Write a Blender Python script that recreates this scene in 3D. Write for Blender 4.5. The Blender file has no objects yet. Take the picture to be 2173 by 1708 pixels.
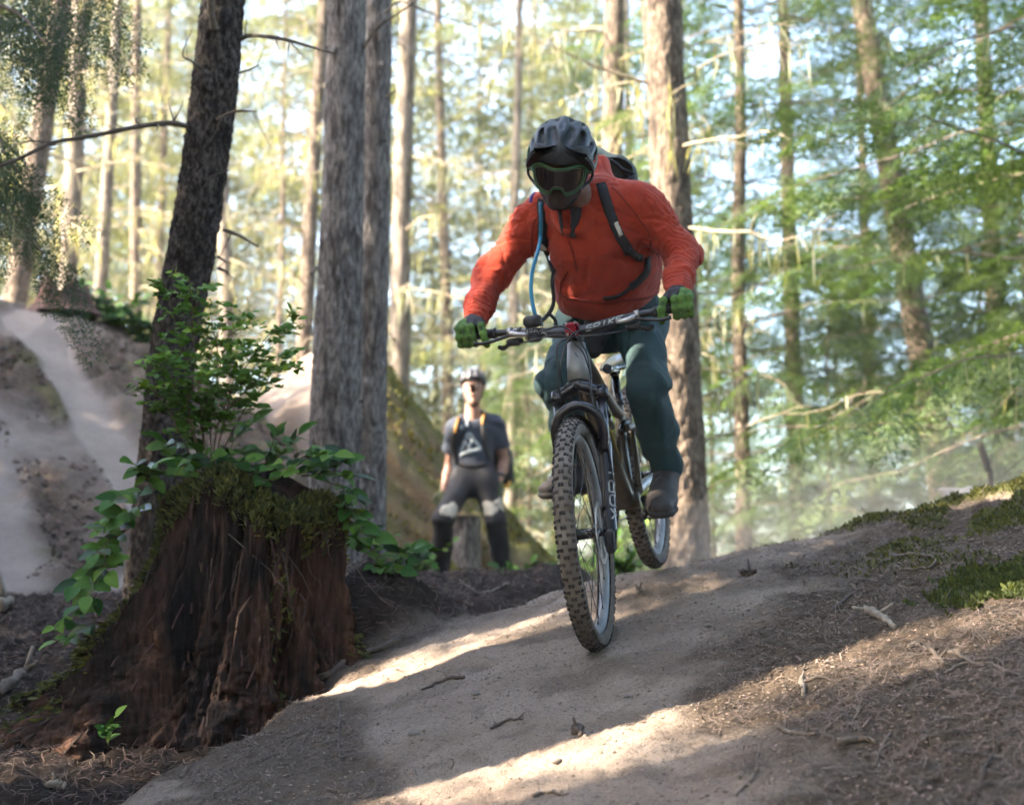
import bpy, math, random
import numpy as np
from mathutils import Matrix, Vector

S = bpy.context.scene
COL = S.collection
RAD = math.radians

# ------------------------------------------------------------------ camera, sky, sun, exposure
PITCH = RAD(8.0)
FPX = 3018.0            # focal length in units of a 2173 x 1708 picture
cam_data = bpy.data.cameras.new('camera')
cam_data.sensor_width = 36.0
cam_data.lens = 50.0
cam_data.clip_start = 0.05
cam_data.clip_end = 3000
cam_data.dof.use_dof = True
cam_data.dof.focus_distance = 4.15
cam_data.dof.aperture_fstop = 2.6
cam = bpy.data.objects.new('camera', cam_data)
COL.objects.link(cam)
cam.location = (0, 0, 0)
cam.rotation_euler = (RAD(90) + PITCH, 0, 0)
S.camera = cam

SUN_EL = RAD(33)
SUN_DIR = np.array([-0.965, -0.262])        # horizontal direction towards the sun
SUN_DIR = SUN_DIR / np.linalg.norm(SUN_DIR)
world = bpy.data.worlds.new('World')
S.world = world
world.use_nodes = True
nt = world.node_tree
bg = nt.nodes['Background']
sky = nt.nodes.new('ShaderNodeTexSky')
sky.sky_type = 'NISHITA'
sky.sun_disc = False
sky.sun_elevation = SUN_EL
sky.sun_rotation = math.atan2(SUN_DIR[0], SUN_DIR[1])
sky.air_density = 1.0
sky.dust_density = 2.5
sky.ozone_density = 1.0
bg.inputs['Strength'].default_value = 0.15
nt.links.new(sky.outputs[0], bg.inputs['Color'])

sun_data = bpy.data.lights.new('sun', 'SUN')
sun_data.energy = 4.3
sun_data.angle = RAD(0.53)
sun_data.color = (1.0, 0.86, 0.68)
sun = bpy.data.objects.new('sun', sun_data)
COL.objects.link(sun)
_sv = Vector((SUN_DIR[0] * math.cos(SUN_EL), SUN_DIR[1] * math.cos(SUN_EL), math.sin(SUN_EL)))
sun.rotation_euler = _sv.to_track_quat('Z', 'Y').to_euler()
sun.location = (-20, -5, 15)

S.view_settings.view_transform = 'Standard'
S.view_settings.look = 'None'
S.view_settings.exposure = 3.45
S.view_settings.gamma = 1.0
S.render.engine = 'CYCLES'
S.cycles.use_denoising = True
S.cycles.use_adaptive_sampling = True
S.cycles.adaptive_threshold = 0.04
S.cycles.max_bounces = 6
S.cycles.diffuse_bounces = 3
S.cycles.glossy_bounces = 2
S.cycles.transmission_bounces = 4
S.cycles.transparent_max_bounces = 8
S.cycles.volume_bounces = 0
S.cycles.use_light_tree = False
S.cycles.sample_clamp_indirect = 6.0

# ------------------------------------------------------------------ helpers
RNG = np.random.default_rng(7)
random.seed(7)


def W(u, v, d):
    """layout helper: a point of the 2173 x 1708 picture at depth d metres, as a world position"""
    x = (u - 1086.5) / FPX * d
    z = (854 - v) / FPX * d
    c, s = math.cos(PITCH), math.sin(PITCH)
    return np.array([x, d * c - z * s, d * s + z * c])


def unit(a):
    a = np.asarray(a, float)
    return a / (np.linalg.norm(a) + 1e-12)


def _hash(ix, iy, iz, seed):
    h = (ix.astype(np.int64) * 374761393 + iy.astype(np.int64) * 668265263 + iz.astype(np.int64) * 2147483647 + seed * 974711) & 0xFFFFFFFF
    h = ((h ^ (h >> 13)) * 1274126177) & 0xFFFFFFFF
    h = ((h ^ (h >> 15)) * 2246822519) & 0xFFFFFFFF
    h = h ^ (h >> 16)
    return (h & 0xFFFF).astype(np.float32) / 32767.5 - 1.0


def vnoise(P, scale=1.0, seed=0):
    P = np.asarray(P, np.float32) * np.float32(scale)
    if P.shape[1] == 2:
        P = np.concatenate([P, np.zeros((len(P), 1), np.float32)], 1)
    i = np.floor(P)
    f = P - i
    f = f * f * (3 - 2 * f)
    i = i.astype(np.int64)
    r = 0
    for dx in (0, 1):
        wx = f[:, 0] if dx else 1 - f[:, 0]
        for dy in (0, 1):
            wy = f[:, 1] if dy else 1 - f[:, 1]
            for dz in (0, 1):
                wz = f[:, 2] if dz else 1 - f[:, 2]
                r = r + wx * wy * wz * _hash(i[:, 0] + dx, i[:, 1] + dy, i[:, 2] + dz, seed)
    return r


def fbm(P, scale=1.0, octv=4, seed=0, gain=0.5):
    r, a, s = 0, 1.0, scale
    for k in range(octv):
        r = r + a * vnoise(P, s, seed + 31 * k)
        a *= gain
        s *= 2.03
    return r


def sstep(a, b, x):
    t = np.clip((x - a) / (b - a), 0, 1)
    return t * t * (3 - 2 * t)


class MB:
    """collects vertices and faces of one mesh"""
    def __init__(self):
        self.V, self.Q, self.T, self.n = [], [], [], 0

    def add(self, V, Q=None, T=None):
        V = np.asarray(V, np.float64).reshape(-1, 3)
        if Q is not None and len(Q):
            self.Q.append(np.asarray(Q, np.int64).reshape(-1, 4) + self.n)
        if T is not None and len(T):
            self.T.append(np.asarray(T, np.int64).reshape(-1, 3) + self.n)
        self.V.append(V)
        self.n += len(V)
        return self

    def arrays(self):
        V = np.concatenate(self.V) if self.V else np.zeros((0, 3))
        Q = np.concatenate(self.Q) if self.Q else np.zeros((0, 4), np.int64)
        T = np.concatenate(self.T) if self.T else np.zeros((0, 3), np.int64)
        return V, Q, T

    def mesh(self, name, mat, smooth=True, mats=None, off=None):
        V, Q, T = self.arrays()
        if off is not None:
            V = V - np.asarray(off)
        me = bpy.data.meshes.new(name)
        me.vertices.add(len(V))
        me.vertices.foreach_set('co', V.astype(np.float32).ravel())
        nl = len(Q) * 4 + len(T) * 3
        me.loops.add(nl)
        me.loops.foreach_set('vertex_index', np.concatenate([Q.ravel(), T.ravel()]).astype(np.int32))
        me.polygons.add(len(Q) + len(T))
        st = np.concatenate([np.arange(len(Q)) * 4, len(Q) * 4 + np.arange(len(T)) * 3]).astype(np.int32)
        me.polygons.foreach_set('loop_start', st)
        me.polygons.foreach_set('use_smooth', np.full(len(Q) + len(T), smooth))
        me.update(calc_edges=True)
        me.validate()
        if mat is not None:
            me.materials.append(mat)
        return me

    # ---- shapes
    def tube(self, P, R, n=8, cap=True, sx=1.0, up=None, closed=False):
        P = np.asarray(P, float)
        m = len(P)
        R = np.atleast_1d(np.asarray(R, float))
        if 1 < len(R) != m:
            R = np.interp(np.linspace(0, 1, m), np.linspace(0, 1, len(R)), R)
        R = np.broadcast_to(R, (m,))
        T = np.gradient(P, axis=0)
        if closed:
            T = np.roll(P, -1, 0) - np.roll(P, 1, 0)
        T /= np.linalg.norm(T, axis=1)[:, None] + 1e-12
        a = np.array([0, 0, 1.0]) if up is None else np.asarray(up, float)
        if abs(np.dot(a, T[0])) > 0.95:
            a = np.array([1.0, 0, 0]) if abs(T[0][0]) < 0.9 else np.array([0, 1.0, 0])
        N = np.zeros_like(P)
        v = a - T[0] * np.dot(a, T[0])
        N[0] = v / np.linalg.norm(v)
        for k in range(1, m):
            v = N[k - 1] - T[k] * np.dot(N[k - 1], T[k])
            N[k] = v / (np.linalg.norm(v) + 1e-12)
        B = np.cross(T, N)
        ang = np.arange(n) / n * 2 * math.pi
        V = P[:, None] + R[:, None, None] * (np.cos(ang)[None, :, None] * N[:, None] + sx * np.sin(ang)[None, :, None] * B[:, None])
        V = V.reshape(-1, 3)
        rows = m if closed else m - 1
        i = np.arange(rows)[:, None] * n
        i2 = ((np.arange(rows) + 1) % m)[:, None] * n
        j = np.arange(n)[None]
        j2 = (j + 1) % n
        Q = np.stack([i + j, i + j2, i2 + j2, i2 + j], -1).reshape(-1, 4)
        T3 = []
        if cap and not closed:
            V = np.concatenate([V, P[:1], P[-1:]])
            c0, c1 = m * n, m * n + 1
            for q in range(n):
                T3.append((c0, (q + 1) % n, q))
                T3.append((c1, (m - 1) * n + q, (m - 1) * n + (q + 1) % n))
        return self.add(V, Q, T3)

    def lathe(self, prof, a, b, n=24, up=None):
        """prof: (t, r) pairs along the axis a->b (t in metres from a)"""
        a = np.asarray(a, float)
        ax = unit(np.asarray(b, float) - a)
        P = np.array([a + ax * t for t, r in prof])
        R = np.array([max(r, 1e-5) for t, r in prof])
        h = np.array([0, 0, 1.0]) if abs(ax[2]) < 0.9 else np.array([1.0, 0, 0])
        N = unit(h - ax * np.dot(h, ax))
        B = np.cross(ax, N)
        ang = np.arange(n) / n * 2 * math.pi
        V = P[:, None] + R[:, None, None] * (np.cos(ang)[None, :, None] * N + np.sin(ang)[None, :, None] * B)
        m = len(P)
        i = np.arange(m - 1)[:, None] * n
        j = np.arange(n)[None]
        Q = np.stack([i + j, i + (j + 1) % n, i + n + (j + 1) % n, i + n + j], -1).reshape(-1, 4)
        return self.add(V.reshape(-1, 3), Q)

    def box(self, c, s, M=None, bev=0.0):
        c = np.asarray(c, float)
        s = np.asarray(s, float) / 2
        if bev <= 0:
            V = np.array([(x, y, z) for x in (-1, 1) for y in (-1, 1) for z in (-1, 1)], float) * s
            Q = [(0, 1, 3, 2), (4, 6, 7, 5), (0, 4, 5, 1), (2, 3, 7, 6), (0, 2, 6, 4), (1, 5, 7, 3)]
            T = []
        else:
            V, idx, Q, T = [], {}, [], []
            for x in (-1, 1):
                for y in (-1, 1):
                    for z in (-1, 1):
                        sg = np.array((x, y, z))
                        for ax in range(3):
                            v = sg * (s - bev)
                            v[ax] = sg[ax] * s[ax]
                            idx[(x, y, z, ax)] = len(V)
                            V.append(v)
                        t = [idx[(x, y, z, k)] for k in range(3)]
                        T.append(t if x * y * z > 0 else t[::-1])
            for ax in range(3):
                o = [k for k in range(3) if k != ax]
                for sg in (-1, 1):
                    q = []
                    for a_, b_ in ((-1, -1), (1, -1), (1, 1), (-1, 1)):
                        k = [0, 0, 0]
                        k[ax] = sg
                        k[o[0]] = a_
                        k[o[1]] = b_
                        q.append(idx[(k[0], k[1], k[2], ax)])
                    Q.append(q)
            for ax in range(3):           # edges along ax
                o = [k for k in range(3) if k != ax]
                for a_ in (-1, 1):
                    for b_ in (-1, 1):
                        q = []
                        for e, w in ((-1, o[0]), (1, o[0]), (1, o[1]), (-1, o[1])):
                            k = [0, 0, 0]
                            k[ax] = e
                            k[o[0]] = a_
                            k[o[1]] = b_
                            q.append(idx[(k[0], k[1], k[2], w)])
                        Q.append(q)
            V = np.array(V)
        if M is not None:
            V = V @ np.asarray(M, float).T
        return self.add(V + c, Q, T)

    def strip(self, P, Wd, N, th=0.003):
        """flat strap along P, width vector from cross(tangent, N), thickness th"""
        P = np.asarray(P, float)
        m = len(P)
        N = np.broadcast_to(np.asarray(N, float), (m, 3))
        Wd = np.broadcast_to(np.asarray(Wd, float), (m,))
        T = np.gradient(P, axis=0)
        T /= np.linalg.norm(T, axis=1)[:, None]
        B = np.cross(T, N)
        B /= np.linalg.norm(B, axis=1)[:, None]
        N2 = np.cross(B, T)
        w = Wd[:, None] / 2
        R = np.stack([P + B * w - N2 * th / 2, P + B * w + N2 * th / 2, P - B * w + N2 * th / 2, P - B * w - N2 * th / 2], 1)
        Q = []
        for i in range(m - 1):
            for j in range(4):
                Q.append((i * 4 + j, i * 4 + (j + 1) % 4, i * 4 + 4 + (j + 1) % 4, i * 4 + 4 + j))
        Q += [(3, 2, 1, 0), ((m - 1) * 4, (m - 1) * 4 + 1, (m - 1) * 4 + 2, (m - 1) * 4 + 3)]
        return self.add(R.reshape(-1, 3), Q)


def spline(pts, n=24):
    """Catmull-Rom through the points"""
    P = np.asarray(pts, float)
    P = np.concatenate([[2 * P[0] - P[1]], P, [2 * P[-1] - P[-2]]])
    out = []
    segs = len(P) - 3
    for t in np.linspace(0, segs - 1e-6, n):
        k = int(t)
        u = t - k
        a, b, c, d = P[k:k + 4]
        out.append(0.5 * (2 * b + (c - a) * u + (2 * a - 5 * b + 4 * c - d) * u * u + (3 * b - a - 3 * c + d) * u ** 3))
    return np.array(out)


# ---- signed distance modelling, meshed with surface nets
def sd_cap(P, a, b, ra, rb, ax=None, sq=1.0):
    a = np.asarray(a, np.float32)
    b = np.asarray(b, np.float32)
    ba = b - a
    h = np.clip(((P - a) @ ba) / max(float(ba @ ba), 1e-9), 0, 1)
    v = P - a - h[:, None] * ba
    if ax is not None:
        ax = np.asarray(unit(ax), np.float32)
        v = v + (v @ ax)[:, None] * ax * np.float32(1 / sq - 1)
    return np.sqrt((v * v).sum(1)) - (ra + (rb - ra) * h)


def sd_ell(P, c, r, M=None):
    q = P - np.asarray(c, np.float32)
    if M is not None:
        q = q @ np.asarray(M, np.float32)
    r = np.asarray(r, np.float32)
    k = np.sqrt(((q / r) ** 2).sum(1))
    return (k - 1) * float(r.min()) * (0.5 + 0.5 * min(1, float(r.mean() / r.max())))


def sd_box(P, c, s, r=0.01, M=None):
    q = P - np.asarray(c, np.float32)
    if M is not None:
        q = q @ np.asarray(M, np.float32)
    d = np.abs(q) - (np.asarray(s, np.float32) / 2 - r)
    return np.sqrt((np.maximum(d, 0) ** 2).sum(1)) + np.minimum(d.max(1), 0) - r


def smin(a, b, k=0.03):
    h = np.maximum(k - np.abs(a - b), 0) / k
    return np.minimum(a, b) - h * h * k * 0.25


def smax(a, b, k=0.03):
    return -smin(-a, -b, k)


def nets(fn, lo, hi, h):
    lo = np.asarray(lo, float)
    hi = np.asarray(hi, float)
    n = np.ceil((hi - lo) / h).astype(int) + 1
    ax = [lo[k] + h * np.arange(n[k]) for k in range(3)]
    B = 5                                     # only blocks of cells near the surface are sampled finely
    nb = (n + B - 1) // B
    bc = [lo[k] + h * (B * np.arange(nb[k]) + (B - 1) / 2) for k in range(3)]
    C = np.stack(np.meshgrid(*bc, indexing='ij'), -1).reshape(-1, 3).astype(np.float32)
    dc = fn(C)
    D = np.repeat(np.repeat(np.repeat(dc.reshape(nb), B, 0), B, 1), B, 2)[:n[0], :n[1], :n[2]].astype(np.float32).copy()
    live = np.abs(dc) < h * B * 1.75 + 0.014
    live = np.repeat(np.repeat(np.repeat(live.reshape(nb), B, 0), B, 1), B, 2)[:n[0], :n[1], :n[2]]
    I = np.argwhere(live)
    G = (lo + h * I).astype(np.float32)
    D[live] = np.concatenate([fn(c) for c in np.array_split(G, max(1, len(G) // 150000))])
    s = D < 0
    nx, ny, nz = n - 1
    cnt = np.zeros((nx, ny, nz), np.int8)
    for a in (0, 1):
        for b in (0, 1):
            for c in (0, 1):
                cnt += s[a:a + nx, b:b + ny, c:c + nz]
    act = (cnt > 0) & (cnt < 8)
    I = np.argwhere(act)
    idx = -np.ones((nx, ny, nz), np.int64)
    idx[act] = np.arange(len(I))
    acc = np.zeros((len(I), 3))
    num = np.zeros(len(I))
    cor = [(a, b, c) for a in (0, 1) for b in (0, 1) for c in (0, 1)]
    for p in cor:
        for d in range(3):
            if p[d] == 0:
                q = list(p)
                q[d] = 1
                va = D[I[:, 0] + p[0], I[:, 1] + p[1], I[:, 2] + p[2]]
                vb = D[I[:, 0] + q[0], I[:, 1] + q[1], I[:, 2] + q[2]]
                m = (va < 0) != (vb < 0)
                t = np.where(m, va / np.where(m, va - vb, 1), 0)
                pos = np.array(p, float)[None].repeat(len(I), 0)
                pos[:, d] = t
                acc[m] += pos[m]
                num[m] += 1
    V = lo + h * (I + acc / np.maximum(num, 1)[:, None])
    Q = []
    for d in range(3):
        o = [(d + 1) % 3, (d + 2) % 3]
        sl0 = [slice(None)] * 3
        sl1 = [slice(None)] * 3
        sl0[d] = slice(0, -1)
        sl1[d] = slice(1, None)
        e = s[tuple(sl0)] != s[tuple(sl1)]
        E = np.argwhere(e)
        E = E[(E[:, o[0]] > 0) & (E[:, o[1]] > 0) & (E[:, o[0]] < n[o[0]] - 1) & (E[:, o[1]] < n[o[1]] - 1)]
        ins = s[E[:, 0], E[:, 1], E[:, 2]]
        c = []
        for da, db in ((-1, -1), (0, -1), (0, 0), (-1, 0)):
            k = E.copy()
            k[:, o[0]] += da
            k[:, o[1]] += db
            c.append(idx[k[:, 0], k[:, 1], k[:, 2]])
        q = np.stack(c, 1)
        q[~ins] = q[~ins][:, ::-1]
        Q.append(q[(q >= 0).all(1)])
    return MB().add(V, np.concatenate(Q))


def frame_from(d, nrm):
    d = unit(d)
    z = unit(np.asarray(nrm) - d * np.dot(nrm, d))
    x = np.cross(d, z)
    return np.stack([x, d, z], 1)


# ---- objects
def thing(name, label, cat, loc=(0, 0, 0), group=None):
    o = bpy.data.objects.new(name, None)
    o.empty_display_size = 0.1
    o.location = tuple(loc)
    COL.objects.link(o)
    tag(o, label, cat, group)
    return o


def tag(o, label=None, cat=None, group=None, kind=None):
    if label:
        o['label'] = label
    if cat:
        o['category'] = cat
    if group:
        o['group'] = group
    if kind:
        o['kind'] = kind
    return o


def root_loc(p):
    v = np.zeros(3)
    while p is not None:
        v = v + np.array(p.location)
        p = p.parent
    return v


def part(name, mb, mat, parent=None, smooth=True, local=False):
    """link a mesh as a part; world coordinates unless local"""
    if isinstance(mb, MB):
        off = None if (parent is None or local) else root_loc(parent)
        me = mb.mesh(name, mat, smooth, off=off)
    else:
        me = mb
    o = bpy.data.objects.new(name, me)
    COL.objects.link(o)
    o.parent = parent
    return o


def top(name, mb, mat, label, cat, loc=(0, 0, 0), group=None, smooth=True):
    """a thing that is one mesh (world coordinates), its origin at loc"""
    me = mb.mesh(name, mat, smooth, off=loc)
    o = bpy.data.objects.new(name, me)
    o.location = tuple(loc)
    COL.objects.link(o)
    return tag(o, label, cat, group)


# ---- materials
def mat(name, base, rough=0.8, var=None, vscale=8.0, vdetail=6.0, stretch=(1, 1, 1), bump=0.0, bscale=40.0, bdist=0.01,
        metal=0.0, spec=None, coat=0.0, trans=0.0, island=0.0, var2=None, v2scale=2.0, sheen=0.0, coords='Object', contrast=(0.35, 0.65), objrand=0.0, tint=(1.7, 1.5, 0.6)):
    m = bpy.data.materials.new(name)
    m.use_nodes = True
    t = m.node_tree
    N, L = t.nodes, t.links
    b = N['Principled BSDF']
    b.inputs['Roughness'].default_value = rough
    b.inputs['Metallic'].default_value = metal
    if spec is not None:
        b.inputs['Specular IOR Level'].default_value = spec
    if coat:
        b.inputs['Coat Weight'].default_value = coat
        b.inputs['Coat Roughness'].default_value = 0.15
    if sheen:
        b.inputs['Sheen Weight'].default_value = sheen
        b.inputs['Sheen Roughness'].default_value = 0.5
    col = None
    tc = N.new('ShaderNodeTexCoord')
    mp = N.new('ShaderNodeMapping')
    mp.inputs['Scale'].default_value = stretch
    L.new(tc.outputs[coords], mp.inputs['Vector'])
    if var is None and var2 is None and not island and not objrand:
        b.inputs['Base Color'].default_value = (*base, 1)
    else:
        def mixc(fac, c1, c2):
            x = N.new('ShaderNodeMix')
            x.data_type = 'RGBA'
            L.new(fac, x.inputs[0])
            for c, k in ((c1, 6), (c2, 7)):
                if isinstance(c, tuple):
                    x.inputs[k].default_value = (*c, 1)
                else:
                    L.new(c, x.inputs[k])
            return x.outputs[2]
        col = base
        if var is not None:
            n1 = N.new('ShaderNodeTexNoise')
            n1.inputs['Scale'].default_value = vscale
            n1.inputs['Detail'].default_value = vdetail
            n1.inputs['Roughness'].default_value = 0.62
            L.new(mp.outputs[0], n1.inputs['Vector'])
            mr = N.new('ShaderNodeMapRange')
            mr.inputs['From Min'].default_value = contrast[0]
            mr.inputs['From Max'].default_value = contrast[1]
            L.new(n1.outputs['Fac'], mr.inputs['Value'])
            col = mixc(mr.outputs[0], col, var)
        if var2 is not None:
            n2 = N.new('ShaderNodeTexNoise')
            n2.inputs['Scale'].default_value = v2scale
            n2.inputs['Detail'].default_value = 5
            L.new(mp.outputs[0], n2.inputs['Vector'])
            mr2 = N.new('ShaderNodeMapRange')
            mr2.inputs['From Min'].default_value = 0.48
            mr2.inputs['From Max'].default_value = 0.68
            L.new(n2.outputs['Fac'], mr2.inputs['Value'])
            col = mixc(mr2.outputs[0], col, var2)
        if island:
            g = N.new('ShaderNodeNewGeometry')
            hs = N.new('ShaderNodeHueSaturation')
            if isinstance(col, tuple):
                hs.inputs['Color'].default_value = (*col, 1)
            else:
                L.new(col, hs.inputs['Color'])
            mv = N.new('ShaderNodeMapRange')
            mv.inputs['To Min'].default_value = 1 - island
            mv.inputs['To Max'].default_value = 1 + island
            L.new(g.outputs['Random Per Island'], mv.inputs['Value'])
            L.new(mv.outputs[0], hs.inputs['Value'])
            mh = N.new('ShaderNodeMapRange')
            mh.inputs['To Min'].default_value = 0.5 + 0.03 * island
            mh.inputs['To Max'].default_value = 0.5 - 0.05 * island
            L.new(g.outputs['Random Per Island'], mh.inputs['Value'])
            L.new(mh.outputs[0], hs.inputs['Hue'])
            col = hs.outputs[0]
        if objrand:
            oi = N.new('ShaderNodeObjectInfo')
            hs = N.new('ShaderNodeHueSaturation')
            if isinstance(col, tuple):
                hs.inputs['Color'].default_value = (*col, 1)
            else:
                L.new(col, hs.inputs['Color'])
            mv = N.new('ShaderNodeMapRange')
            mv.inputs['To Min'].default_value = 1 - objrand
            mv.inputs['To Max'].default_value = 1 + objrand
            L.new(oi.outputs['Random'], mv.inputs['Value'])
            L.new(mv.outputs[0], hs.inputs['Value'])
            mh = N.new('ShaderNodeMapRange')
            mh.inputs['To Min'].default_value = 0.52
            mh.inputs['To Max'].default_value = 0.47
            L.new(oi.outputs['Random'], mh.inputs['Value'])
            L.new(mh.outputs[0], hs.inputs['Hue'])
            col = hs.outputs[0]
        L.new(col, b.inputs['Base Color'])
    if bump:
        nb = N.new('ShaderNodeTexNoise')
        nb.inputs['Scale'].default_value = bscale
        nb.inputs['Detail'].default_value = 8
        nb.inputs['Roughness'].default_value = 0.65
        L.new(mp.outputs[0], nb.inputs['Vector'])
        bp = N.new('ShaderNodeBump')
        bp.inputs['Strength'].default_value = bump
        bp.inputs['Distance'].default_value = bdist
        L.new(nb.outputs['Fac'], bp.inputs['Height'])
        L.new(bp.outputs[0], b.inputs['Normal'])
    if trans:
        tr = N.new('ShaderNodeBsdfTranslucent')
        if col is None or isinstance(col, tuple):
            tr.inputs['Color'].default_value = (base[0] * 1.5, base[1] * 1.35, base[2] * 0.6, 1)
        else:
            br = N.new('ShaderNodeMix')
            br.data_type = 'RGBA'
            br.blend_type = 'MULTIPLY'
            br.inputs[0].default_value = 1
            L.new(col, br.inputs[6])
            br.inputs[7].default_value = (*tint, 1)
            L.new(br.outputs[2], tr.inputs['Color'])
        ms = N.new('ShaderNodeMixShader')
        ms.inputs[0].default_value = trans
        L.new(b.outputs[0], ms.inputs[1])
        L.new(tr.outputs[0], ms.inputs[2])
        L.new(ms.outputs[0], N['Material Output'].inputs['Surface'])
    return m
# ------------------------------------------------------------------ terrain
def ramp_z(x, y):
    xe = np.where(x > 2.2, 2.2 + 1.2 * np.tanh((x - 2.2) / 1.2), x)
    xe = np.where(xe < -2.5, -2.5, xe)
    yc = 5.78
    k = 0.22
    over = k * np.logaddexp(0, (y - yc) / k)       # soft (y - yc)+
    return -1.073 + 0.223 * xe + 0.1895 * (y - over) - 0.42 * over * (1 - np.exp(-over / 0.8))


def edge_x(y):
    return np.interp(y, [0, 3, 4.1, 5.31, 5.78, 7, 9], [-1.9, -1.35, -1.04, -0.43, 0.12, 0.45, 1.0])


def left_z(x, y):
    z = np.interp(y, [-40, 0, 3, 4.3, 5, 5.7, 7.0, 7.6, 9, 12, 30, 600], [-1.3, -1.15, -0.86, -0.62, -0.45, -0.2, 0.145, 0.12, 0.0, -0.06, -0.5, -2.0])
    z = z + 0.40 * np.exp(-((x + 0.52) / 0.36) ** 2 - ((y - 5.52) / 0.34) ** 2)          # soil heaped against the stump
    return z - 0.10 * sstep(-1.0, -2.2, x) * sstep(5.6, 7, y)


def base_z(x, y):
    e = edge_x(y)
    m = sstep(-0.24, 0.05, x - e + 0.05 * np.sin(y * 5.0) + 0.03 * np.sin(y * 13.7))
    r = np.maximum(ramp_z(x, y), left_z(np.full_like(x, 3.0), y) - 0.35 - 0.25 * sstep(7, 12, y))
    return left_z(x, y) * (1 - m) + r * m


def masks(x, y):
    P = np.stack([x, y], 1)
    e = edge_x(y)
    n1 = fbm(P, 1.6, 4, 3)
    n2 = fbm(P, 5.0, 4, 9)
    on = sstep(-0.15, 0.0, x - e)
    xl = np.interp(y, [2, 3, 4, 4.64, 5.4, 6], [0.28, 0.36, 0.52, 0.76, 1.0, 1.25])
    right = sstep(-0.10, 0.22, x - xl + 0.16 * n1 + 0.10 * n2)
    lx = np.interp(y, [2.5, 3.3, 4.0, 4.7, 5.3], [0.0, -0.10, -0.25, -0.45, -0.30])
    left = sstep(-0.08, 0.16, lx - x + 0.20 * n1 + 0.14 * n2 - 0.12) * 0.8
    left = left * sstep(-0.02, 0.2, 0.25 + 0.8 * n1 + 0.5 * n2)
    bare = sstep(0.45, 0.75, fbm(P, 2.3, 4, 21)) * 0.9
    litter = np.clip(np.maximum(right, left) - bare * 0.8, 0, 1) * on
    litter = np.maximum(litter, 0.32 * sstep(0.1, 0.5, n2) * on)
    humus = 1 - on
    moss = sstep(1.15, 1.9, x + 0.5 * n1 + 0.3 * (y - 4.6)) * sstep(-0.12, 0.32, n2 + 0.35 * n1 + 0.02) * on * sstep(3.7, 4.3, y)
    return litter, moss, humus


def rough_z(x, y, litter, moss, humus):
    P = np.stack([x, y], 1)
    near = sstep(14, 8, np.hypot(x, y))
    z = 0.030 * fbm(P, 1.3, 3, 5) * near + 0.09 * fbm(P, 0.35, 3, 6)* sstep(8, 20, np.hypot(x, y))
    z = z + 0.007 * fbm(P, 7.0, 3, 11) * near
    z = z + near * (0.0045 + 0.006 * litter + 0.012 * humus) * fbm(P, 26.0, 3, 13)
    z = z + near * 0.025 * humus * fbm(P, 4.0, 3, 17)
    z = z + near * moss * (0.025 + 0.022 * fbm(P, 14.0, 3, 19))
    # tyre-polished groove and small clods on the bare line
    z = z + near * (1 - litter) * (1 - humus) * 0.008 * np.maximum(0, fbm(P, 55.0, 2, 23)) 
    return z


def G(x, y):
    x = np.atleast_1d(np.asarray(x, float))
    y = np.atleast_1d(np.asarray(y, float))
    a, b, c = masks(x, y)
    return base_z(x, y) + rough_z(x, y, a, b, c)


_slow_masks = masks
_cx = np.linspace(-3.0, 3.0, 401)
_cy = np.linspace(2.2, 8.2, 401)
_gx, _gy = np.meshgrid(_cx, _cy, indexing='ij')
_cm = [k.reshape(401, 401) for k in masks(_gx.ravel(), _gy.ravel())]
_cz = G(_gx.ravel(), _gy.ravel()).reshape(401, 401)


def _bil(A, x, y):
    fx = np.clip((x + 3.0) / 6.0 * 400, 0, 399.999)
    fy = np.clip((y - 2.2) / 6.0 * 400, 0, 399.999)
    i, j = fx.astype(int), fy.astype(int)
    u, v = fx - i, fy - j
    return A[i, j] * (1 - u) * (1 - v) + A[i + 1, j] * u * (1 - v) + A[i, j + 1] * (1 - u) * v + A[i + 1, j + 1] * u * v


def fmasks(x, y):
    return tuple(_bil(k, x, y) for k in _cm)


def FG(x, y):
    return _bil(_cz, np.atleast_1d(np.asarray(x, float)), np.atleast_1d(np.asarray(y, float)))


def axis(segs):
    out = [segs[0][0]]
    for a, b, n in segs:
        out += list(np.linspace(a, b, n + 1)[1:])
    return np.array(out)


def grow(a, b, n):
    return a + (b - a) * (np.arange(1, n + 1) / n) ** 2.6


gx = np.concatenate([-(grow(2.7, 700, 34))[::-1], axis([(-2.7, 2.5, 370)]), grow(2.5, 700, 34)])
gy = np.concatenate([2.3 - grow(0.0, 300, 16)[::-1], axis([(2.3, 6.1, 290), (6.1, 9.0, 110)]), grow(9.0, 800, 46)])
XX, YY = np.meshgrid(gx, gy, indexing='ij')
xf, yf = XX.ravel(), YY.ravel()
ml, mm, mh = masks(xf, yf)
ZZ = base_z(xf, yf) + rough_z(xf, yf, ml, mm, mh)


def grid_quads(nx, ny):
    i = np.arange(nx - 1)[:, None] * ny
    j = np.arange(ny - 1)[None]
    return np.stack([i + j, i + ny + j, i + ny + j + 1, i + j + 1], -1).reshape(-1, 4)


def set_mask(me, r, g, b):
    at = me.color_attributes.new('mask', 'FLOAT_COLOR', 'POINT')
    c = np.stack([r, g, b, np.ones_like(r)], 1).astype(np.float32)
    at.data.foreach_set('color', c.ravel())


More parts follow.
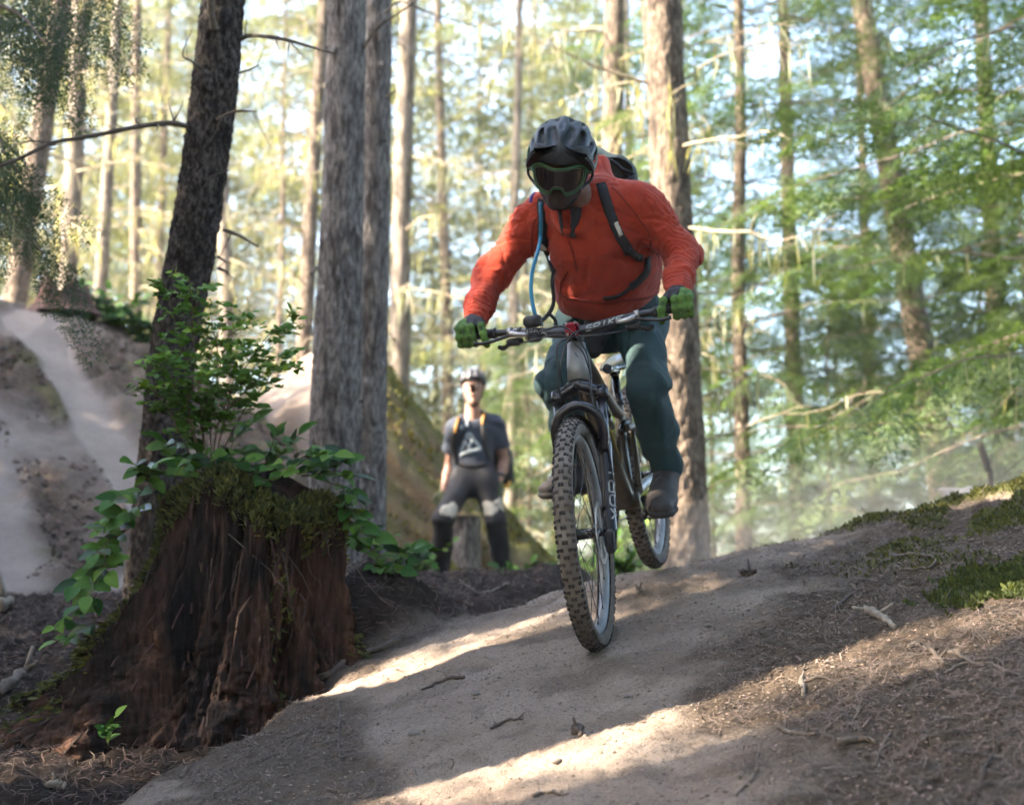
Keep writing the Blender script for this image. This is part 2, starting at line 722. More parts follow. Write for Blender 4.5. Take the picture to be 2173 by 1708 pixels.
def ground_mat(name, bare, bare2, litc, litc2, mossc, mossc2, humc, bump=0.5, slope_stretch=None):
    m = bpy.data.materials.new(name)
    m.use_nodes = True
    N, L = m.node_tree.nodes, m.node_tree.links
    b = N['Principled BSDF']
    b.inputs['Roughness'].default_value = 0.95
    b.inputs['Specular IOR Level'].default_value = 0.15
    tc = N.new('ShaderNodeTexCoord')

    def noise(sc, det=6, rough=0.6):
        n = N.new('ShaderNodeTexNoise')
        n.inputs['Scale'].default_value = sc
        n.inputs['Detail'].default_value = det
        n.inputs['Roughness'].default_value = rough
        L.new(tc.outputs['Object'], n.inputs['Vector'])
        return n.outputs['Fac']

    def ramp(fac, a, z):
        r = N.new('ShaderNodeMapRange')
        r.inputs['From Min'].default_value = a
        r.inputs['From Max'].default_value = z
        L.new(fac, r.inputs['Value'])
        return r.outputs[0]

    def mix(fac, c1, c2):
        x = N.new('ShaderNodeMix')
        x.data_type = 'RGBA'
        L.new(fac, x.inputs[0])
        for c, k in ((c1, 6), (c2, 7)):
            if isinstance(c, tuple):
                x.inputs[k].default_value = (*c, 1)
            else:
                L.new(c, x.inputs[k])
        return x.outputs[2]
    at = N.new('ShaderNodeVertexColor')
    at.layer_name = 'mask'
    sep = N.new('ShaderNodeSeparateColor')
    L.new(at.outputs['Color'], sep.inputs[0])
    c_b = mix(ramp(noise(3.0), 0.35, 0.65), bare, bare2)
    c_b = mix(ramp(noise(48, 6, 0.75), 0.46, 0.30), c_b, tuple(k * 0.62 for k in bare))
    c_b = mix(ramp(noise(150, 4, 0.7), 0.54, 0.66), c_b, tuple(k * 0.40 for k in bare))
    c_b = mix(ramp(noise(90, 4, 0.7), 0.60, 0.72), c_b, tuple(k * 1.25 for k in bare2))
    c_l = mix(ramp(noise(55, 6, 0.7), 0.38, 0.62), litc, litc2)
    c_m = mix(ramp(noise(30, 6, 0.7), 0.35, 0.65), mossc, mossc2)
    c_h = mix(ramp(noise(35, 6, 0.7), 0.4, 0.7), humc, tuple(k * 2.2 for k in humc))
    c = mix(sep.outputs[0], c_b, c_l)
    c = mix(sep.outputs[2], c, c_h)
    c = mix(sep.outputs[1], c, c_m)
    L.new(c, b.inputs['Base Color'])
    bp = N.new('ShaderNodeBump')
    bp.inputs['Strength'].default_value = bump
    bp.inputs['Distance'].default_value = 0.012
    n1 = noise(75, 8, 0.7)
    L.new(n1, bp.inputs['Height'])
    L.new(bp.outputs[0], b.inputs['Normal'])
    return m


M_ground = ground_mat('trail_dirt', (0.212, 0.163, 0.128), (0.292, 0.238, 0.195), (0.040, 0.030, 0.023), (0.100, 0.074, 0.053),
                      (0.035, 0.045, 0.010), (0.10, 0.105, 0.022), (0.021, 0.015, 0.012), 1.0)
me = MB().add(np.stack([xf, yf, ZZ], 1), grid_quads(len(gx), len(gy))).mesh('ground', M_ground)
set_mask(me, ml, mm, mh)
ground = bpy.data.objects.new('ground', me)
COL.objects.link(ground)
tag(ground, 'brown dirt trail slope with needle litter running into the forest floor', kind='structure')

# ---- the two dirt jumps behind
def mound_left_z(x, y):
    prof = np.interp(y, [6.9, 7.5, 8.4, 9.6, 11.0, 11.9, 12.4, 13.5, 17], [-0.35, 0.02, 0.38, 1.04, 2.06, 2.53, 2.60, 2.45, -0.6])
    side = np.interp(x, [-14, -4.3, -3.9, -3.4, -2.9, -2.3, -1.7, -1.1, -0.6], [1.0, 1.0, 0.99, 0.90, 0.80, 0.66, 0.50, 0.25, -0.1])
    return prof * side - 0.25 * (1 - side)


def mound_right_z(x, y):
    pr = np.interp(x, [-5, -3.4, -2.6, -2.0, -1.65, -1.35, -1.05, -0.7, -0.3, 0.1, 0.5, 0.9, 1.3], [-0.7, 0.6, 1.7, 2.33, 2.52, 2.40, 2.02, 1.55, 1.08, 0.62, 0.25, 0.0, -0.5])
    sh = np.interp(y, [10.8, 11.6, 12.3, 13.2, 14.2, 17.0, 21], [-0.25, 0.08, 0.72, 0.98, 1.0, 0.75, -0.2])
    return pr * sh - 0.3 * (1 - np.clip(sh, 0, 1))


M_mound = ground_mat('jump_dirt', (0.225, 0.182, 0.155), (0.285, 0.237, 0.205), (0.045, 0.032, 0.025), (0.13, 0.092, 0.066),
                     (0.050, 0.056, 0.014), (0.135, 0.125, 0.034), (0.105, 0.068, 0.036), 1.0)
nx_, ny_ = 240, 240
mx, my = np.meshgrid(np.concatenate([np.linspace(-13, -5.2, 30)[:-1], np.linspace(-5.2, -0.6, 211)]), np.concatenate([np.linspace(6.9, 13, 211), np.linspace(13, 17, 30)[1:]]), indexing='ij')
mxf, myf = mx.ravel(), my.ravel()
Pm = np.stack([mxf, myf], 1)
zb = mound_left_z(mxf, myf)
# smooth ride line: a pale band running down the face to the right
def mound_pt(u, v, dlo=8.0, dhi=14.5):
    ds = np.linspace(dlo, dhi, 400)
    P = np.array([W(u, v, d) for d in ds])
    z = mound_left_z(P[:, 0], P[:, 1])
    k = np.argmax(z > P[:, 2])
    if not (z > P[:, 2]).any():
        k = int(np.argmin(np.abs(z - P[:, 2])))
    p = P[k].copy()
    p[2] = z[k]
    return p


n_ = fbm(Pm, 1.5, 4, 77)
n3 = fbm(Pm, 5.0, 3, 78)
lp = np.array([mound_pt(u, v, 7.2)[:2] for u, v in [(60, 670), (110, 740), (170, 830), (240, 940), (310, 1040), (380, 1140)]])
l2 = np.array([mound_pt(u, v, 7.2)[:2] for u, v in [(-60, 730), (20, 800), (85, 900), (150, 1010), (215, 1120), (260, 1200)]])


def line_x(L, y):
    o_ = np.argsort(L[:, 1])
    return np.interp(y, L[o_, 1], L[o_, 0])


dl = mxf - line_x(lp, myf)
d2 = mxf - line_x(l2, myf)
band = sstep(0.30, 0.17, np.abs(dl) + 0.05 * n_ + 0.04 * n3)
lowbare = sstep(-0.22, -0.50, d2 + 0.12 * n_ + 0.08 * n3)
lit = np.clip(1 - band - 0.9 * lowbare, 0, 1)
lit = lit * np.clip(0.85 + 0.4 * n_, 0, 1)
moss = sstep(0.35, 0.75, fbm(Pm, 2.1, 4, 5)) * lit * 0.45
zb = zb + (0.010 + 0.02 * lit) * fbm(Pm, 1.4, 4, 8) + 0.05 * lit * fbm(Pm, 7.0, 4, 9) + 0.03 * lit * np.abs(fbm(Pm, 16.0, 3, 19)) - 0.06 * band
me = MB().add(np.stack([mxf, myf, zb], 1), grid_quads(nx_, ny_)).mesh('dirt_mound', M_mound)
set_mask(me, lit, moss, np.zeros_like(lit))
o = bpy.data.objects.new('dirt_mound', me)
COL.objects.link(o)
tag(o, 'tall bare dirt jump with a pale ride line on the left', kind='structure')

nx_, ny_ = 200, 160
mx, my = np.meshgrid(np.linspace(-4.6, 1.4, nx_), np.linspace(10.8, 20, ny_), indexing='ij')
mxf, myf = mx.ravel(), my.ravel()
Pm = np.stack([mxf, myf], 1)
zb = mound_right_z(mxf, myf)
n_ = fbm(Pm, 1.5, 4, 177)
str_ = fbm(np.stack([mxf * 1.2 + zb * 1.0, myf * 4.5 ], 1), 2.2, 4, 15)
flank = sstep(-1.55, -1.25, mxf + 0.1 * n_)
moss = flank * sstep(-0.15, 0.35, str_ + 0.15 * n_)
hum = flank * (1 - moss)
zb = zb + 0.03 * n_ + 0.13 * flank * str_ + 0.05 * flank * fbm(Pm, 7, 3, 3)
me = MB().add(np.stack([mxf, myf, zb], 1), grid_quads(nx_, ny_)).mesh('dirt_mound', M_mound)
set_mask(me, (1 - flank) * (0.25 + 0.5 * sstep(-0.2, 0.5, n_)), moss, hum)  # litter tone raised off the flank, putting that side's shade into the colour
o = bpy.data.objects.new('dirt_mound', me)
COL.objects.link(o)
tag(o, 'steep dirt jump with a mossy striped flank behind the standing man', kind='structure')
# ------------------------------------------------------------------ litter, sticks, moss on the slope
def ground_frame(x, y, e=0.02):
    z = FG(x, y)
    dx = (FG(x + e, y) - z) / e
    dy = (FG(x, y + e) - z) / e
    n = np.stack([-dx, -dy, np.ones_like(dx)], 1)
    return z, n / np.linalg.norm(n, axis=1)[:, None]


def scatter(n, x0, x1, y0, y1, dens):
    xs, ys = [], []
    tot = 0
    while tot < n:
        x = RNG.uniform(x0, x1, n)
        y = RNG.uniform(y0, y1, n)
        k = RNG.random(n) < dens(x, y)
        xs.append(x[k])
        ys.append(y[k])
        tot += k.sum()
        if k.sum() == 0:
            break
    return np.concatenate(xs)[:n], np.concatenate(ys)[:n]


def in_view(x, y, mx=0.40):
    return np.abs(x) < mx * y + 0.15


def needle_mesh(n, dens, L0, L1, w0, w1, lift, box=(-2.2, 2.6, 2.6, 6.2)):
    x, y = scatter(n, *box, lambda a, b: dens(a, b) * in_view(a, b))
    n = len(x)
    z, nn = ground_frame(x, y)
    a = RNG.uniform(0, 2 * np.pi, n)
    t = np.stack([np.cos(a), np.sin(a), np.zeros(n)], 1)
    t = t - nn * (t * nn).sum(1)[:, None]
    t /= np.linalg.norm(t, axis=1)[:, None]
    s = np.cross(nn, t)
    tilt = RNG.normal(0, 0.22, n)[:, None]
    t = t * np.cos(tilt) + nn * np.sin(tilt)
    L = RNG.uniform(L0, L1, n)[:, None]
    w = RNG.uniform(w0, w1, n)[:, None]
    c = np.stack([x, y, z], 1) + nn * (RNG.uniform(0.0, lift, n)[:, None] + np.abs(np.sin(tilt)) * L * 0.35)
    bend = RNG.normal(0, 0.11, n)[:, None] * L
    p0, p1, p2 = c - t * L / 2, c + s * bend + nn * 0.12 * np.abs(bend), c + t * L / 2
    rr = nn * w * 0.6
    V = np.stack([p0 - s * w / 2, p0 + s * w / 2, p1 - s * w / 2 + rr, p1 + s * w / 2 + rr, p2 - s * w / 3, p2 + s * w / 3], 1).reshape(-1, 3)
    b = np.arange(n)[:, None] * 6
    Q = np.concatenate([b + [0, 1, 3, 2], b + [2, 3, 5, 4]])
    return MB().add(V, Q)


def d_litter(x, y):
    l, m, h = fmasks(x, y)
    return np.clip(l * 1.0 + 0.015, 0, 1) * (1 - h) * (1 - 0.5 * m) * np.clip(0.55 + 0.9 * fbm(np.stack([x, y], 1), 7.0, 3, 61), 0.08, 1)


M_needle = mat('dry_needles', (0.118, 0.090, 0.066), 0.85, island=0.65)
M_needle2 = mat('grey_twig_bits', (0.125, 0.098, 0.075), 0.9, island=0.55)
o = part('needle_litter', needle_mesh(60000, d_litter, 0.008, 0.034, 0.0009, 0.0021, 0.006), M_needle, None, False)
tag(o, 'brown conifer needles strewn over the trail slope', kind='stuff')
o = part('twig_litter', needle_mesh(3600, lambda x, y: np.clip(d_litter(x, y) + 0.02, 0, 1), 0.02, 0.075, 0.0016, 0.0036, 0.008), M_needle2, None, False)
tag(o, 'small grey twig bits lying among the needles', kind='stuff')
o = part('humus_litter', needle_mesh(16000, lambda x, y: fmasks(x, y)[2] * 0.9, 0.015, 0.07, 0.0015, 0.005, 0.015, (-2.6, 0.6, 3.4, 7.4)), mat('dark_litter', (0.075, 0.052, 0.036), 0.9, island=0.8), None, False)
tag(o, 'dark rotten litter in the hollow around the stump', kind='stuff')


def crumb_mesh(n, dens, r0, r1, box=(-2.2, 2.6, 2.6, 6.2)):
    x, y = scatter(n, *box, lambda a, b: dens(a, b) * in_view(a, b))
    n = len(x)
    z, nn = ground_frame(x, y)
    r = RNG.uniform(r0, r1, n) * RNG.uniform(0.5, 1, n)
    oc = np.array([(1, 0, 0), (-1, 0, 0), (0, 1, 0), (0, -1, 0), (0, 0, 1), (0, 0, -1)], float)
    V = oc[None] * (r[:, None, None] * RNG.uniform(0.5, 1.2, (n, 6, 1)))
    V = V * np.array([1.2, 1, 0.75]) + np.stack([x, y, z + 0.2 * r], 1)[:, None]
    f = np.array([(0, 2, 4), (2, 1, 4), (1, 3, 4), (3, 0, 4), (2, 0, 5), (1, 2, 5), (3, 1, 5), (0, 3, 5)])
    return MB().add(V.reshape(-1, 3), None, (np.arange(n)[:, None, None] * 6 + f[None]).reshape(-1, 3))


o = part('dirt_crumbs', crumb_mesh(13000, lambda x, y: np.clip((1 - fmasks(x, y)[2]) * (0.2 + np.clip(fbm(np.stack([x, y], 1), 3.0, 3, 71), 0, 1)), 0, 1), 0.002, 0.0075),
         mat('dirt_crumb', (0.20, 0.155, 0.12), 0.95, island=0.45), None, False)
tag(o, 'loose dirt crumbs on the trail', kind='stuff')


# moss: thousands of tiny upright blades
def moss_mesh(n, dens, h0, h1, box):
    x, y = scatter(n, *box, lambda a, b: dens(a, b) * in_view(a, b, 0.42))
    n = len(x)
    z, nn = ground_frame(x, y)
    a = RNG.uniform(0, 2 * np.pi, n)
    s = np.stack([np.cos(a), np.sin(a), np.zeros(n)], 1)
    h = RNG.uniform(h0, h1, n)[:, None]
    d = nn + RNG.normal(0, 0.55, (n, 3))
    d /= np.linalg.norm(d, axis=1)[:, None]
    w = h * RNG.uniform(0.12, 0.22, n)[:, None]
    c = np.stack([x, y, z - 0.003], 1)
    V = np.stack([c - s * w, c + s * w, c + d * h * 0.6 + s * w * 1.2, c + d * h * 0.6 - s * w * 1.2, c + d * h], 1).reshape(-1, 3)
    b = np.arange(n)[:, None] * 5
    return MB().add(V, b + [0, 1, 2, 3], b + [3, 2, 4])


M_moss = mat('moss_blades', (0.060, 0.070, 0.016), 0.8, island=0.6, trans=0.3)
M_moss_bright = mat('moss_bright', (0.050, 0.070, 0.017), 0.8, island=0.5, trans=0.3)
o = part('moss', moss_mesh(26000, lambda x, y: fmasks(x, y)[1], 0.010, 0.026, (1.0, 2.7, 3.6, 6.4)), M_moss, None, False)
tag(o, 'low green moss covering the right shoulder of the slope', kind='stuff')


def cushion(u, v, rx, ry, n):
    # the point of the slope seen at that place
    q = W(u, v, 1.0)
    ts = np.linspace(2.5, 7, 900)
    zz = FG(q[0] * ts, q[1] * ts)
    k = np.argmax(zz > q[2] * ts)
    cx, cy = q[0] * ts[k], q[1] * ts[k]
    return cx, cy


def on_ground(u, v):
    cx, cy = cushion(u, v, 0, 0, 0)
    return np.array([cx, cy, float(FG(cx, cy)[0])])


mcx, mcy = cushion(2110, 1235, 0, 0, 0)
o = part('moss_cushion', moss_mesh(9000, lambda x, y: np.clip(1.3 - np.hypot((x - mcx) / 0.17, (y - mcy) / 0.19) + 0.4 * vnoise(np.stack([x, y], 1), 25, 3), 0, 1), 0.012, 0.030, (mcx - 0.3, mcx + 0.3, mcy - 0.3, mcy + 0.3)), M_moss_bright, None, False)
tag(o, 'bright green moss cushion at the right end of the slope', 'moss')

# ---- sticks, chips and stones that one can pick out
M_stick = mat('weathered_stick', (0.17, 0.135, 0.105), 0.9, var=(0.085, 0.064, 0.05), vscale=30, bump=0.4, bscale=120, bdist=0.003)
M_stick2 = mat('dark_stick', (0.10, 0.075, 0.058), 0.9, var=(0.05, 0.036, 0.03), vscale=30, bump=0.4, bscale=120, bdist=0.003)
M_chip = mat('pale_wood_chip', (0.26, 0.215, 0.17), 0.9, var=(0.15, 0.118, 0.09), vscale=40)


def stick(uvs, r, m, label, lift=0.6, name='stick', cat='stick'):
    P = np.array([on_ground(u, v) for u, v in uvs])
    P = spline(P, max(8, 5 * len(uvs)))
    P[:, 2] = np.maximum(P[:, 2], FG(P[:, 0], P[:, 1])) + r * lift
    P = P + RNG.normal(0, r * 0.25, P.shape)
    R = r * np.linspace(1.1, 0.55, len(P)) * RNG.uniform(0.85, 1.15, len(P))
    mb = MB().tube(P, R, 7)
    for k in range(2):                      # stubs
        i = RNG.integers(2, len(P) - 2)
        d = unit(RNG.normal(0, 1, 3) + np.array([0, 0, 0.8]))
        mb.tube([P[i], P[i] + d * r * RNG.uniform(2, 5)], [r * 0.5, r * 0.3], 5)
    return top(name, mb, m, label, cat, P[0])


stick([(1080, 1240), (1020, 1262), (975, 1232)], 0.007, M_stick, 'curved grey stick on the bank to the left of the front wheel')
stick([(1838, 1297), (1862, 1312), (1898, 1336)], 0.014, M_chip, 'thick pale broken branch piece on the litter right of the bike')
stick([(1702, 1444), (1705, 1478)], 0.008, M_chip, 'short pale upright stick piece in the lit needle patch')
stick([(1655, 1548), (1690, 1560), (1730, 1561)], 0.006, M_stick, 'thin pale stick at the edge of the big tree shadow')
stick([(1780, 1580), (1830, 1572), (1858, 1580)], 0.0075, M_stick, 'short grey stick lying in the shadow at lower right')
stick([(1890, 1560), (1868, 1600), (1855, 1630)], 0.004, M_stick, 'thin grey twig pointing down the slope at lower right')
stick([(2010, 1430), (2040, 1415), (2110, 1395), (2173, 1380)], 0.0045, M_stick, 'long thin pale twig at the right edge of the slope')
stick([(2012, 1385), (2060, 1410), (2120, 1425), (2170, 1440)], 0.006, M_stick, 'long brown crossing twig under the moss patch at the right edge')
stick([(1930, 1375), (1950, 1372), (1985, 1395), (2005, 1412)], 0.007, M_stick, 'bent root end sticking out of the litter at right')
stick([(1890, 1180), (1950, 1178), (1985, 1190), (1968, 1208), (1900, 1212)], 0.0055, M_stick, 'hooked brown twig just below the mossy crest')
stick([(1690, 1455), (1760, 1446), (1840, 1450)], 0.005, M_stick, 'straight tan twig above the lit needle patch')
stick([(1222, 1560), (1228, 1548), (1232, 1565)], 0.011, M_stick2, 'small dark stub of wood alone on the bare trail')
stick([(1356, 1253), (1358, 1265)], 0.009, M_stick2, 'tiny dark chip on the trail between the two wheels')
stick([(1040, 1548), (1075, 1530), (1110, 1528)], 0.005, M_stick2, 'thin dark twig on the bare trail below the front wheel')
stick([(985, 1440), (930, 1452), (895, 1465)], 0.006, M_stick2, 'dark twig on the litter below the long root')
stick([(722, 1490), (720, 1600), (735, 1610)], 0.0035, M_stick2, 'thin dark twig at the lower left of the slope')
stick([(1575, 1222), (1605, 1216)], 0.014, M_stick2, 'small dark lump of bark in the light streak behind the bike')
stick([(100, 1672), (140, 1668)], 0.012, M_chip, 'pale wood chip in the dark hollow at the lower left corner')
stick([(0, 1480), (40, 1440), (62, 1425)], 0.022, M_stick, 'pale broken branch at the left edge below the stump')
stick([(0, 1300), (20, 1285)], 0.035, M_chip, 'pale sawn wood block at the left edge beside the dirt jump')
stick([(1130, 1692), (1160, 1684), (1195, 1690)], 0.005, M_stick, 'short pale twig at the bottom of the bare trail')
stick([(1560, 1690), (1600, 1650), (1610, 1600)], 0.004, M_stick, 'curved thin twig in the bottom shadow right of the bare trail')
stick([(2080, 1660), (2110, 1600), (2150, 1560)], 0.005, M_stick2, 'dark leaning twig in the lower right corner')
stick([(1760, 1300), (1810, 1262), (1850, 1250)], 0.006, M_stick2, 'dark twig on the litter half way up right of the rear wheel')

# long root along the edge of the ride line
P = np.array([on_ground(u, v) for u, v in [(520, 1512), (590, 1474), (660, 1446), (705, 1432), (748, 1400), (800, 1384), (850, 1362)]])
P[:, 2] += 0.008
P = spline(P, 46)
P[:, 2] = np.maximum(P[:, 2], FG(P[:, 0], P[:, 1]) + 0.004)
P += 0.004 * np.stack([vnoise(P, 9, 1), vnoise(P, 9, 2), vnoise(P, 9, 3)], 1)
mb = MB().tube(P, 0.0135 * (1 + 0.2 * vnoise(P, 14, 5)) * np.linspace(0.8, 0.95, len(P)), 9)
mb.tube(spline([P[-1], P[-1] + [0.14, 0.11, 0.035], P[-1] + [0.30, 0.16, 0.075]], 9), np.linspace(0.010, 0.004, 9), 6)
top('tree_root', mb, M_stick2, 'long dark root along the edge of the trail beside the stump', 'root', P[0])

# a few pebbles and bark flakes resting on the bare line
M_peb = mat('pebble_stone', (0.19, 0.165, 0.145), 0.9, var=(0.11, 0.092, 0.08), vscale=30)
peb = [((1010, 1475), 0.010, 'grey pebble on the trail left of the front wheel'), ((1180, 1620), 0.012, 'flat brown pebble on the bare trail near the bottom'), ((1395, 1380), 0.009, 'small grey pebble right of the front wheel'),
       ((880, 1560), 0.011, 'rounded pebble among the litter at the lower left of the trail'), ((1330, 1480), 0.008, 'tiny pale pebble below and right of the front wheel'), ((1500, 1330), 0.009, 'small pebble at the litter edge right of the trail')]
for (u, v), r, lab in peb:
    p = on_ground(u, v)
    f = lambda P: sd_ell(P, p + np.array([0, 0, r * 0.25]), (r * 1.3, r, r * 0.7)) + 0.25 * r * vnoise(P, 60, 3)
    top('pebble', nets(f, p - 2.2 * r, p + 2.2 * r, r / 4), M_peb, lab, 'pebble', p)
# ------------------------------------------------------------------ the rotten stump with its plants
ST = np.array([-0.93, 5.33, -0.45])           # stump base


def bark_noise(P, seed=0):
    return vnoise(P, 1, seed)


def stump_mesh():
    na, nz = 420, 300
    a = np.linspace(0, 2 * np.pi, na, endpoint=False)
    t = np.linspace(0, 1, nz)
    A, T = np.meshgrid(a, t, indexing='ij')
    A, T = A.ravel(), T.ravel()
    H = 0.92
    # radius profile: flared buttressed foot
    flare = 0.33 + 0.27 * (1 - T) ** 2.6
    root = 0.46 * np.exp(-((np.angle(np.exp(1j * (A - 3.6)))) / 0.55) ** 2) * (1 - T) ** 2.0 \
        + 0.14 * np.exp(-((np.angle(np.exp(1j * (A - 4.75)))) / 0.30) ** 2) * (1 - T) ** 2.4 \
        + 0.17 * np.exp(-((np.angle(np.exp(1j * (A - 6.05)))) / 0.5) ** 2) * (1 - T) ** 1.5 \
        + 0.10 * np.exp(-((np.angle(np.exp(1j * (A - 1.6)))) / 0.6) ** 2) * (1 - T) ** 2
    fl = 0.035 * np.cos(5 * A + 0.6) + 0.022 * np.cos(9 * A + 1.7) + 0.015 * np.cos(17 * A)
    R = flare + root + fl
    cx, cy = np.cos(A), np.sin(A)
    zt = T * (H + 0.04 * np.cos(3 * A) - 0.05 * np.cos(A - 0.2))
    Pn = np.stack([cx * 0.45, cy * 0.45, zt], 1)
    up = np.stack([A * 0.45, A * 0, zt], 1)
    c6 = np.stack([cx, cy, zt * 0], 1)
    # vertical fibres, deep rotted pockets, crumbly cubes low down
    fib = fbm(np.stack([cx * 9, cy * 9, zt * 1.1], 1), 1.0, 4, 3)
    fib2 = fbm(np.stack([cx * 34, cy * 34, zt * 4.5], 1), 1.0, 3, 5)
    pock = fbm(np.stack([cx * 2.0, cy * 2.0, zt * 1.6], 1), 1.0, 4, 8)
    crumb = fbm(np.stack([cx * 16, cy * 16, zt * 22], 1), 1.0, 3, 6)
    low = sstep(0.62, 0.15, T)
    rdg = (1 - np.abs(vnoise(np.stack([cx * 4.5, cy * 4.5, zt * 0.9], 1), 1.0, 95))) ** 5
    rdg2 = (1 - np.abs(vnoise(np.stack([cx * 11, cy * 11, zt * 2.4], 1), 1.0, 96))) ** 5
    R = R - 0.075 * rdg - 0.03 * rdg2 * (0.5 + low) + 0.055 * fib + 0.024 * fib2 - 0.13 * sstep(0.12, 0.55, pock) * sstep(0.95, 0.7, T) + 0.030 * crumb * (0.25 + low)
    blocks = np.abs(vnoise(np.stack([cx * 11, cy * 11, zt * 13], 1), 1, 91))
    R = R - 0.03 * low * sstep(0.2, 0.0, blocks)
    R = R * (1 - 0.17 * np.exp(-(np.angle(np.exp(1j * (A - 6.1))) / 0.8) ** 2))
    R = R * np.where(T > 0.9, 1 - 0.35 * ((T - 0.9) / 0.1) ** 2, 1)
    V = np.stack([ST[0] + cx * R * (1.0), ST[1] + cy * R * 0.85, ST[2] - 0.06 + zt], 1)
    V[:, 0] -= 0.05 * (1 - T)
    i = np.arange(na)[:, None] * nz
    i2 = ((np.arange(na) + 1) % na)[:, None] * nz
    j = np.arange(nz - 1)[None]
    Q = np.stack([i + j, i2 + j, i2 + j + 1, i + j + 1], -1).reshape(-1, 4)
    topi = np.arange(na) * nz + nz - 1
    V = np.concatenate([V, [[ST[0], ST[1], ST[2] + 0.97]]])
    T3 = np.stack([topi, np.roll(topi, -1), np.full(na, len(V) - 1)], 1)
    return MB().add(V, Q, T3), V, topi


def stump_mat():
    m = mat('rotten_wood', (0.020, 0.013, 0.011), 0.95, var=(0.098, 0.046, 0.026), vscale=2.6, vdetail=8, stretch=(1, 1, 0.45), var2=(0.008, 0.006, 0.006), v2scale=6.0,
            bump=0.9, bscale=60, bdist=0.02, contrast=(0.42, 0.66))  # near-black second tone puts the shade of deep rot pockets into the colour
    N, L = m.node_tree.nodes, m.node_tree.links
    b = N['Principled BSDF']
    src = b.inputs['Base Color'].links[0].from_socket
    tc = N.new('ShaderNodeTexCoord')
    mp = N.new('ShaderNodeMapping')
    mp.inputs['Scale'].default_value = (60, 60, 7)
    L.new(tc.outputs['Object'], mp.inputs['Vector'])
    n = N.new('ShaderNodeTexNoise')
    n.inputs['Scale'].default_value = 1.0
    n.inputs['Detail'].default_value = 5
    L.new(mp.outputs[0], n.inputs['Vector'])
    r = N.new('ShaderNodeMapRange')
    r.inputs['From Min'].default_value = 0.3
    r.inputs['From Max'].default_value = 0.7
    r.inputs['To Min'].default_value = 0.35
    r.inputs['To Max'].default_value = 1.7
    L.new(n.outputs['Fac'], r.inputs['Value'])
    x = N.new('ShaderNodeVectorMath')
    x.operation = 'SCALE'
    L.new(src, x.inputs[0])
    L.new(r.outputs[0], x.inputs['Scale'])
    L.new(x.outputs[0], b.inputs['Base Color'])
    b.inputs['Specular IOR Level'].default_value = 0.2
    return m


stump = thing('tree_stump', 'big rotten red-brown stump overgrown with plants at the left', 'stump', ST)
smb, SV, stop_i = stump_mesh()
part('wood', smb, stump_mat(), stump)

# rotten splinters and crumbling slabs standing proud of the wood
mb = MB()
for k in range(170):
    a = RNG.uniform(3.3, 6.2)
    ia = int((a / (2 * np.pi)) * 420) % 420
    iz = int(RNG.beta(1.1, 1.9) * 285) + 2
    p = SV[ia * 300 + iz]
    q = SV[ia * 300 + min(iz + 14, 299)]
    d = unit(q - p)
    nrm = np.array([np.cos(a), np.sin(a), 0.1])
    L_ = RNG.uniform(0.02, 0.10)
    w = RNG.uniform(0.003, 0.012)
    s = unit(np.cross(d, nrm))
    d2 = unit(d + 0.25 * nrm * RNG.uniform(-0.2, 1) + 0.2 * s * RNG.normal())
    c0 = p + nrm * RNG.uniform(-0.01, 0.012)
    pts = np.array([c0, c0 + d2 * L_ * 0.5 + nrm * 0.004, c0 + d2 * L_])
    mb.strip(pts, [w, w * 1.1, w * 0.3], nrm, RNG.uniform(0.003, 0.008))
o = part('splinters', mb, mat('rot_splinter', (0.055, 0.028, 0.018), 0.95, var=(0.02, 0.013, 0.011), vscale=20, island=0.6), stump, False)
o['kind'] = 'stuff'


def blades_on(Pc, Nn, h0, h1, spread=0.6):
    n = len(Pc)
    a = RNG.normal(0, 1, (n, 3))
    s = np.cross(Nn, a)
    s /= np.linalg.norm(s, axis=1)[:, None]
    d = Nn + RNG.normal(0, spread, (n, 3))
    d /= np.linalg.norm(d, axis=1)[:, None]
    h = RNG.uniform(h0, h1, n)[:, None]
    w = h * RNG.uniform(0.10, 0.2, n)[:, None]
    V = np.stack([Pc - s * w, Pc + s * w, Pc + d * h * 0.6 + s * w, Pc + d * h * 0.6 - s * w, Pc + d * h], 1).reshape(-1, 3)
    b = np.arange(n)[:, None] * 5
    return MB().add(V, b + [0, 1, 2, 3], b + [3, 2, 4])


# moss skirt: top, left shoulder, patches at the right foot
sel = []
SVr = SV[:-1].reshape(420, 300, 3)
A_ = np.linspace(0, 2 * np.pi, 420, endpoint=False)
AA, TT = np.meshgrid(A_, np.linspace(0, 1, 300), indexing='ij')
pn = fbm(np.stack([np.cos(AA).ravel() * 2, np.sin(AA).ravel() * 2, TT.ravel() * 2.2], 1), 1.6, 3, 44).reshape(420, 300)
wgt = sstep(0.86, 0.97, TT + 0.12 * pn) * 1.0
wgt = np.maximum(wgt, 0.8 * sstep(0.6, 0.1, np.abs(AA - 3.25)) * sstep(-0.1, 0.3, pn + 0.25))
wgt = np.maximum(wgt, 0.9 * sstep(0.5, 0.1, np.abs(AA - 5.75)) * sstep(0.0, 0.3, pn) * sstep(0.5, 0.2, TT))
wgt = np.maximum(wgt, 0.35 * sstep(4.9, 5.6, AA) * sstep(0.1, 0.4, pn))
pw = wgt.ravel() * (np.linalg.norm(SVr - ST - [0, 0, 0.4], axis=2).ravel())
idx = RNG.choice(len(pw), 21000, p=pw / pw.sum())
Pc = SV[idx] + RNG.normal(0, 0.004, (len(idx), 3))
nr = Pc - (ST + [0, 0, 0.35])
nr = nr / np.linalg.norm(nr, axis=1)[:, None]
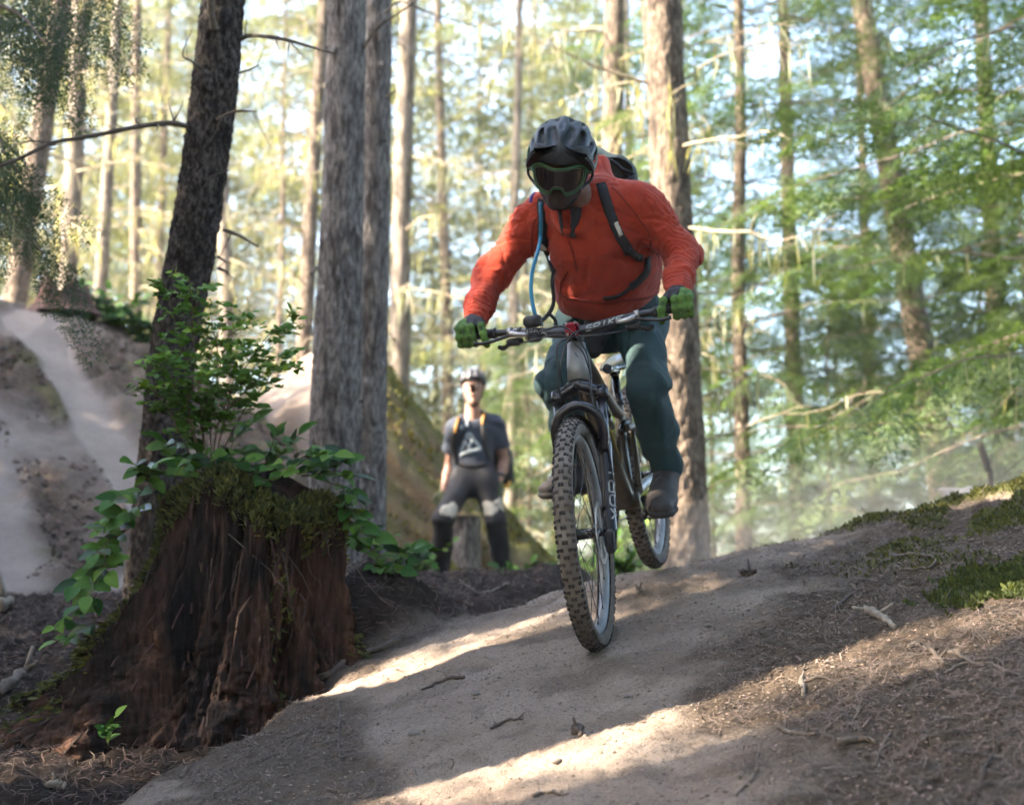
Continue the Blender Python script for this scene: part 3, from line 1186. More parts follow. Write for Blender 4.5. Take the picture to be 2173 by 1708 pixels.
o = part('moss', blades_on(Pc, nr, 0.012, 0.04), mat('stump_moss', (0.060, 0.072, 0.017), 0.85, island=0.65, trans=0.25), stump, False)
o['kind'] = 'stuff'
# hanging rootlets
mb = MB()
for k in range(20):
    ia = RNG.integers(220, 410)
    p = SVr[ia, RNG.integers(200, 298)]
    n_ = unit((p - ST) * [1, 1, 0])
    q = [p + n_ * 0.012]
    d = np.array([RNG.normal(0, 0.5), 0, -1.0])
    for j in range(5):
        q.append(q[-1] + d * RNG.uniform(0.02, 0.06) + n_ * RNG.normal(0.004, 0.008) + RNG.normal(0, 0.008, 3))
    mb.tube(spline(q, 12), np.linspace(0.0022, 0.0009, 12), 4)
o = part('rootlets', mb, M_stick2, stump)
o['kind'] = 'stuff'

# ---- leaf shapes (shared meshes)
def leaf_mesh(name, L, wd, m, fold=0.25, nseg=6, tip=0.12, curl=0.15):
    """an oval pointed leaf along +Y, midrib folded, real thickness"""
    V, Q = [], []
    for k in range(nseg + 1):
        t = k / nseg
        w = wd * (math.sin(math.pi * min(1, t ** 0.8 * 0.97 + 0.015)) ** 0.75) * (1 - tip * t)
        y = L * t
        z = -curl * L * t * t
        zz = z + fold * w * 0.5
        V += [(-w / 2, y, zz), (0, y, z), (w / 2, y, zz)]
    n = len(V)
    V += [(a, b, c - 0.0006) for a, b, c in V]
    for k in range(nseg):
        for j in (0, 1):
            q = (k * 3 + j, k * 3 + j + 1, k * 3 + j + 4, k * 3 + j + 3)
            Q.append(q)
            Q.append(tuple(n + i for i in q[::-1]))
    return MB().add(V, Q).mesh(name, m)


def place_leaf(me, parent, p, d, nrm, s, name='leaf'):
    o = bpy.data.objects.new(name, me)
    COL.objects.link(o)
    o.parent = parent
    R = frame_from(d, nrm) * s
    M = Matrix([[*R[0], 0], [*R[1], 0], [*R[2], 0], [0, 0, 0, 1]])
    M.translation = Vector(np.asarray(p) - root_loc(parent))
    o.matrix_local = M
    return o


M_salal = mat('salal_leaf', (0.045, 0.130, 0.016), 0.55, var=(0.075, 0.18, 0.026), vscale=9, trans=0.35, spec=0.2, objrand=0.4, bump=0.15, bscale=150, bdist=0.002)
M_salal2 = mat('salal_leaf_dark', (0.018, 0.055, 0.012), 0.42, objrand=0.4, var=(0.03, 0.085, 0.02), vscale=9, trans=0.25, spec=0.4)
M_stem = mat('plant_stem', (0.11, 0.075, 0.04), 0.8)
salal_leaves = [leaf_mesh('salal_leaf', 0.072, 0.048, M_salal, 0.3, 6, 0.2, 0.18), leaf_mesh('salal_leaf', 0.06, 0.042, M_salal, 0.15, 6, 0.1, 0.3),
                leaf_mesh('salal_leaf', 0.066, 0.040, M_salal2, 0.3, 6, 0.2, 0.1)]


def salal(label, base, stems, group='leafy evergreen plants on and around the stump', nleaf=9, s=1.0, name='salal_plant'):
    """stems: list of world polylines; leaves alternate along each stem"""
    t = thing(name, label, 'plant', base, group)
    mb = MB()
    for st in stems:
        P = spline(st, 14)
        mb.tube(P, np.linspace(0.0032, 0.0014, 14) * s, 5)
        T = np.gradient(P, axis=0)
        n = nleaf + 3
        for k in range(n):
            u = 0.22 + 0.78 * (k + RNG.uniform(-0.2, 0.2)) / (n - 1)
            i = int(np.clip(u * 13, 1, 13))
            d = unit(T[i])
            side = unit(np.cross(d, [0, 0, 1.0]) + 1e-3) * (1 if k % 2 else -1)
            ld = unit(side * RNG.uniform(0.7, 1.2) + d * RNG.uniform(0.2, 0.8) + np.array([0, -0.25, RNG.normal(0.0, 0.35)]))
            if k == n - 1:
                ld = unit(d + 0.2 * side)
            nr_ = unit(np.array([RNG.normal(0, 0.4) - 0.15, -0.85 + RNG.normal(0, 0.4), 0.75]))
            place_leaf(salal_leaves[RNG.choice([0, 0, 1, 1, 2])], t, P[i], ld, nr_, s * RNG.uniform(0.8, 1.5))
    part('stem', mb, M_stem, t)
    return t


def px_stem(pts, d0, d1=None):
    d1 = d0 if d1 is None else d1
    n = len(pts)
    return np.array([W(u, v, d0 + (d1 - d0) * k / (n - 1)) for k, (u, v) in enumerate(pts)])


salal('glossy leafy plant hanging down the upper left side of the stump', W(335, 1030, 5.35),
      [px_stem([(335, 1030), (300, 1000), (285, 985)], 5.3, 5.1), px_stem([(330, 1040), (270, 1050), (235, 1065)], 5.3, 5.05),
       px_stem([(320, 1060), (270, 1090), (235, 1100)], 5.3, 5.05), px_stem([(315, 1070), (255, 1110), (205, 1130)], 5.3, 5.0),
       px_stem([(330, 1020), (310, 1010), (325, 990)], 5.25, 5.05)], nleaf=7)
salal('glossy leafy plant against the middle left flank of the stump', W(240, 1150, 5.2),
      [px_stem([(290, 1110), (230, 1150), (195, 1180)], 5.2, 4.95), px_stem([(260, 1130), (225, 1170), (230, 1215)], 5.2, 4.95),
       px_stem([(250, 1180), (195, 1215), (160, 1245)], 5.15, 4.95), px_stem([(240, 1160), (215, 1210), (185, 1265)], 5.15, 4.9)], nleaf=6)
salal('small low leafy sprig at the foot of the stump on the left', W(200, 1300, 5.0),
      [px_stem([(215, 1280), (160, 1310), (115, 1330)], 5.0, 4.85), px_stem([(215, 1300), (170, 1345), (110, 1362)], 5.0, 4.85),
       px_stem([(205, 1260), (185, 1275), (165, 1285)], 5.0, 4.9)], nleaf=5, s=0.8)
salal('spreading leafy plant on the right half of the stump top', W(600, 1000, 5.35),
      [px_stem([(560, 1010), (600, 960), (640, 915)], 5.35, 5.3), px_stem([(600, 1000), (660, 970), (710, 965)], 5.35, 5.2),
       px_stem([(600, 1005), (670, 1000), (740, 975)], 5.35, 5.2), px_stem([(560, 1000), (575, 950), (590, 915)], 5.4, 5.4),
       px_stem([(640, 1010), (700, 1005), (755, 1010)], 5.3, 5.2), px_stem([(520, 1000), (560, 965), (600, 940)], 5.4, 5.5),
       px_stem([(600, 1010), (640, 960), (690, 955)], 5.4, 5.4)], nleaf=8, s=0.95)
salal('leafy plant on the left half of the stump top at the dark trunk', W(400, 1000, 5.4),
      [px_stem([(400, 1010), (370, 960), (345, 935)], 5.4, 5.3), px_stem([(420, 1010), (415, 950), (395, 915)], 5.45, 5.4),
       px_stem([(380, 1010), (400, 980), (450, 965)], 5.35, 5.2), px_stem([(450, 1010), (480, 970), (520, 955)], 5.4, 5.3),
       px_stem([(470, 1000), (500, 930), (545, 890)], 5.5, 5.5)], nleaf=7)
salal('leafy plant trailing down the right shoulder of the stump', W(710, 1050, 5.3),
      [px_stem([(690, 1020), (735, 1040), (765, 1065)], 5.3, 5.2), px_stem([(700, 1040), (740, 1080), (770, 1090)], 5.3, 5.2),
       px_stem([(710, 1060), (745, 1105), (775, 1120)], 5.3, 5.2), px_stem([(720, 1090), (760, 1130), (800, 1140)], 5.3, 5.2)], nleaf=6, s=0.9)
salal('low leafy plant right of the stump in front of the standing man', W(790, 1190, 5.6),
      [px_stem([(770, 1180), (800, 1160), (830, 1140)], 5.6, 5.5), px_stem([(780, 1185), (840, 1175), (880, 1160)], 5.6, 5.5),
       px_stem([(800, 1190), (860, 1190), (905, 1175)], 5.6, 5.5), px_stem([(760, 1180), (760, 1150), (790, 1130)], 5.6, 5.6),
       px_stem([(820, 1195), (870, 1180), (918, 1168)], 5.65, 5.55), px_stem([(790, 1190), (800, 1205), (850, 1210)], 5.55, 5.45)], nleaf=7, s=0.85)
salal('tiny pale sprig in the dark hollow below the stump', W(235, 1570, 4.6),
      [px_stem([(230, 1580), (235, 1545), (245, 1520)], 4.62, 4.6), px_stem([(230, 1580), (222, 1555), (232, 1530)], 4.62, 4.6)], nleaf=4, s=0.55)

salal('leafy plant in the middle of the stump top below the light green bush', W(480, 1010, 5.3),
      [px_stem([(470, 1020), (450, 985), (430, 960)], 5.25, 5.15), px_stem([(480, 1020), (500, 985), (530, 975)], 5.25, 5.1), px_stem([(500, 1020), (545, 1000), (580, 985)], 5.25, 5.1),
       px_stem([(440, 1020), (400, 1000), (370, 985)], 5.25, 5.1), px_stem([(520, 1020), (560, 1020), (610, 1005)], 5.2, 5.1)], nleaf=5, s=0.75)

# ---- huckleberry bush: fine twigs and many small leaves
M_huck = mat('huckleberry_leaf', (0.125, 0.25, 0.038), 0.55, var=(0.19, 0.32, 0.06), vscale=14, trans=0.45, spec=0.2, objrand=0.25)
huck_leaf = leaf_mesh('small_leaf', 0.030, 0.018, M_huck, 0.2, 4, 0.1, 0.1)
bush = thing('huckleberry_bush', 'light green small-leaved bush growing out of the stump top', 'bush', W(440, 1010, 5.4))
mbs = MB()
LP, LD, LN = [], [], []
stems = [([(430, 1015), (400, 880), (395, 740), (430, 600)], 5.4, 5.35), ([(440, 1015), (430, 900), (460, 760), (440, 640)], 5.4, 5.3), ([(445, 1015), (470, 880), (540, 750), (620, 665)], 5.4, 5.3),
         ([(450, 1015), (480, 880), (500, 800), (585, 700)], 5.4, 5.25), ([(430, 1015), (395, 880), (360, 800), (320, 760)], 5.4, 5.2), ([(425, 1015), (380, 920), (345, 850), (312, 820)], 5.4, 5.2),
         ([(440, 1015), (420, 870), (380, 720), (345, 590)], 5.4, 5.45), ([(450, 1015), (465, 900), (520, 830), (590, 770)], 5.4, 5.2), ([(445, 1015), (450, 870), (480, 730), (520, 660)], 5.4, 5.4),
         ([(440, 1015), (425, 850), (410, 700), (400, 590)], 5.4, 5.25), ([(455, 1010), (500, 900), (570, 800), (600, 745)], 5.4, 5.45), ([(435, 1010), (400, 860), (430, 790), (470, 690)], 5.4, 5.1)]
for pts, d0, d1 in stems:
    P = spline(px_stem(pts, d0, d1), 26)
    P = P + 0.006 * np.stack([vnoise(P, 12, 1), vnoise(P, 12, 2), vnoise(P, 12, 3)], 1)
    mbs.tube(P, np.linspace(0.0036, 0.0012, 26), 5)
    T = np.gradient(P, axis=0)
    for k in range(20):
        i = int(7 + 18 * (k + RNG.random()) / 20)
        i = min(i, 25)
        side = unit(np.array([RNG.choice([-1, 1]) * RNG.uniform(0.5, 1), RNG.normal(0, 0.7), RNG.uniform(-0.1, 0.5)]))
        L_ = RNG.uniform(0.05, 0.14) * (1.1 - 0.3 * i / 25)
        tw = np.array([P[i], P[i] + side * L_ * 0.5 + [0, 0, 0.01], P[i] + side * L_])
        tw = spline(tw, 7)
        mbs.tube(tw, np.linspace(0.0011, 0.0006, 7), 4)
        tt = unit(tw[-1] - tw[0])
        for j in range(1, 7):
            for sgn in (-1, 1):
                if RNG.random() < 0.22:
                    continue
                ls = unit(np.cross(tt, [0, 0, 1.0])) * sgn
                LP.append(tw[j] + RNG.normal(0, 0.003, 3))
                LD.append(unit(ls + 0.55 * tt + np.array([0, 0, RNG.normal(0.05, 0.3)])))
                LN.append(unit(np.array([RNG.normal(0, 0.4), -0.75 + RNG.normal(0, 0.45), 0.75])))
part('stems', mbs, M_stem, bush)['kind'] = 'stuff'
LP, LD, LN = np.array(LP), np.array(LD), np.array(LN)
order = np.argsort(LP[:, 1])
near300 = set(order[:300].tolist())
base_me = huck_leaf
bv = np.zeros(len(base_me.vertices) * 3)
base_me.vertices.foreach_get('co', bv)
bv = bv.reshape(-1, 3)
bq = np.array([list(p.vertices) for p in base_me.polygons])
mbl = MB()
for k in range(len(LP)):
    s = RNG.uniform(0.75, 1.4)
    if k in near300:
        place_leaf(huck_leaf, bush, LP[k], LD[k], LN[k], s)
    else:
        mbl.add(bv @ (frame_from(LD[k], LN[k]) * s).T + LP[k], bq)
part('leaves', mbl, M_huck, bush)['kind'] = 'stuff'
# ------------------------------------------------------------------ trees
def bark_mat(name, c1, c2, c3, sc=1.0, bump=1.0, zs=0.22, con=(0.4, 0.62)):
    return mat(name, c1, 0.92, var=c2, vscale=14 * sc, vdetail=8, stretch=(1, 1, zs), var2=c3, v2scale=5 * sc, bump=bump, bscale=26 * sc, bdist=0.03, spec=0.2, contrast=con)


M_bark_dark = bark_mat('bark_dark', (0.036, 0.029, 0.026), (0.150, 0.126, 0.112), (0.022, 0.017, 0.016), 4.2, 1.0, 0.5, (0.44, 0.62))
M_bark_grey = bark_mat('bark_grey', (0.135, 0.117, 0.112), (0.37, 0.335, 0.315), (0.075, 0.062, 0.060), 4.5, 1.0, 0.24, (0.40, 0.62))
M_bark_tan = bark_mat('bark_tan', (0.085, 0.064, 0.050), (0.25, 0.20, 0.155), (0.045, 0.034, 0.028), 2.6, 1.0, 0.4)
M_bark_pale = bark_mat('bark_pale', (0.12, 0.10, 0.082), (0.27, 0.23, 0.19), (0.07, 0.056, 0.046), 2.0, 0.8, 0.25)
M_twig_pale = mat('lichen_twig', (0.30, 0.26, 0.18), 0.9, var=(0.17, 0.13, 0.09), vscale=12)
M_twig_dark = mat('dead_branch', (0.075, 0.058, 0.046), 0.9, var=(0.13, 0.105, 0.08), vscale=25)
M_lichen = mat('beard_lichen', (0.25, 0.265, 0.19), 0.95, island=0.35, trans=0.45)
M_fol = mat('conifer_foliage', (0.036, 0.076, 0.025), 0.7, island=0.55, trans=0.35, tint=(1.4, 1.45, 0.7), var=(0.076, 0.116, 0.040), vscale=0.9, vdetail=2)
M_fol_lit = mat('conifer_foliage_light', (0.095, 0.122, 0.060), 0.7, island=0.55, trans=0.42, tint=(1.4, 1.35, 0.85), var=(0.17, 0.178, 0.105), vscale=0.8, vdetail=2)  # lichen-grey green, paled further to put a sunlit airy look into the colour
M_fol_dark = mat('cedar_foliage', (0.020, 0.048, 0.016), 0.7, island=0.4, trans=0.25)


def trunk_mb(P, R, n=40, rings=None, bark=0.06, seed=0, fine=26.0, knots=None, zs=0.28, dense=None):
    """bark-displaced tapered trunk along P"""
    P = np.asarray(P, float)
    R = np.asarray(R, float)
    m = rings or 120
    t0 = np.linspace(0, 1, len(P))
    t1 = np.linspace(0, 1, m)
    C = spline(P, m)
    if dense is not None:                     # most rings in the lower part
        k_ = int(m * 0.88)
        t1 = np.concatenate([np.linspace(0, dense, k_, endpoint=False), np.linspace(dense, 1, m - k_)])
        C0 = spline(P, 600)
        C = np.stack([np.interp(t1, np.linspace(0, 1, 600), C0[:, a]) for a in range(3)], 1)
    Rr = np.interp(t1, t0, R)
    T = np.gradient(C, axis=0)
    T /= np.linalg.norm(T, axis=1)[:, None]
    ang = np.arange(n) / n * 2 * np.pi
    X = np.array([1.0, 0, 0]) - T * T[:, :1]
    X /= np.linalg.norm(X, axis=1)[:, None]
    Y = np.cross(T, X)
    dirs = np.cos(ang)[None, :, None] * X[:, None] + np.sin(ang)[None, :, None] * Y[:, None]
    ln = np.concatenate([[0], np.cumsum(np.linalg.norm(np.diff(C, axis=0), axis=1))])
    q = np.concatenate([dirs.reshape(-1, 3)[:, :2] * Rr.repeat(n)[:, None], ln.repeat(n)[:, None] * zs], 1)
    d = 1 - np.abs(vnoise(q, fine, seed)) * 1.6 + 0.6 * fbm(q, fine * 2.1, 2, seed + 9)
    rr = Rr.repeat(n) * (1 + bark * d + 0.05 * vnoise(q, 4.0, seed + 4))
    if knots is not None:
        for (kt, ka, kr, kh) in knots:
            da = np.angle(np.exp(1j * (np.tile(ang, m) - ka))) * Rr.repeat(n)
            dz = ln.repeat(n) - kt * ln[-1]
            rr = rr + kh * np.exp(-(da ** 2 + dz ** 2 * 0.6) / kr ** 2)
    V = C.repeat(n, 0) + dirs.reshape(-1, 3) * rr[:, None]
    i = np.arange(m - 1)[:, None] * n
    j = np.arange(n)[None]
    Q = np.stack([i + j, i + (j + 1) % n, i + n + (j + 1) % n, i + n + j], -1).reshape(-1, 4)
    return MB().add(V, Q)


def branch_px(pts, d, r0, r1, seed=0, twig=0.0):
    P = spline(np.array([W(u, v, dd) for (u, v), dd in zip(pts, np.linspace(d[0], d[1], len(pts)))]), 7 * len(pts))
    P = P + 0.012 * np.stack([vnoise(P, 5, seed), vnoise(P, 5, seed + 1), vnoise(P, 5, seed + 2)], 1) * np.linspace(0, 1, len(P))[:, None]
    R = np.linspace(r0, r1, len(P)) * (1 + 0.18 * vnoise(P, 30, seed + 3))
    mb = MB().tube(P, R, 8)
    for k in range(int(twig)):
        i = RNG.integers(3, len(P) - 1)
        dd = unit(RNG.normal(0, 1, 3))
        L_ = RNG.uniform(0.03, 0.16)
        q = spline([P[i], P[i] + dd * L_ * 0.5 + [0, 0, -0.01], P[i] + dd * L_ + [0, 0, -0.05 * L_]], 6)
        mb.tube(q, np.linspace(R[i] * 0.4, 0.0012, 6), 5)
    return mb


# -- dark fir right behind the stump
def dark_tree():
    b = W(338, 985, 6.35)
    b[2] = -0.02
    t = thing('fir_tree', 'dark rough-barked leaning fir trunk right behind the stump', 'tree', b)
    P = [b + [-0.03, 0, -0.15], b + [-0.01, 0, 0.1], W(352, 900, 6.3), W(366, 760, 6.3), W(415, 480, 6.3), W(450, 230, 6.3), W(474, 0, 6.32), W(492, -180, 6.35), W(560, -900, 6.4), W(600, -1500, 6.5)]
    R = [0.15, 0.118, 0.10, 0.098, 0.100, 0.093, 0.088, 0.084, 0.07, 0.05]
    part('trunk', trunk_mb(P, R, 120, 560, 0.095, 3, 62.0, [(0.20, 4.4, 0.03, 0.015), (0.33, 5.0, 0.03, 0.012), (0.40, 4.6, 0.035, 0.02)], 0.5, 0.78), M_bark_dark, t)
    B = [([(405, 272), (365, 262), (300, 268), (200, 290), (110, 304), (50, 330), (-60, 380)], (6.25, 5.9), 0.0125, 0.007, 14),
         ([(505, 84), (535, 76), (600, 82), (660, 98), (715, 112)], (6.3, 6.1), 0.012, 0.004, 8),
         ([(503, 156), (525, 150), (548, 140)], (6.25, 6.15), 0.006, 0.003, 4),
         ([(460, 252), (500, 238), (545, 238)], (6.2, 6.1), 0.008, 0.003, 7),
         ([(475, 488), (510, 500), (552, 522)], (6.25, 6.15), 0.009, 0.005, 2),
         ([(425, 145), (405, 130), (388, 115), (410, 60)], (6.2, 6.0), 0.006, 0.002, 4),
         ([(430, 385), (455, 372), (488, 362)], (6.2, 6.12), 0.005, 0.002, 5),
         ([(465, 570), (485, 575)], (6.25, 6.2), 0.008, 0.005, 1),
         ([(462, 545), (480, 560)], (6.25, 6.2), 0.006, 0.004, 1),
         ([(455, 62), (448, 20), (440, -40)], (6.2, 6.1), 0.02, 0.012, 0),
         ([(300, 268), (290, 255), (340, 248)], (6.1, 6.0), 0.003, 0.001, 2),
         ([(110, 304), (60, 300), (-10, 330)], (6.0, 5.9), 0.004, 0.002, 4)]
    for k, (pts, d, r0, r1, tw) in enumerate(B):
        part('branch', branch_px(pts, d, r0, r1, 10 * k, tw), M_twig_dark, t)


dark_tree()


def grey_tree(pts, R, label, seed, brs, n=90):
    b = np.array(pts[0])
    t = thing('spruce_tree', label, 'tree', b)
    kn = [(RNG.uniform(0.05, 0.6), RNG.uniform(3.3, 6.2), RNG.uniform(0.014, 0.026), RNG.uniform(0.010, 0.02)) for k in range(34)]
    part('trunk', trunk_mb(pts, R, n, 480, 0.065, seed, 52.0, kn, 0.34, 0.72), M_bark_grey, t)
    L = np.array(pts)
    for (pp, d, r0, r1, tw) in brs:
        part('branch', branch_px(pp, d, r0, r1, seed + 5 + int(r0 * 1e4), tw), M_twig_dark, t)
    # broken branch stubs
    C = spline(pts, 200)
    Rr = np.interp(np.linspace(0, 1, 200), np.linspace(0, 1, len(pts)), R)
    for k in range(16):
        i = RNG.integers(12, 120)
        a = RNG.uniform(3.0, 6.5)
        d = np.array([np.cos(a), np.sin(a), RNG.uniform(-0.3, 0.3)])
        p = C[i] + d * Rr[i] * 0.9
        part('branch_stub', MB().tube([p, p + d * RNG.uniform(0.01, 0.035)], [0.012, 0.007], 6), M_bark_dark, t)
    return t


def base_at(u, v, d, z):
    q = W(u, v, d)
    return np.array([q[0], q[1], z])


grey_tree([base_at(703, 1130, 8.2, -0.1), W(708, 1050, 8.2), W(714, 850, 8.2), W(724, 500, 8.2), W(737, 0, 8.25), W(745, -300, 8.3), W(752, -1200, 8.4), W(757, -2000, 8.5)],
          [0.165, 0.145, 0.138, 0.122, 0.102, 0.095, 0.06, 0.03], 'thick grey knobbly spruce trunk, front one of the close pair', 41,
          [([(770, 105), (800, 60), (860, 20), (960, -60)], (8.2, 8.0), 0.008, 0.004, 6), ([(672, 570), (662, 580)], (8.1, 8.05), 0.012, 0.01, 0)])
grey_tree([base_at(782, 1135, 8.7, -0.1), W(784, 1080, 8.7), W(789, 850, 8.7), W(797, 450, 8.7), W(802, 0, 8.75), W(806, -300, 8.8), W(812, -1300, 8.9)],
          [0.105, 0.095, 0.090, 0.086, 0.080, 0.075, 0.04], 'slimmer pale grey spruce trunk, rear one of the close pair', 57,
          [([(820, 205), (840, 195)], (8.6, 8.5), 0.008, 0.005, 1), ([(815, 30), (850, 5), (920, 30), (1010, 55)], (8.6, 8.3), 0.007, 0.003, 8)], 70)


# -- conifer spray prototypes (numpy arrays to be stamped)
def spray(n_side, L, droop, leaf_l, leaf_w, fill=7, seed=0, sidef=0.42):
    """flat frond along +Y: twig axes and leaf quads"""
    r = np.random.default_rng(seed)
    V, Q = [], []

    def quad(p, d, s, l, w):
        k = len(V)
        V.extend([p - s * w * 0.5, p + s * w * 0.5, p + d * l + s * w * 0.35, p + d * l - s * w * 0.35])
        Q.append((k, k + 1, k + 2, k + 3))
    ax = np.array([(0, L * t, -droop * L * t * t) for t in np.linspace(0, 1, n_side)])
    for i in range(1, n_side):
        t = i / (n_side - 1)
        for sg in (-1, 1):
            ll = L * sidef * (1 - 0.75 * t) * r.uniform(0.75, 1.15) + leaf_l
            d = unit(np.array([sg * 0.85, 0.6, -0.15 + r.normal(0, 0.12)]))
            nn = max(2, int(ll / leaf_l * fill / 5))
            for k in range(nn):
                u = (k + r.random()) / nn
                p = ax[i] + d * ll * u + np.array([0, 0, -0.18 * ll * u * u])
                for s2 in (-1, 1):
                    dd = unit(d * 0.8 + np.array([s2 * 0.4 * -d[1], s2 * 0.7 * d[0], r.normal(0, 0.25)]))
                    quad(p, dd, unit(np.cross(dd, [0.2, 0.1, 1])), leaf_l * r.uniform(0.7, 1.2), leaf_w)
    return np.array(V), np.array(Q)


def stamp(mb, V, Q, p, d, up, s):
    mb.add(V @ (frame_from(d, up) * s).T + p, Q)


SPR_MID = [spray(8, 0.62, 0.25, 0.058, 0.012, 9, s) for s in (1, 2, 3)]
SPR_FAR = [spray(5, 0.9, 0.25, 0.14, 0.035, 6, s) for s in (4, 5)]
SPR_FINE = [spray(16, 0.46, 0.12, 0.020, 0.0042, 7, s, 0.24) for s in (7, 8, 9)]


def green_branch(mbw, mbf, p, d, L, spr, step, s, rng, droop=0.25, lichen=None, r0=0.014):
    """one drooping bough with sprays on both sides"""
    d = unit(d)
    n = max(5, int(L / step))
    t = np.linspace(0, 1, n)
    C = p + d * L * t[:, None] + np.array([0, 0, -droop * L])[None] * (t ** 2)[:, None]
    C = C + 0.05 * L * np.stack([vnoise(C, 2.5, 1), vnoise(C, 2.5, 2), vnoise(C, 2.5, 3)], 1) * t[:, None]
    mbw.tube(C, np.linspace(r0, 0.003, n), 5, cap=False)
    T = np.gradient(C, axis=0)
    side = unit(np.cross(d, [0, 0, 1.0]))
    for i in range(1, n):
        for sg in (-1, 1):
            if rng.random() < 0.12:
                continue
            sd = unit(side * sg * rng.uniform(0.6, 1.1) + unit(T[i]) * 0.7 + np.array([0, 0, rng.normal(-0.12, 0.2)]))
            V, Q = spr[rng.integers(len(spr))]
            stamp(mbf, V, Q, C[i], sd, np.array([rng.normal(0, 0.25), rng.normal(0, 0.25), 1]), s * (1.15 - 0.6 * t[i]) * rng.uniform(0.7, 1.2))
    V, Q = spr[0]
    stamp(mbf, V, Q, C[-1], unit(T[-1]), np.array([0, 0, 1.0]), s * 0.7)
    return C


def lichen_on(mb, C, rng, n, l0, l1, w=0.009):
    for k in range(n * 3):
        i = rng.integers(0, len(C))
        p = C[i] + rng.normal(0, 0.02, 3)
        L = rng.uniform(l0, l1) * rng.uniform(0.35, 1.0)
        a = rng.uniform(0, np.pi)
        s = np.array([np.cos(a), np.sin(a), 0]) * w * rng.uniform(0.5, 1.3)
        sway = rng.normal(0, 0.12, 3) * L
        p1, p2 = p + [0, 0, -L * 0.5] + sway * 0.5, p + [0, 0, -L] + sway
        mb.add([p - s * 0.4, p + s * 0.4, p1 - s, p1 + s, p2 - s * 0.25, p2 + s * 0.25], [(0, 1, 3, 2), (2, 3, 5, 4)])


def dead_branch(mbw, p, d, L, rng, r0=0.011, sub=6):
    d = unit(d)
    n = 9
    t = np.linspace(0, 1, n)
    dr = rng.uniform(-0.1, 0.45)
    C = p + d * L * t[:, None] + np.array([0, 0, -dr * L])[None] * (t ** 2)[:, None]
    C = C + 0.10 * L * np.stack([vnoise(C, 3, 11), vnoise(C, 3, 12), vnoise(C, 3, 13)], 1) * t[:, None]
    mbw.tube(C, np.linspace(r0, 0.003, n), 5, cap=False)
    for k in range(sub):
        i = rng.integers(2, n)
        dd = unit(d * 0.6 + rng.normal(0, 0.6, 3) + np.array([0, 0, -0.25]))
        l = L * rng.uniform(0.15, 0.45)
        q = np.array([C[i], C[i] + dd * l * 0.5, C[i] + dd * l + [0, 0, -0.15 * l]])
        mbw.tube(q, [r0 * 0.4, r0 * 0.3, 0.0015], 4, cap=False)
    return C


def tree_parts(seed, H, r, green0, greenL, ngreen, ndead, deadL, spr, sprs, lich, taper=0.25, step=0.3):
    """arrays of a standing conifer in local coordinates: trunk, dead branches, foliage, lichen"""
    rng = np.random.default_rng(seed)
    P = np.array([(0, 0, -0.3), (0, 0, 0.2)] + [(rng.normal(0, 0.05) * z / H, rng.normal(0, 0.05) * z / H, z) for z in np.linspace(H * 0.15, H, 6)])
    R = np.array([r * 1.35, r * 1.1] + [r * (1 - (1 - taper) * (z / H) ** 1.2) for z in np.linspace(H * 0.15, H, 6)])
    tr = trunk_mb(P, R, 22, 90, 0.07, seed, 16.0) if lich < 8 else trunk_mb(P, R, 64, 420, 0.085, seed, 42.0, None, 0.5, 0.5)
    wood, fol, lic = MB(), MB(), MB()
    for k in range(ndead):
        z = rng.uniform(0.06, 0.95) * H
        a = rng.uniform(0, 2 * np.pi)
        d = np.array([np.cos(a), np.sin(a), rng.normal(0.0, 0.25)])
        C = dead_branch(wood, np.array([0, 0, z]) + d * r * 0.7, d, deadL * rng.uniform(0.4, 1.1), rng, 0.010 + 0.006 * rng.random())
        if lich:
            lichen_on(lic, C, rng, rng.poisson(lich), 0.08, 0.45)
    for k in range(ngreen):
        u = (k + rng.random()) / ngreen
        z = (green0 + (0.985 - green0) * u) * H
        a = k * 2.399 + rng.normal(0, 0.3)
        d = np.array([np.cos(a), np.sin(a), 0.12 + rng.normal(0, 0.15)])
        L = greenL * (1 - 0.75 * u) * rng.uniform(0.7, 1.15) + 0.3
        C = green_branch(wood, fol, np.array([0, 0, z]) + d * r * 0.5, d, L, spr, step, sprs, rng)
        if lich:
            lichen_on(lic, C, rng, rng.poisson(lich * 0.8), 0.08, 0.35)
    return tr, wood, fol, lic


def make_proto(args, mats):
    out = []
    for nm, mb, m in zip(('trunk', 'branches', 'crown', 'lichen'), tree_parts(*args), mats):
        if mb.n:
            out.append((nm, mb.mesh('tree_' + nm, m)))
    return out


def plant_tree(proto, label, loc, rz=0.0, s=1.0, lean=(0, 0), name='conifer_tree', cat='tree', group=None):
    t = thing(name, label, cat, loc, group)
    t.rotation_euler = (lean[0], lean[1], rz)
    t.scale = (s, s, s)
    for nm, me_ in proto:
        o = bpy.data.objects.new(nm, me_)
        COL.objects.link(o)
        o.parent = t
        if nm in ('branches', 'lichen'):
            o['kind'] = 'stuff'
    return t


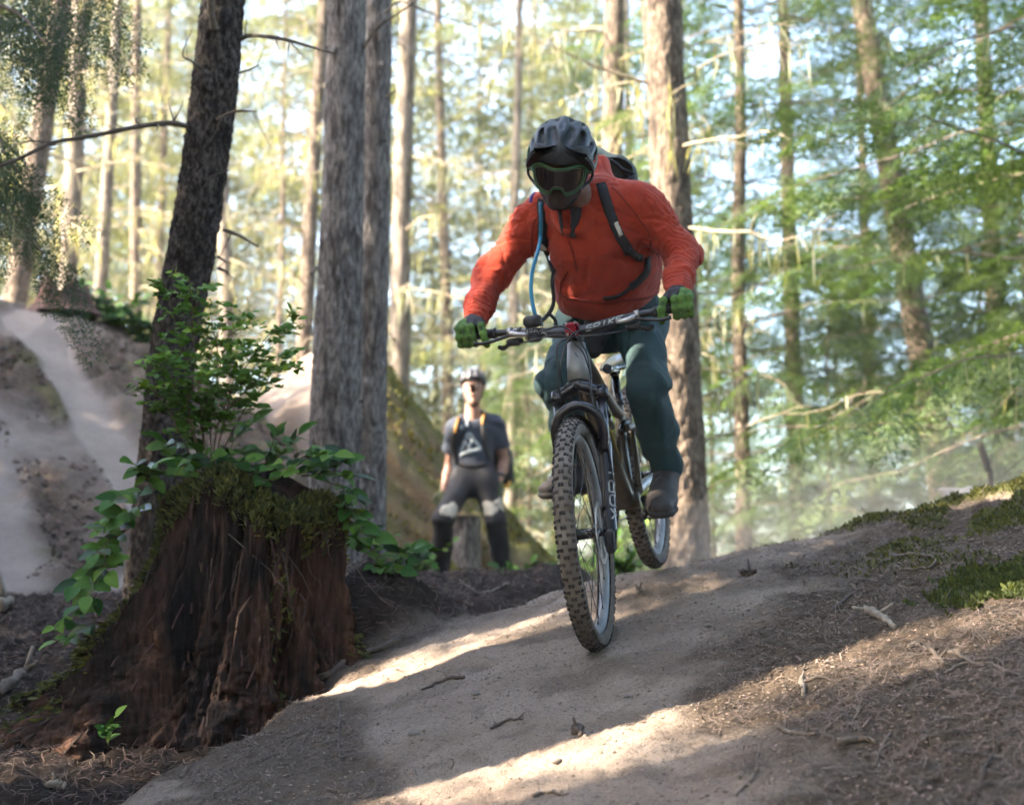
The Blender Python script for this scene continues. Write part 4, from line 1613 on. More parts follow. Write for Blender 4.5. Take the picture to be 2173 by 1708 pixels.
#                seed  H   r    green0 greenL ngreen ndead deadL spr      s   lichen
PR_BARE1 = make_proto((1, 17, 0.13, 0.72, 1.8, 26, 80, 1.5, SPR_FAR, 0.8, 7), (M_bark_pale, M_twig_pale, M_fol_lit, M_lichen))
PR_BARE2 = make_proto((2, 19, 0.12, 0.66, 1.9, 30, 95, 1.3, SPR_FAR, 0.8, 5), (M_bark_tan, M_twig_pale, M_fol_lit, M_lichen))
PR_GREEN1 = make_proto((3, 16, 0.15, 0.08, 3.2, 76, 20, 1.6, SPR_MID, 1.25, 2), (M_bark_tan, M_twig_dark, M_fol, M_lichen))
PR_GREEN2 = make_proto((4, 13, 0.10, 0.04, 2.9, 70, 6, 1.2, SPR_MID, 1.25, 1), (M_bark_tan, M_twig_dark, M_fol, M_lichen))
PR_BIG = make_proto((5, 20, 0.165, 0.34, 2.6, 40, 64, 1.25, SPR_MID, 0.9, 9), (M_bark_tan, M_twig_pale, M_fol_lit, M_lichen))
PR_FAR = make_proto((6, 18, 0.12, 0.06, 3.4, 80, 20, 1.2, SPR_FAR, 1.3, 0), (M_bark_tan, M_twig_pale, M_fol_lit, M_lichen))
PR_FARB = make_proto((8, 20, 0.11, 0.22, 2.8, 60, 50, 1.3, SPR_FAR, 1.15, 0), (M_bark_pale, M_twig_pale, M_fol_lit, M_lichen))


def tree_px(proto, label, u, v, d, u_top, v_top, s=1.0, rz=0.0, z=None, group=None):
    """stand a tree so that its foot is seen at (u, v); it leans so that it passes (u_top, v_top)"""
    p = W(u, v, d)
    z = float(left_z(np.array([p[0]]), np.array([p[1]]))[0]) - 0.05 if z is None else z
    q = W(u_top, v_top, d)
    ly = math.atan2(q[0] - p[0], q[2] - p[2])
    foot = p - (p[2] - z) * np.array([(q[0] - p[0]) / (q[2] - p[2]), 0, 1])
    return plant_tree(proto, label, foot, rz, s, (0, ly), group=group)


# -- trees one can tell apart in the picture
tree_px(PR_BIG, 'big lichen-hung trunk behind the rider, lit from the left', 1450, 1150, 11.0, 1385, 100, 1.0, 1.0)
tree_px(PR_BARE2, 'grey-brown trunk at the far left edge above the dirt jump', 40, 560, 14.0, 92, 30, 1.0, 0.4)
tree_px(PR_BARE1, 'second trunk at the far left, crossing behind its neighbour', 95, 560, 15.5, 66, 40, 0.9, 2.0)
tree_px(PR_BARE1, 'pale slender trunk above the jump, left of the dark fir', 218, 610, 16.5, 242, 10, 0.72, 1.1)
tree_px(PR_BARE2, 'thin pale trunk half hidden left of the dark fir', 352, 600, 20.0, 380, 0, 0.8, 4.1)
tree_px(PR_BARE1, 'grey slender trunk between the dark fir and the grey pair', 540, 655, 17.5, 569, 0, 0.75, 3.1)
tree_px(PR_BARE2, 'thinnest trunk left of the grey pair, in the bright gap', 597, 640, 22.0, 602, 0, 0.55, 5.1)
tree_px(PR_BARE2, 'pale trunk just left of the grey pair of trunks', 648, 690, 17.0, 668, 0, 0.85, 0.3)
tree_px(PR_BARE1, 'slim mottled trunk just right of the grey pair', 850, 790, 15.0, 868, 0, 0.9, 5.5)
tree_px(PR_BARE2, 'brown trunk rising behind the rider helmet', 1248, 400, 14.5, 1236, 0, 1.0, 2.2)
tree_px(PR_BARE1, 'thin trunk in the bright background above the standing man', 1072, 750, 21.0, 1060, 0, 0.75, 2.9)
tree_px(PR_GREEN1, 'tall sunlit hemlock trunk among green boughs at the right', 2000, 1050, 15.5, 1880, 60, 1.05, 0.0)
tree_px(PR_GREEN2, 'hemlock with a short visible trunk right of the rear wheel', 1690, 1040, 18.0, 1684, 300, 1.15, 1.3)
tree_px(PR_GREEN2, 'bushy hemlock filling the gap right of the big trunk', 1570, 1020, 14.0, 1560, 200, 0.8, 2.3)
tree_px(PR_GREEN1, 'hemlock at the right edge reaching its boughs into view', 2420, 1000, 9.8, 2420, 0, 0.95, 3.0)
tree_px(PR_GREEN1, 'dark hemlock far behind the slope at the right edge', 2130, 1020, 21.0, 2150, 0, 1.1, 1.0)
tree_px(PR_GREEN1, 'hemlock filling the upper right between the tall trunk and the edge', 2310, 1000, 12.5, 2320, 0, 1.0, 0.7)
tree_px(PR_GREEN2, 'light green hemlock behind the tall sunlit trunk', 1850, 1020, 23.0, 1840, 0, 1.1, 4.4)

# -- the wood further back
far_rng = np.random.default_rng(99)
for k in range(24):
    d = 23 + 26 * (k / 24)
    u = -300 + ((k * 0.61803 + 0.1) % 1.0) * 1750 + far_rng.uniform(-30, 30)
    p = W(u, 1150, d)
    if 790 < u < 930:                        # a bright gap in the wood
        continue
    pro = PR_FAR if k % 3 else PR_FARB
    plant_tree(pro, 'slender far conifer in the blurred sunlit wood', (p[0], p[1], -0.6), far_rng.uniform(0, 6.28), far_rng.uniform(0.75, 1.15),
               (far_rng.normal(0, 0.02), far_rng.normal(0, 0.02)), group='far conifers in the blurred wood')
# bushy young hemlocks closing the right side, boughs down to the ground
PR_BUSHY = make_proto((9, 9, 0.06, 0.02, 2.6, 66, 0, 1.0, SPR_MID, 1.4, 0, 0.2, 0.34), (M_bark_tan, M_twig_dark, M_fol, M_lichen))
for k, (u, d, s_) in enumerate([(1520, 17.5, 0.62), (1760, 14.0, 0.42), (1800, 20.0, 0.7), (2080, 17.0, 0.6), (2200, 13.5, 0.6), (1960, 25.0, 1.0), (2330, 19.0, 1.0), (1330, 18.5, 0.45), (1130, 19.0, 0.5)]):
    p = W(u, 1150, d)
    plant_tree(PR_BUSHY, 'bushy young hemlock with boughs down to the ground', (p[0], p[1], -0.7), far_rng.uniform(0, 6.28), s_, (far_rng.normal(0, 0.02), far_rng.normal(0, 0.02)),
               name='young_hemlock', group='bushy hemlocks behind the crest')
# ------------------------------------------------------------------ the mountain bike (local: origin front axle, x forward, y rider's left, z up)
BF = W(1241, 1133, 4.5)
BR = W(1364, 1012, 5.6)
b_f = unit(BF - BR)
_l0 = unit(np.cross([0, 0, 1.0], b_f))
_u0 = np.cross(b_f, _l0)
_ln = RAD(6.0)
b_u = _u0 * math.cos(_ln) - _l0 * math.sin(_ln)
b_l = _l0 * math.cos(_ln) + _u0 * math.sin(_ln)


def BW(x, y, z):
    return BF + b_f * x + b_l * y + b_u * z


bike = thing('mountain_bike', 'muddy full-suspension mountain bike ridden down the dirt slope', 'bicycle', BF)
bike.matrix_world = Matrix(((b_f[0], b_l[0], b_u[0], BF[0]), (b_f[1], b_l[1], b_u[1], BF[1]), (b_f[2], b_l[2], b_u[2], BF[2]), (0, 0, 0, 1)))


AX = np.array([-0.423, 0, 0.906])             # steering axis, upward
FN = np.array([0.906, 0, 0.423])              # forward, square to it
STEER = RAD(3.2)                              # the bar is turned a little to the rider's left
STEER_ON = False


def steer(V):
    V = np.atleast_2d(np.asarray(V, float)) - np.array([-0.04, 0, -0.019])
    c, s_ = math.cos(STEER), math.sin(STEER)
    V = V * c + np.cross(AX[None], V) * s_ + (V @ AX)[:, None] * AX[None] * (1 - c)
    return V + np.array([-0.04, 0, -0.019])


def bp(name, mb, m, parent=None, smooth=True):
    if STEER_ON:
        mb.V = [steer(v) for v in mb.V]
    return part(name, mb, m, parent or bike, smooth, local=True)


M_knob = mat('tread_rubber', (0.022, 0.018, 0.016), 0.85, var=(0.085, 0.066, 0.052), vscale=14, contrast=(0.45, 0.7))
M_rubber = mat('dusty_rubber', (0.105, 0.085, 0.070), 0.9, var=(0.18, 0.150, 0.125), vscale=9, vdetail=7, bump=0.3, bscale=220, bdist=0.002, contrast=(0.42, 0.66))
M_rim = mat('dusty_rim', (0.13, 0.135, 0.145), 0.5, var=(0.26, 0.255, 0.25), vscale=8, metal=0.2)
M_black = mat('black_parts', (0.018, 0.017, 0.019), 0.38, var=(0.06, 0.05, 0.043), vscale=12, contrast=(0.5, 0.72))
M_gloss = mat('black_gloss', (0.014, 0.013, 0.016), 0.22, var=(0.05, 0.042, 0.036), vscale=9, contrast=(0.55, 0.75))
M_plast = mat('black_plastic', (0.016, 0.015, 0.017), 0.6, var=(0.05, 0.043, 0.038), vscale=20, contrast=(0.45, 0.7))
M_steel = mat('steel', (0.48, 0.46, 0.45), 0.35, metal=0.9, var=(0.30, 0.27, 0.25), vscale=20)
M_frame = mat('frame_paint', (0.050, 0.042, 0.031), 0.42, var=(0.125, 0.098, 0.068), vscale=6, vdetail=8, metal=0.25, contrast=(0.45, 0.68), coat=0.2)
M_headtube = mat('frame_grey', (0.20, 0.20, 0.205), 0.5, var=(0.30, 0.285, 0.27), vscale=10, metal=0.3)
M_silver = mat('frame_silver', (0.33, 0.37, 0.40), 0.4, var=(0.22, 0.20, 0.17), vscale=9, metal=0.5)
M_red = mat('red_anodised', (0.22, 0.010, 0.022), 0.35, metal=0.7)
M_white = mat('white_print', (0.36, 0.37, 0.37), 0.6)
M_gold = mat('gold_stripe', (0.36, 0.27, 0.07), 0.45, metal=0.3)
WR = 0.372


def wheel(name, cx, rotor_r):
    w = bpy.data.objects.new(name, None)
    COL.objects.link(w)
    w.parent = bike
    w.location = (cx, 0, 0)
    # tyre with knobs
    n, m = 120, 18
    th = np.arange(n) / n * 2 * np.pi
    ph = np.linspace(-2.35, 2.35, m)
    rt = 0.0300
    Rc = WR - 0.006 - rt
    TH, PH = np.meshgrid(th, ph, indexing='ij')
    rr = Rc + rt * np.cos(PH)
    V = np.stack([rr * np.cos(TH), rt * np.sin(PH) * 1.0, rr * np.sin(TH)], -1).reshape(-1, 3)
    i = np.arange(n)[:, None] * m
    i2 = ((np.arange(n) + 1) % n)[:, None] * m
    j = np.arange(m - 1)[None]
    Q = np.stack([i + j, i + j + 1, i2 + j + 1, i2 + j], -1).reshape(-1, 4)
    mb = MB().add(V, Q)
    mk = MB()

    def knob(t, p, lc, lw, h):
        e_r = np.array([math.cos(t), 0, math.sin(t)])
        e_t = np.array([-math.sin(t), 0, math.cos(t)])
        e_y = np.array([0, 1.0, 0])
        nr = e_r * math.cos(p) + e_y * math.sin(p)
        sd = e_y * math.cos(p) - e_r * math.sin(p)
        c = e_r * Rc + nr * (rt - 0.001)
        vs = []
        for hh, k in ((0, 1.15), (h, 0.85)):
            for a, b in ((-1, -1), (1, -1), (1, 1), (-1, 1)):
                vs.append(c + nr * hh + e_t * a * lc * k / 2 + sd * b * lw * k / 2)
        mk.add(vs, [(3, 2, 1, 0), (4, 5, 6, 7), (0, 1, 5, 4), (1, 2, 6, 5), (2, 3, 7, 6), (3, 0, 4, 7)])
    ns = 104
    for k in range(ns):
        t = k / ns * 2 * np.pi
        dt = np.pi / ns
        if k % 2 == 0:
            knob(t, 0.16, 0.0105, 0.0075, 0.0048)
            knob(t, -0.16, 0.0105, 0.0075, 0.0048)
            knob(t + dt * 0.3, 0.95, 0.0105, 0.0095, 0.0058)
            knob(t + dt * 0.3, -0.95, 0.0105, 0.0095, 0.0058)
        else:
            knob(t, 0.38, 0.0095, 0.0080, 0.0046)
            knob(t, -0.38, 0.0095, 0.0080, 0.0046)
            knob(t, 0.66, 0.0075, 0.0058, 0.0038)
            knob(t, -0.66, 0.0075, 0.0058, 0.0038)
            knob(t - dt * 0.2, 1.04, 0.0090, 0.008, 0.0052)
            knob(t - dt * 0.2, -1.04, 0.0090, 0.008, 0.0052)
    bp('tread_knobs', mk, M_knob, w, False)['kind'] = 'stuff'
    bp('tyre', mb, M_rubber, w)
    # rim
    mb = MB()
    mb.lathe([(-0.0165, 0.320), (-0.0172, 0.312), (-0.0160, 0.303), (-0.0100, 0.2935), (-0.004, 0.289), (0.004, 0.289), (0.0100, 0.2935), (0.0160, 0.303), (0.0172, 0.312), (0.0165, 0.320), (-0.0165, 0.320)], (0, 0, 0), (0, 1, 0), 96)
    bp('rim', mb, M_rim, w)
    mb = MB().lathe([(-0.055, 0.004), (-0.055, 0.011), (-0.040, 0.012), (-0.036, 0.029), (-0.030, 0.029), (-0.028, 0.017), (0.026, 0.017), (0.029, 0.029), (0.036, 0.029), (0.040, 0.013), (0.055, 0.012), (0.055, 0.004)], (0, 0, 0), (0, 1, 0), 24)
    bp('hub', mb, M_gloss, w)
    mb = MB()
    for k in range(28):
        t = (k + 0.3) / 28 * 2 * np.pi
        sd = 1 if k % 2 else -1
        off = 0.95 * (1 if (k // 2) % 2 else -1)
        a = np.array([0.028 * math.cos(t + off), sd * 0.033, 0.028 * math.sin(t + off)])
        b = np.array([0.291 * math.cos(t), sd * 0.003, 0.291 * math.sin(t)])
        mb.tube([a, b], [0.0012, 0.0012], 5)
        u = unit(a - b)
        mb.tube([b, b + u * 0.014], [0.0024, 0.0022], 5)
    bp('spokes', mb, M_black, w)
    # disc rotor on the left
    mb = MB()
    yr = 0.050
    ns_ = 72
    ring = []
    for k in range(ns_):
        t = k / ns_ * 2 * np.pi
        ro = rotor_r * (1 + 0.012 * math.cos(12 * t))
        ri = rotor_r * 0.83 * (1 + 0.012 * math.cos(12 * t + 1))
        for r_, y_ in ((ro, yr - 0.001), (ro, yr + 0.001), (ri, yr + 0.001), (ri, yr - 0.001)):
            ring.append((r_ * math.cos(t), y_, r_ * math.sin(t)))
    Qr = []
    for k in range(ns_):
        k2 = (k + 1) % ns_
        for j in range(4):
            Qr.append((k * 4 + j, k * 4 + (j + 1) % 4, k2 * 4 + (j + 1) % 4, k2 * 4 + j))
    mb.add(ring, Qr)
    for k in range(6):
        t = k / 6 * 2 * np.pi
        a = np.array([0.02 * math.cos(t + 0.5), yr, 0.02 * math.sin(t + 0.5)])
        b = np.array([rotor_r * 0.85 * math.cos(t), yr, rotor_r * 0.85 * math.sin(t)])
        mb.strip([a, (a + b) / 2 + 0.004 * np.array([-math.sin(t), 0, math.cos(t)]), b], 0.010, (0, 1, 0), 0.002)
    bp('brake_rotor', mb, M_steel, w, False)
    return w


_fw = wheel('front_wheel', 0.0, 0.100)
_o = steer([0, 0, 0])[0]
_m = np.stack([steer(e)[0] - _o for e in np.eye(3)], 1)
_fw.matrix_local = Matrix([[*_m[k], _o[k]] for k in range(3)] + [[0, 0, 0, 1]])
wheel('rear_wheel', -1.18, 0.090)

# ---- fork
STEER_ON = True


def SA(s, y=0.0, f=0.0):
    return np.array([-0.04, 0, -0.019]) + AX * s + np.array([0, y, 0]) + FN * f


mbc = MB()
mbc.tube([SA(0.462, -0.073), SA(0.502, -0.073)], [0.0235, 0.0235], 20)
mbc.tube([SA(0.462, 0.073), SA(0.502, 0.073)], [0.0235, 0.0235], 20)
mbc.tube(spline([SA(0.486, -0.073), SA(0.502, -0.04, 0.004), SA(0.516, 0, 0.006), SA(0.502, 0.04, 0.004), SA(0.486, 0.073)], 17), [0.021] * 5 + [0.024] * 7 + [0.021] * 5, 16)
mbc.tube([SA(0.50), SA(0.542)], [0.032, 0.031], 20)
fork = bp('fork', mbc, M_gloss)
for y in (-0.073, 0.073):
    bp('top_cap', MB().lathe([(0, 0.021), (0.006, 0.021), (0.008, 0.017), (0.008, 0.0)], SA(0.500, y), SA(0.6, y), 20), M_black, fork)
    bp('stanchion', MB().tube([SA(0.26, y), SA(0.48, y)], [0.0178, 0.0178], 20), M_gloss, fork)
    mb = MB().tube([SA(-0.035, y, 0.012), SA(0.02, y, 0.004), SA(0.10, y), SA(0.30, y), SA(0.318, y)], [0.019, 0.023, 0.0215, 0.0235, 0.0235], 20)
    bp('fork_leg', mb, M_gloss, fork)
    bp('dust_seal', MB().tube([SA(0.316, y), SA(0.330, y)], [0.022, 0.0205], 20), M_plast, fork)
arch = spline([SA(0.275, -0.073, 0.016), SA(0.345, -0.080, 0.040), SA(0.398, -0.060, 0.062), SA(0.425, 0, 0.070), SA(0.398, 0.060, 0.062), SA(0.345, 0.080, 0.040), SA(0.275, 0.073, 0.016)], 34)
bp('fork_arch', MB().tube(arch, 0.0125, 12, sx=1.25), M_gloss, fork)
# dropout and brake caliper on the left leg
bp('dropout', MB().box(SA(-0.025, 0.075, 0.02), (0.05, 0.03, 0.075), None, 0.008), M_plast, fork)
bp('brake_caliper', MB().box(SA(0.075, 0.066, -0.045), (0.045, 0.034, 0.07), frame_from(AX, FN), 0.008), M_plast, fork)
# flexible mudguard over the tyre
mb = MB()
V, Q = [], []
na_, nb_ = 30, 9
for k in range(na_):
    t = math.atan2(AX[2], AX[0]) + RAD(-4 + 62 * k / (na_ - 1))
    hw = 0.046 * (1 - 0.25 * abs(k / (na_ - 1) * 2 - 1) ** 2)
    for j in range(nb_):
        v = -1 + 2 * j / (nb_ - 1)
        r_ = 0.392 - 0.022 * abs(v) ** 2.2
        V.append((r_ * math.cos(t), v * hw, r_ * math.sin(t)))
for k in range(na_ - 1):
    for j in range(nb_ - 1):
        Q.append((k * nb_ + j, k * nb_ + j + 1, (k + 1) * nb_ + j + 1, (k + 1) * nb_ + j))
n0 = len(V)
V2 = [(x * 1.004, y, z * 1.004) for x, y, z in V]
mb.add(V + V2, Q + [tuple(n0 + i for i in q[::-1]) for q in Q])
bp('mudguard', mb, M_plast, fork)


# ---- print on curved tubes: stroke lettering
GL = {'S': [[(1, .86), (.86, 1), (.14, 1), (0, .86), (0, .64), (.14, .5), (.86, .5), (1, .36), (1, .14), (.86, 0), (.14, 0), (0, .14)]],
      'P': [[(0, 0), (0, 1), (.85, 1), (1, .86), (1, .58), (.85, .45), (0, .45)]],
      'I': [[(.5, 0), (.5, 1)]],
      'K': [[(0, 0), (0, 1)], [(1, 1), (0.05, .5), (1, 0)]],
      'E': [[(1, 0), (0, 0), (0, 1), (1, 1)], [(0, .5), (.85, .5)]],
      'A': [[(0, 0), (0, .8), (.2, 1), (.8, 1), (1, .8), (1, 0)], [(0, .42), (1, .42)]],
      'N': [[(0, 0), (0, 1), (1, 0), (1, 1)]],
      'Y': [[(0, 1), (.5, .5), (1, 1)], [(.5, .5), (.5, 0)]],
      'R': [[(0, 0), (0, 1), (.85, 1), (1, .86), (1, .6), (.85, .48), (0, .48)], [(.5, .48), (1, 0)]]}


def lettering(text, fn, cw, ch, gap, stroke, slant=0.0):
    """fn(u, v) -> (position, normal): u along the line, v up the letters, both in metres"""
    mb = MB()
    u0 = 0.0
    for c in text:
        for pl in GL[c]:
            pts = []
            for (a, b), (c_, d_) in zip(pl[:-1], pl[1:]):
                for t in np.linspace(0, 1, 5)[:-1]:
                    pts.append((a + (c_ - a) * t, b + (d_ - b) * t))
            pts.append(pl[-1])
            PP, NN = [], []
            for a, b in pts:
                p, n = fn(u0 + a * cw + slant * (b - 0.5) * ch, (b - 0.5) * ch)
                PP.append(p)
                NN.append(n)
            mb.strip(np.array(PP), stroke, np.array(NN), 0.0008)
        u0 += cw + gap
    return mb


def leg_fn(u, v):
    # up the outer front of the left fork leg
    a = 1.05 - v / 0.024
    n = FN * math.cos(a) + np.array([0, 1.0, 0]) * math.sin(a)
    return SA(0.045 + u, 0.073) + n * 0.0242, n


bp('fork_lettering', lettering('YARI', lambda u, v: leg_fn(u, v), 0.036, 0.032, 0.010, 0.0060), mat('worn_print', (0.42, 0.42, 0.41), 0.6, var=(0.12, 0.11, 0.10), vscale=40), fork, False)

# ---- frame
STEER_ON = False
BB = np.array([-0.765, 0, -0.03])
mb = MB().tube([SA(0.532), SA(0.59), SA(0.668)], [0.037, 0.036, 0.030], 24)
frame = bp('frame', mb, M_headtube)


def ftube(name, pts, radii, m=M_frame, sx=1.0, n=16):
    P = spline(pts, 18)
    R = np.interp(np.linspace(0, 1, 18), np.linspace(0, 1, len(radii)), radii)
    return bp(name, MB().tube(P, R, n, sx=sx), m, frame)


ftube('down_tube', [SA(0.585, 0, -0.01), (-0.42, 0, 0.36), (-0.60, 0, 0.14), (-0.745, 0, -0.02)], [0.030, 0.034, 0.036, 0.040], M_frame, 0.85)
ftube('top_tube', [SA(0.645, 0, -0.008), (-0.50, 0, 0.46), (-0.72, 0, 0.34), (-0.90, 0, 0.27)], [0.026, 0.024, 0.020, 0.018], M_frame, 1.15)
ftube('seat_tube', [BB, (-0.83, 0, 0.15), (-0.888, 0, 0.33)], [0.030, 0.020, 0.0185], M_frame)
ftube('bottom_bracket', [BB + [0, -0.046, 0], BB, BB + [0, 0.046, 0]], [0.030, 0.032, 0.030], M_frame)
for y in (-1, 1):
    ftube('chainstay', [(-0.80, y * 0.040, 0.0), (-0.90, y * 0.055, 0.012), (-1.05, y * 0.078, 0.012), (-1.18, y * 0.080, 0.0)], [0.021, 0.019, 0.016, 0.014], M_silver if y > 0 else M_frame, 0.7)
    ftube('seatstay', [(-0.70, y * 0.045, 0.245), (-0.80, y * 0.058, 0.235), (-0.95, y * 0.072, 0.14), (-1.18, y * 0.080, 0.005)], [0.016, 0.0155, 0.0145, 0.013], M_frame)
    ftube('rocker_link', [(-0.68, y * 0.032, 0.235), (-0.74, y * 0.042, 0.26), (-0.81, y * 0.050, 0.235)], [0.012, 0.015, 0.012], M_gloss)
    ftube('yoke', [(-0.79, y * 0.052, 0.225), (-0.80, y * 0.050, 0.12), (-0.795, y * 0.044, 0.015)], [0.011, 0.010, 0.013], M_frame)
    bp('tube_stripe', MB().tube([np.array([-0.435, y * 0.0305, 0.34]), np.array([-0.60, y * 0.0315, 0.142])], [0.004, 0.004], 6), M_gold, frame)
    for q in ((-0.80, 0.062, 0.235), (-0.795, 0.055, 0.015), (-1.18, 0.094, 0.0)):
        bp('pivot_bolt', MB().lathe([(0, 0.0), (0, 0.009), (0.004, 0.009), (0.005, 0.005), (0.005, 0.0)], (q[0], q[1] * y, q[2]), (q[0], q[1] * y + y, q[2]), 12), M_steel, frame)
# shock
bp('shock_body', MB().tube([(-0.56, 0, 0.36), (-0.63, 0, 0.31)], [0.021, 0.021], 16), M_gloss, frame)
bp('shock_shaft', MB().tube([(-0.63, 0, 0.31), (-0.70, 0, 0.255)], [0.012, 0.012], 12), M_steel, frame)
# head badge: thin curled line on the head tube
badge = []
for t in np.linspace(0, 1, 40):
    a = t * 9.0
    u = 0.006 * math.cos(a) * (0.6 + 0.6 * t) + 0.004 * t
    v = 0.010 * math.sin(a * 0.7) + 0.006 * (t - 0.5)
    ph = u / 0.034 + 0.12
    badge.append(SA(0.615 + v, 0.0342 * math.sin(ph), 0.0342 * math.cos(ph)))
bp('head_badge', MB().tube(np.array(badge), 0.0009, 5), M_black, frame)

# ---- seat post and saddle
bp('seat_post', MB().tube([(-0.88, 0, 0.29), (-0.895, 0, 0.355), (-0.896, 0, 0.36), (-0.905, 0, 0.43)], [0.018, 0.018, 0.0152, 0.0152], 18), M_gloss)
bp('seat_clamp', MB().tube([(-0.885, 0, 0.315), (-0.890, 0, 0.335)], [0.022, 0.022], 18), M_black)
bp('post_head', MB().box((-0.908, 0, 0.437), (0.05, 0.035, 0.024), None, 0.006), M_black)


def saddle_mb():
    V, Q = [], []
    n, m = 24, 18
    for k in range(n):
        t = k / (n - 1)
        x = -0.765 - 0.27 * t
        hw = 0.020 + 0.052 * sstep(0.25, 0.85, np.array(t)) if True else 0
        hw = float(hw) * (1 - 0.35 * max(0, t - 0.9) / 0.1)
        if t < 0.06:
            hw *= 0.6 + 0.4 * t / 0.06
        zt = 0.466 + 0.018 * t * t - 0.010 * math.sin(t * 3.14)
        for j in range(m):
            a = j / m * 2 * math.pi
            y = hw * math.cos(a)
            z = zt + (0.016 if math.sin(a) > 0 else 0.020) * math.sin(a) - 0.016 * (abs(y) / 0.07) ** 2
            V.append((x, y, z))
    for k in range(n - 1):
        for j in range(m):
            Q.append((k * m + j, k * m + (j + 1) % m, (k + 1) * m + (j + 1) % m, (k + 1) * m + j))
    T = []
    for e, o_ in ((0, 1), (n - 1, -1)):
        V.append(tuple(np.mean(V[e * m:(e + 1) * m], axis=0)))
        for j in range(m):
            f_ = (len(V) - 1, e * m + j, e * m + (j + 1) % m)
            T.append(f_ if o_ < 0 else f_[::-1])
    return MB().add(V, Q, T)


saddle = bp('saddle', saddle_mb(), mat('saddle_cover', (0.10, 0.11, 0.13), 0.22, var=(0.025, 0.024, 0.028), vscale=11, coat=0.4, contrast=(0.42, 0.6)))
for y in (-0.021, 0.021):
    bp('saddle_rail', MB().tube(spline([(-0.80, y * 0.6, 0.452), (-0.86, y, 0.447), (-0.95, y, 0.445), (-1.01, y * 1.4, 0.462)], 14), 0.0036, 7), M_steel, saddle)

# ---- cranks and pedals
PL = BB + np.array([0.160, 0, -0.035])
PR_ = BB + np.array([-0.160, 0, 0.035])
bp('crank_arm', MB().tube(spline([BB + [0, 0.062, 0], BB + [0.06, 0.078, -0.02], PL + [0, 0.084, 0]], 12), [0.018] + [0.015] * 10 + [0.016], 12, sx=0.75), M_plast)
bp('crank_arm', MB().tube(spline([BB + [0, -0.066, 0], BB + [-0.06, -0.080, 0.02], PR_ + [0, -0.086, 0]], 12), [0.018] + [0.015] * 10 + [0.016], 12, sx=0.75), M_plast)
for pc, y in ((PL, 1), (PR_, -1)):
    mb = MB().box(pc + [0, y * 0.150, 0], (0.100, 0.102, 0.017), None, 0.006)
    for a in (-0.04, 0.04):
        for b in (-0.04, 0.0, 0.04):
            for s_ in (-1, 1):
                mb.tube([pc + [a, y * 0.150 + b, s_ * 0.008], pc + [a, y * 0.150 + b, s_ * 0.0125]], [0.002, 0.002], 5)
    bp('pedal', mb, M_black if y > 0 else mat('muddy_pedal', (0.16, 0.11, 0.075), 0.8, var=(0.07, 0.05, 0.035), vscale=30))
# chainring and chain on the right
mb = MB()
nt_ = 32
ring = []
for k in range(nt_ * 4):
    t = k / (nt_ * 4) * 2 * np.pi
    ro = 0.067 + (0.004 if k % 4 in (1, 2) else -0.001)
    for r_, y_ in ((ro, -0.050), (ro, -0.046), (0.05, -0.046), (0.05, -0.050)):
        ring.append((BB[0] + r_ * math.cos(t), y_, BB[2] + r_ * math.sin(t)))
Qr = []
for k in range(nt_ * 4):
    k2 = (k + 1) % (nt_ * 4)
    for j in range(4):
        Qr.append((k * 4 + j, k * 4 + (j + 1) % 4, k2 * 4 + (j + 1) % 4, k2 * 4 + j))
bp('chainring', mb.add(ring, Qr), M_black, None, False)
chain = spline([BB + [0, -0.048, 0.07], (-1.0, -0.050, 0.052), (-1.18, -0.052, 0.045), (-1.22, -0.052, 0.0), (-1.20, -0.054, -0.10), (-1.16, -0.054, -0.16), (-1.0, -0.051, -0.125), BB + [0, -0.048, -0.07]], 60)
bp('chain', MB().tube(chain, 0.0042, 6, sx=0.7), M_steel)
mb = MB().box((-1.19, -0.062, -0.05), (0.05, 0.03, 0.05), None, 0.008)
mb.box((-1.17, -0.056, -0.13), (0.03, 0.012, 0.11), None, 0.004)
bp('derailleur', mb, M_black)

# ---- cockpit
STEER_ON = True
mb = MB().tube([SA(0.668), SA(0.715)], [0.0265, 0.0235], 20)
mb.tube(spline([SA(0.692, 0, 0.0), SA(0.694, 0, 0.02), SA(0.696, 0, 0.036)], 6), [0.022, 0.020, 0.022], 16)
stem = bp('stem', mb, M_black)
BC = SA(0.696, 0, 0.046)


def bar_pt(y):
    a = abs(y)
    up = np.interp(a, [0, 0.05, 0.16, 0.24, 0.39], [0, 0.0, 0.020, 0.026, 0.032])
    bk = np.interp(a, [0, 0.05, 0.16, 0.40], [0, 0.0, 0.010, 0.053])
    return BC + np.array([-bk, y, up])


ys = np.linspace(-0.402, 0.402, 59)
BP_ = np.array([bar_pt(y) for y in ys])
for _ in range(2):
    BP_[1:-1] = (BP_[:-2] + 2 * BP_[1:-1] + BP_[2:]) / 4
bar = bp('handlebar', MB().tube(BP_, np.interp(np.abs(ys), [0, 0.06, 0.16, 0.4], [0.0178, 0.0178, 0.0125, 0.0112]), 20), M_black)


def bar_at(y):
    return np.array([np.interp(y, BP_[:, 1], BP_[:, k]) if k != 1 else y for k in range(3)])


def bar_fn(off):
    def f(u, v):
        y = off - u
        r = float(np.interp(abs(y), [0, 0.06, 0.16, 0.4], [0.0178, 0.0178, 0.0125, 0.0112])) + 0.0006
        a = v / r + 0.0
        fw = unit(FN * 0.96 - AX * 0.28)
        upv = np.cross(fw, [0, 1.0, 0])
        upv = -upv if upv[2] < 0 else upv
        n = fw * math.cos(a) + upv * math.sin(a)
        return bar_at(y) + n * r, n
    return f


# letters are read from the front, so the line runs towards the rider's left (+y)
def bar_fn_read(y0):
    g = bar_fn(0.0)
    return lambda u, v: g(-(y0 + u), v)


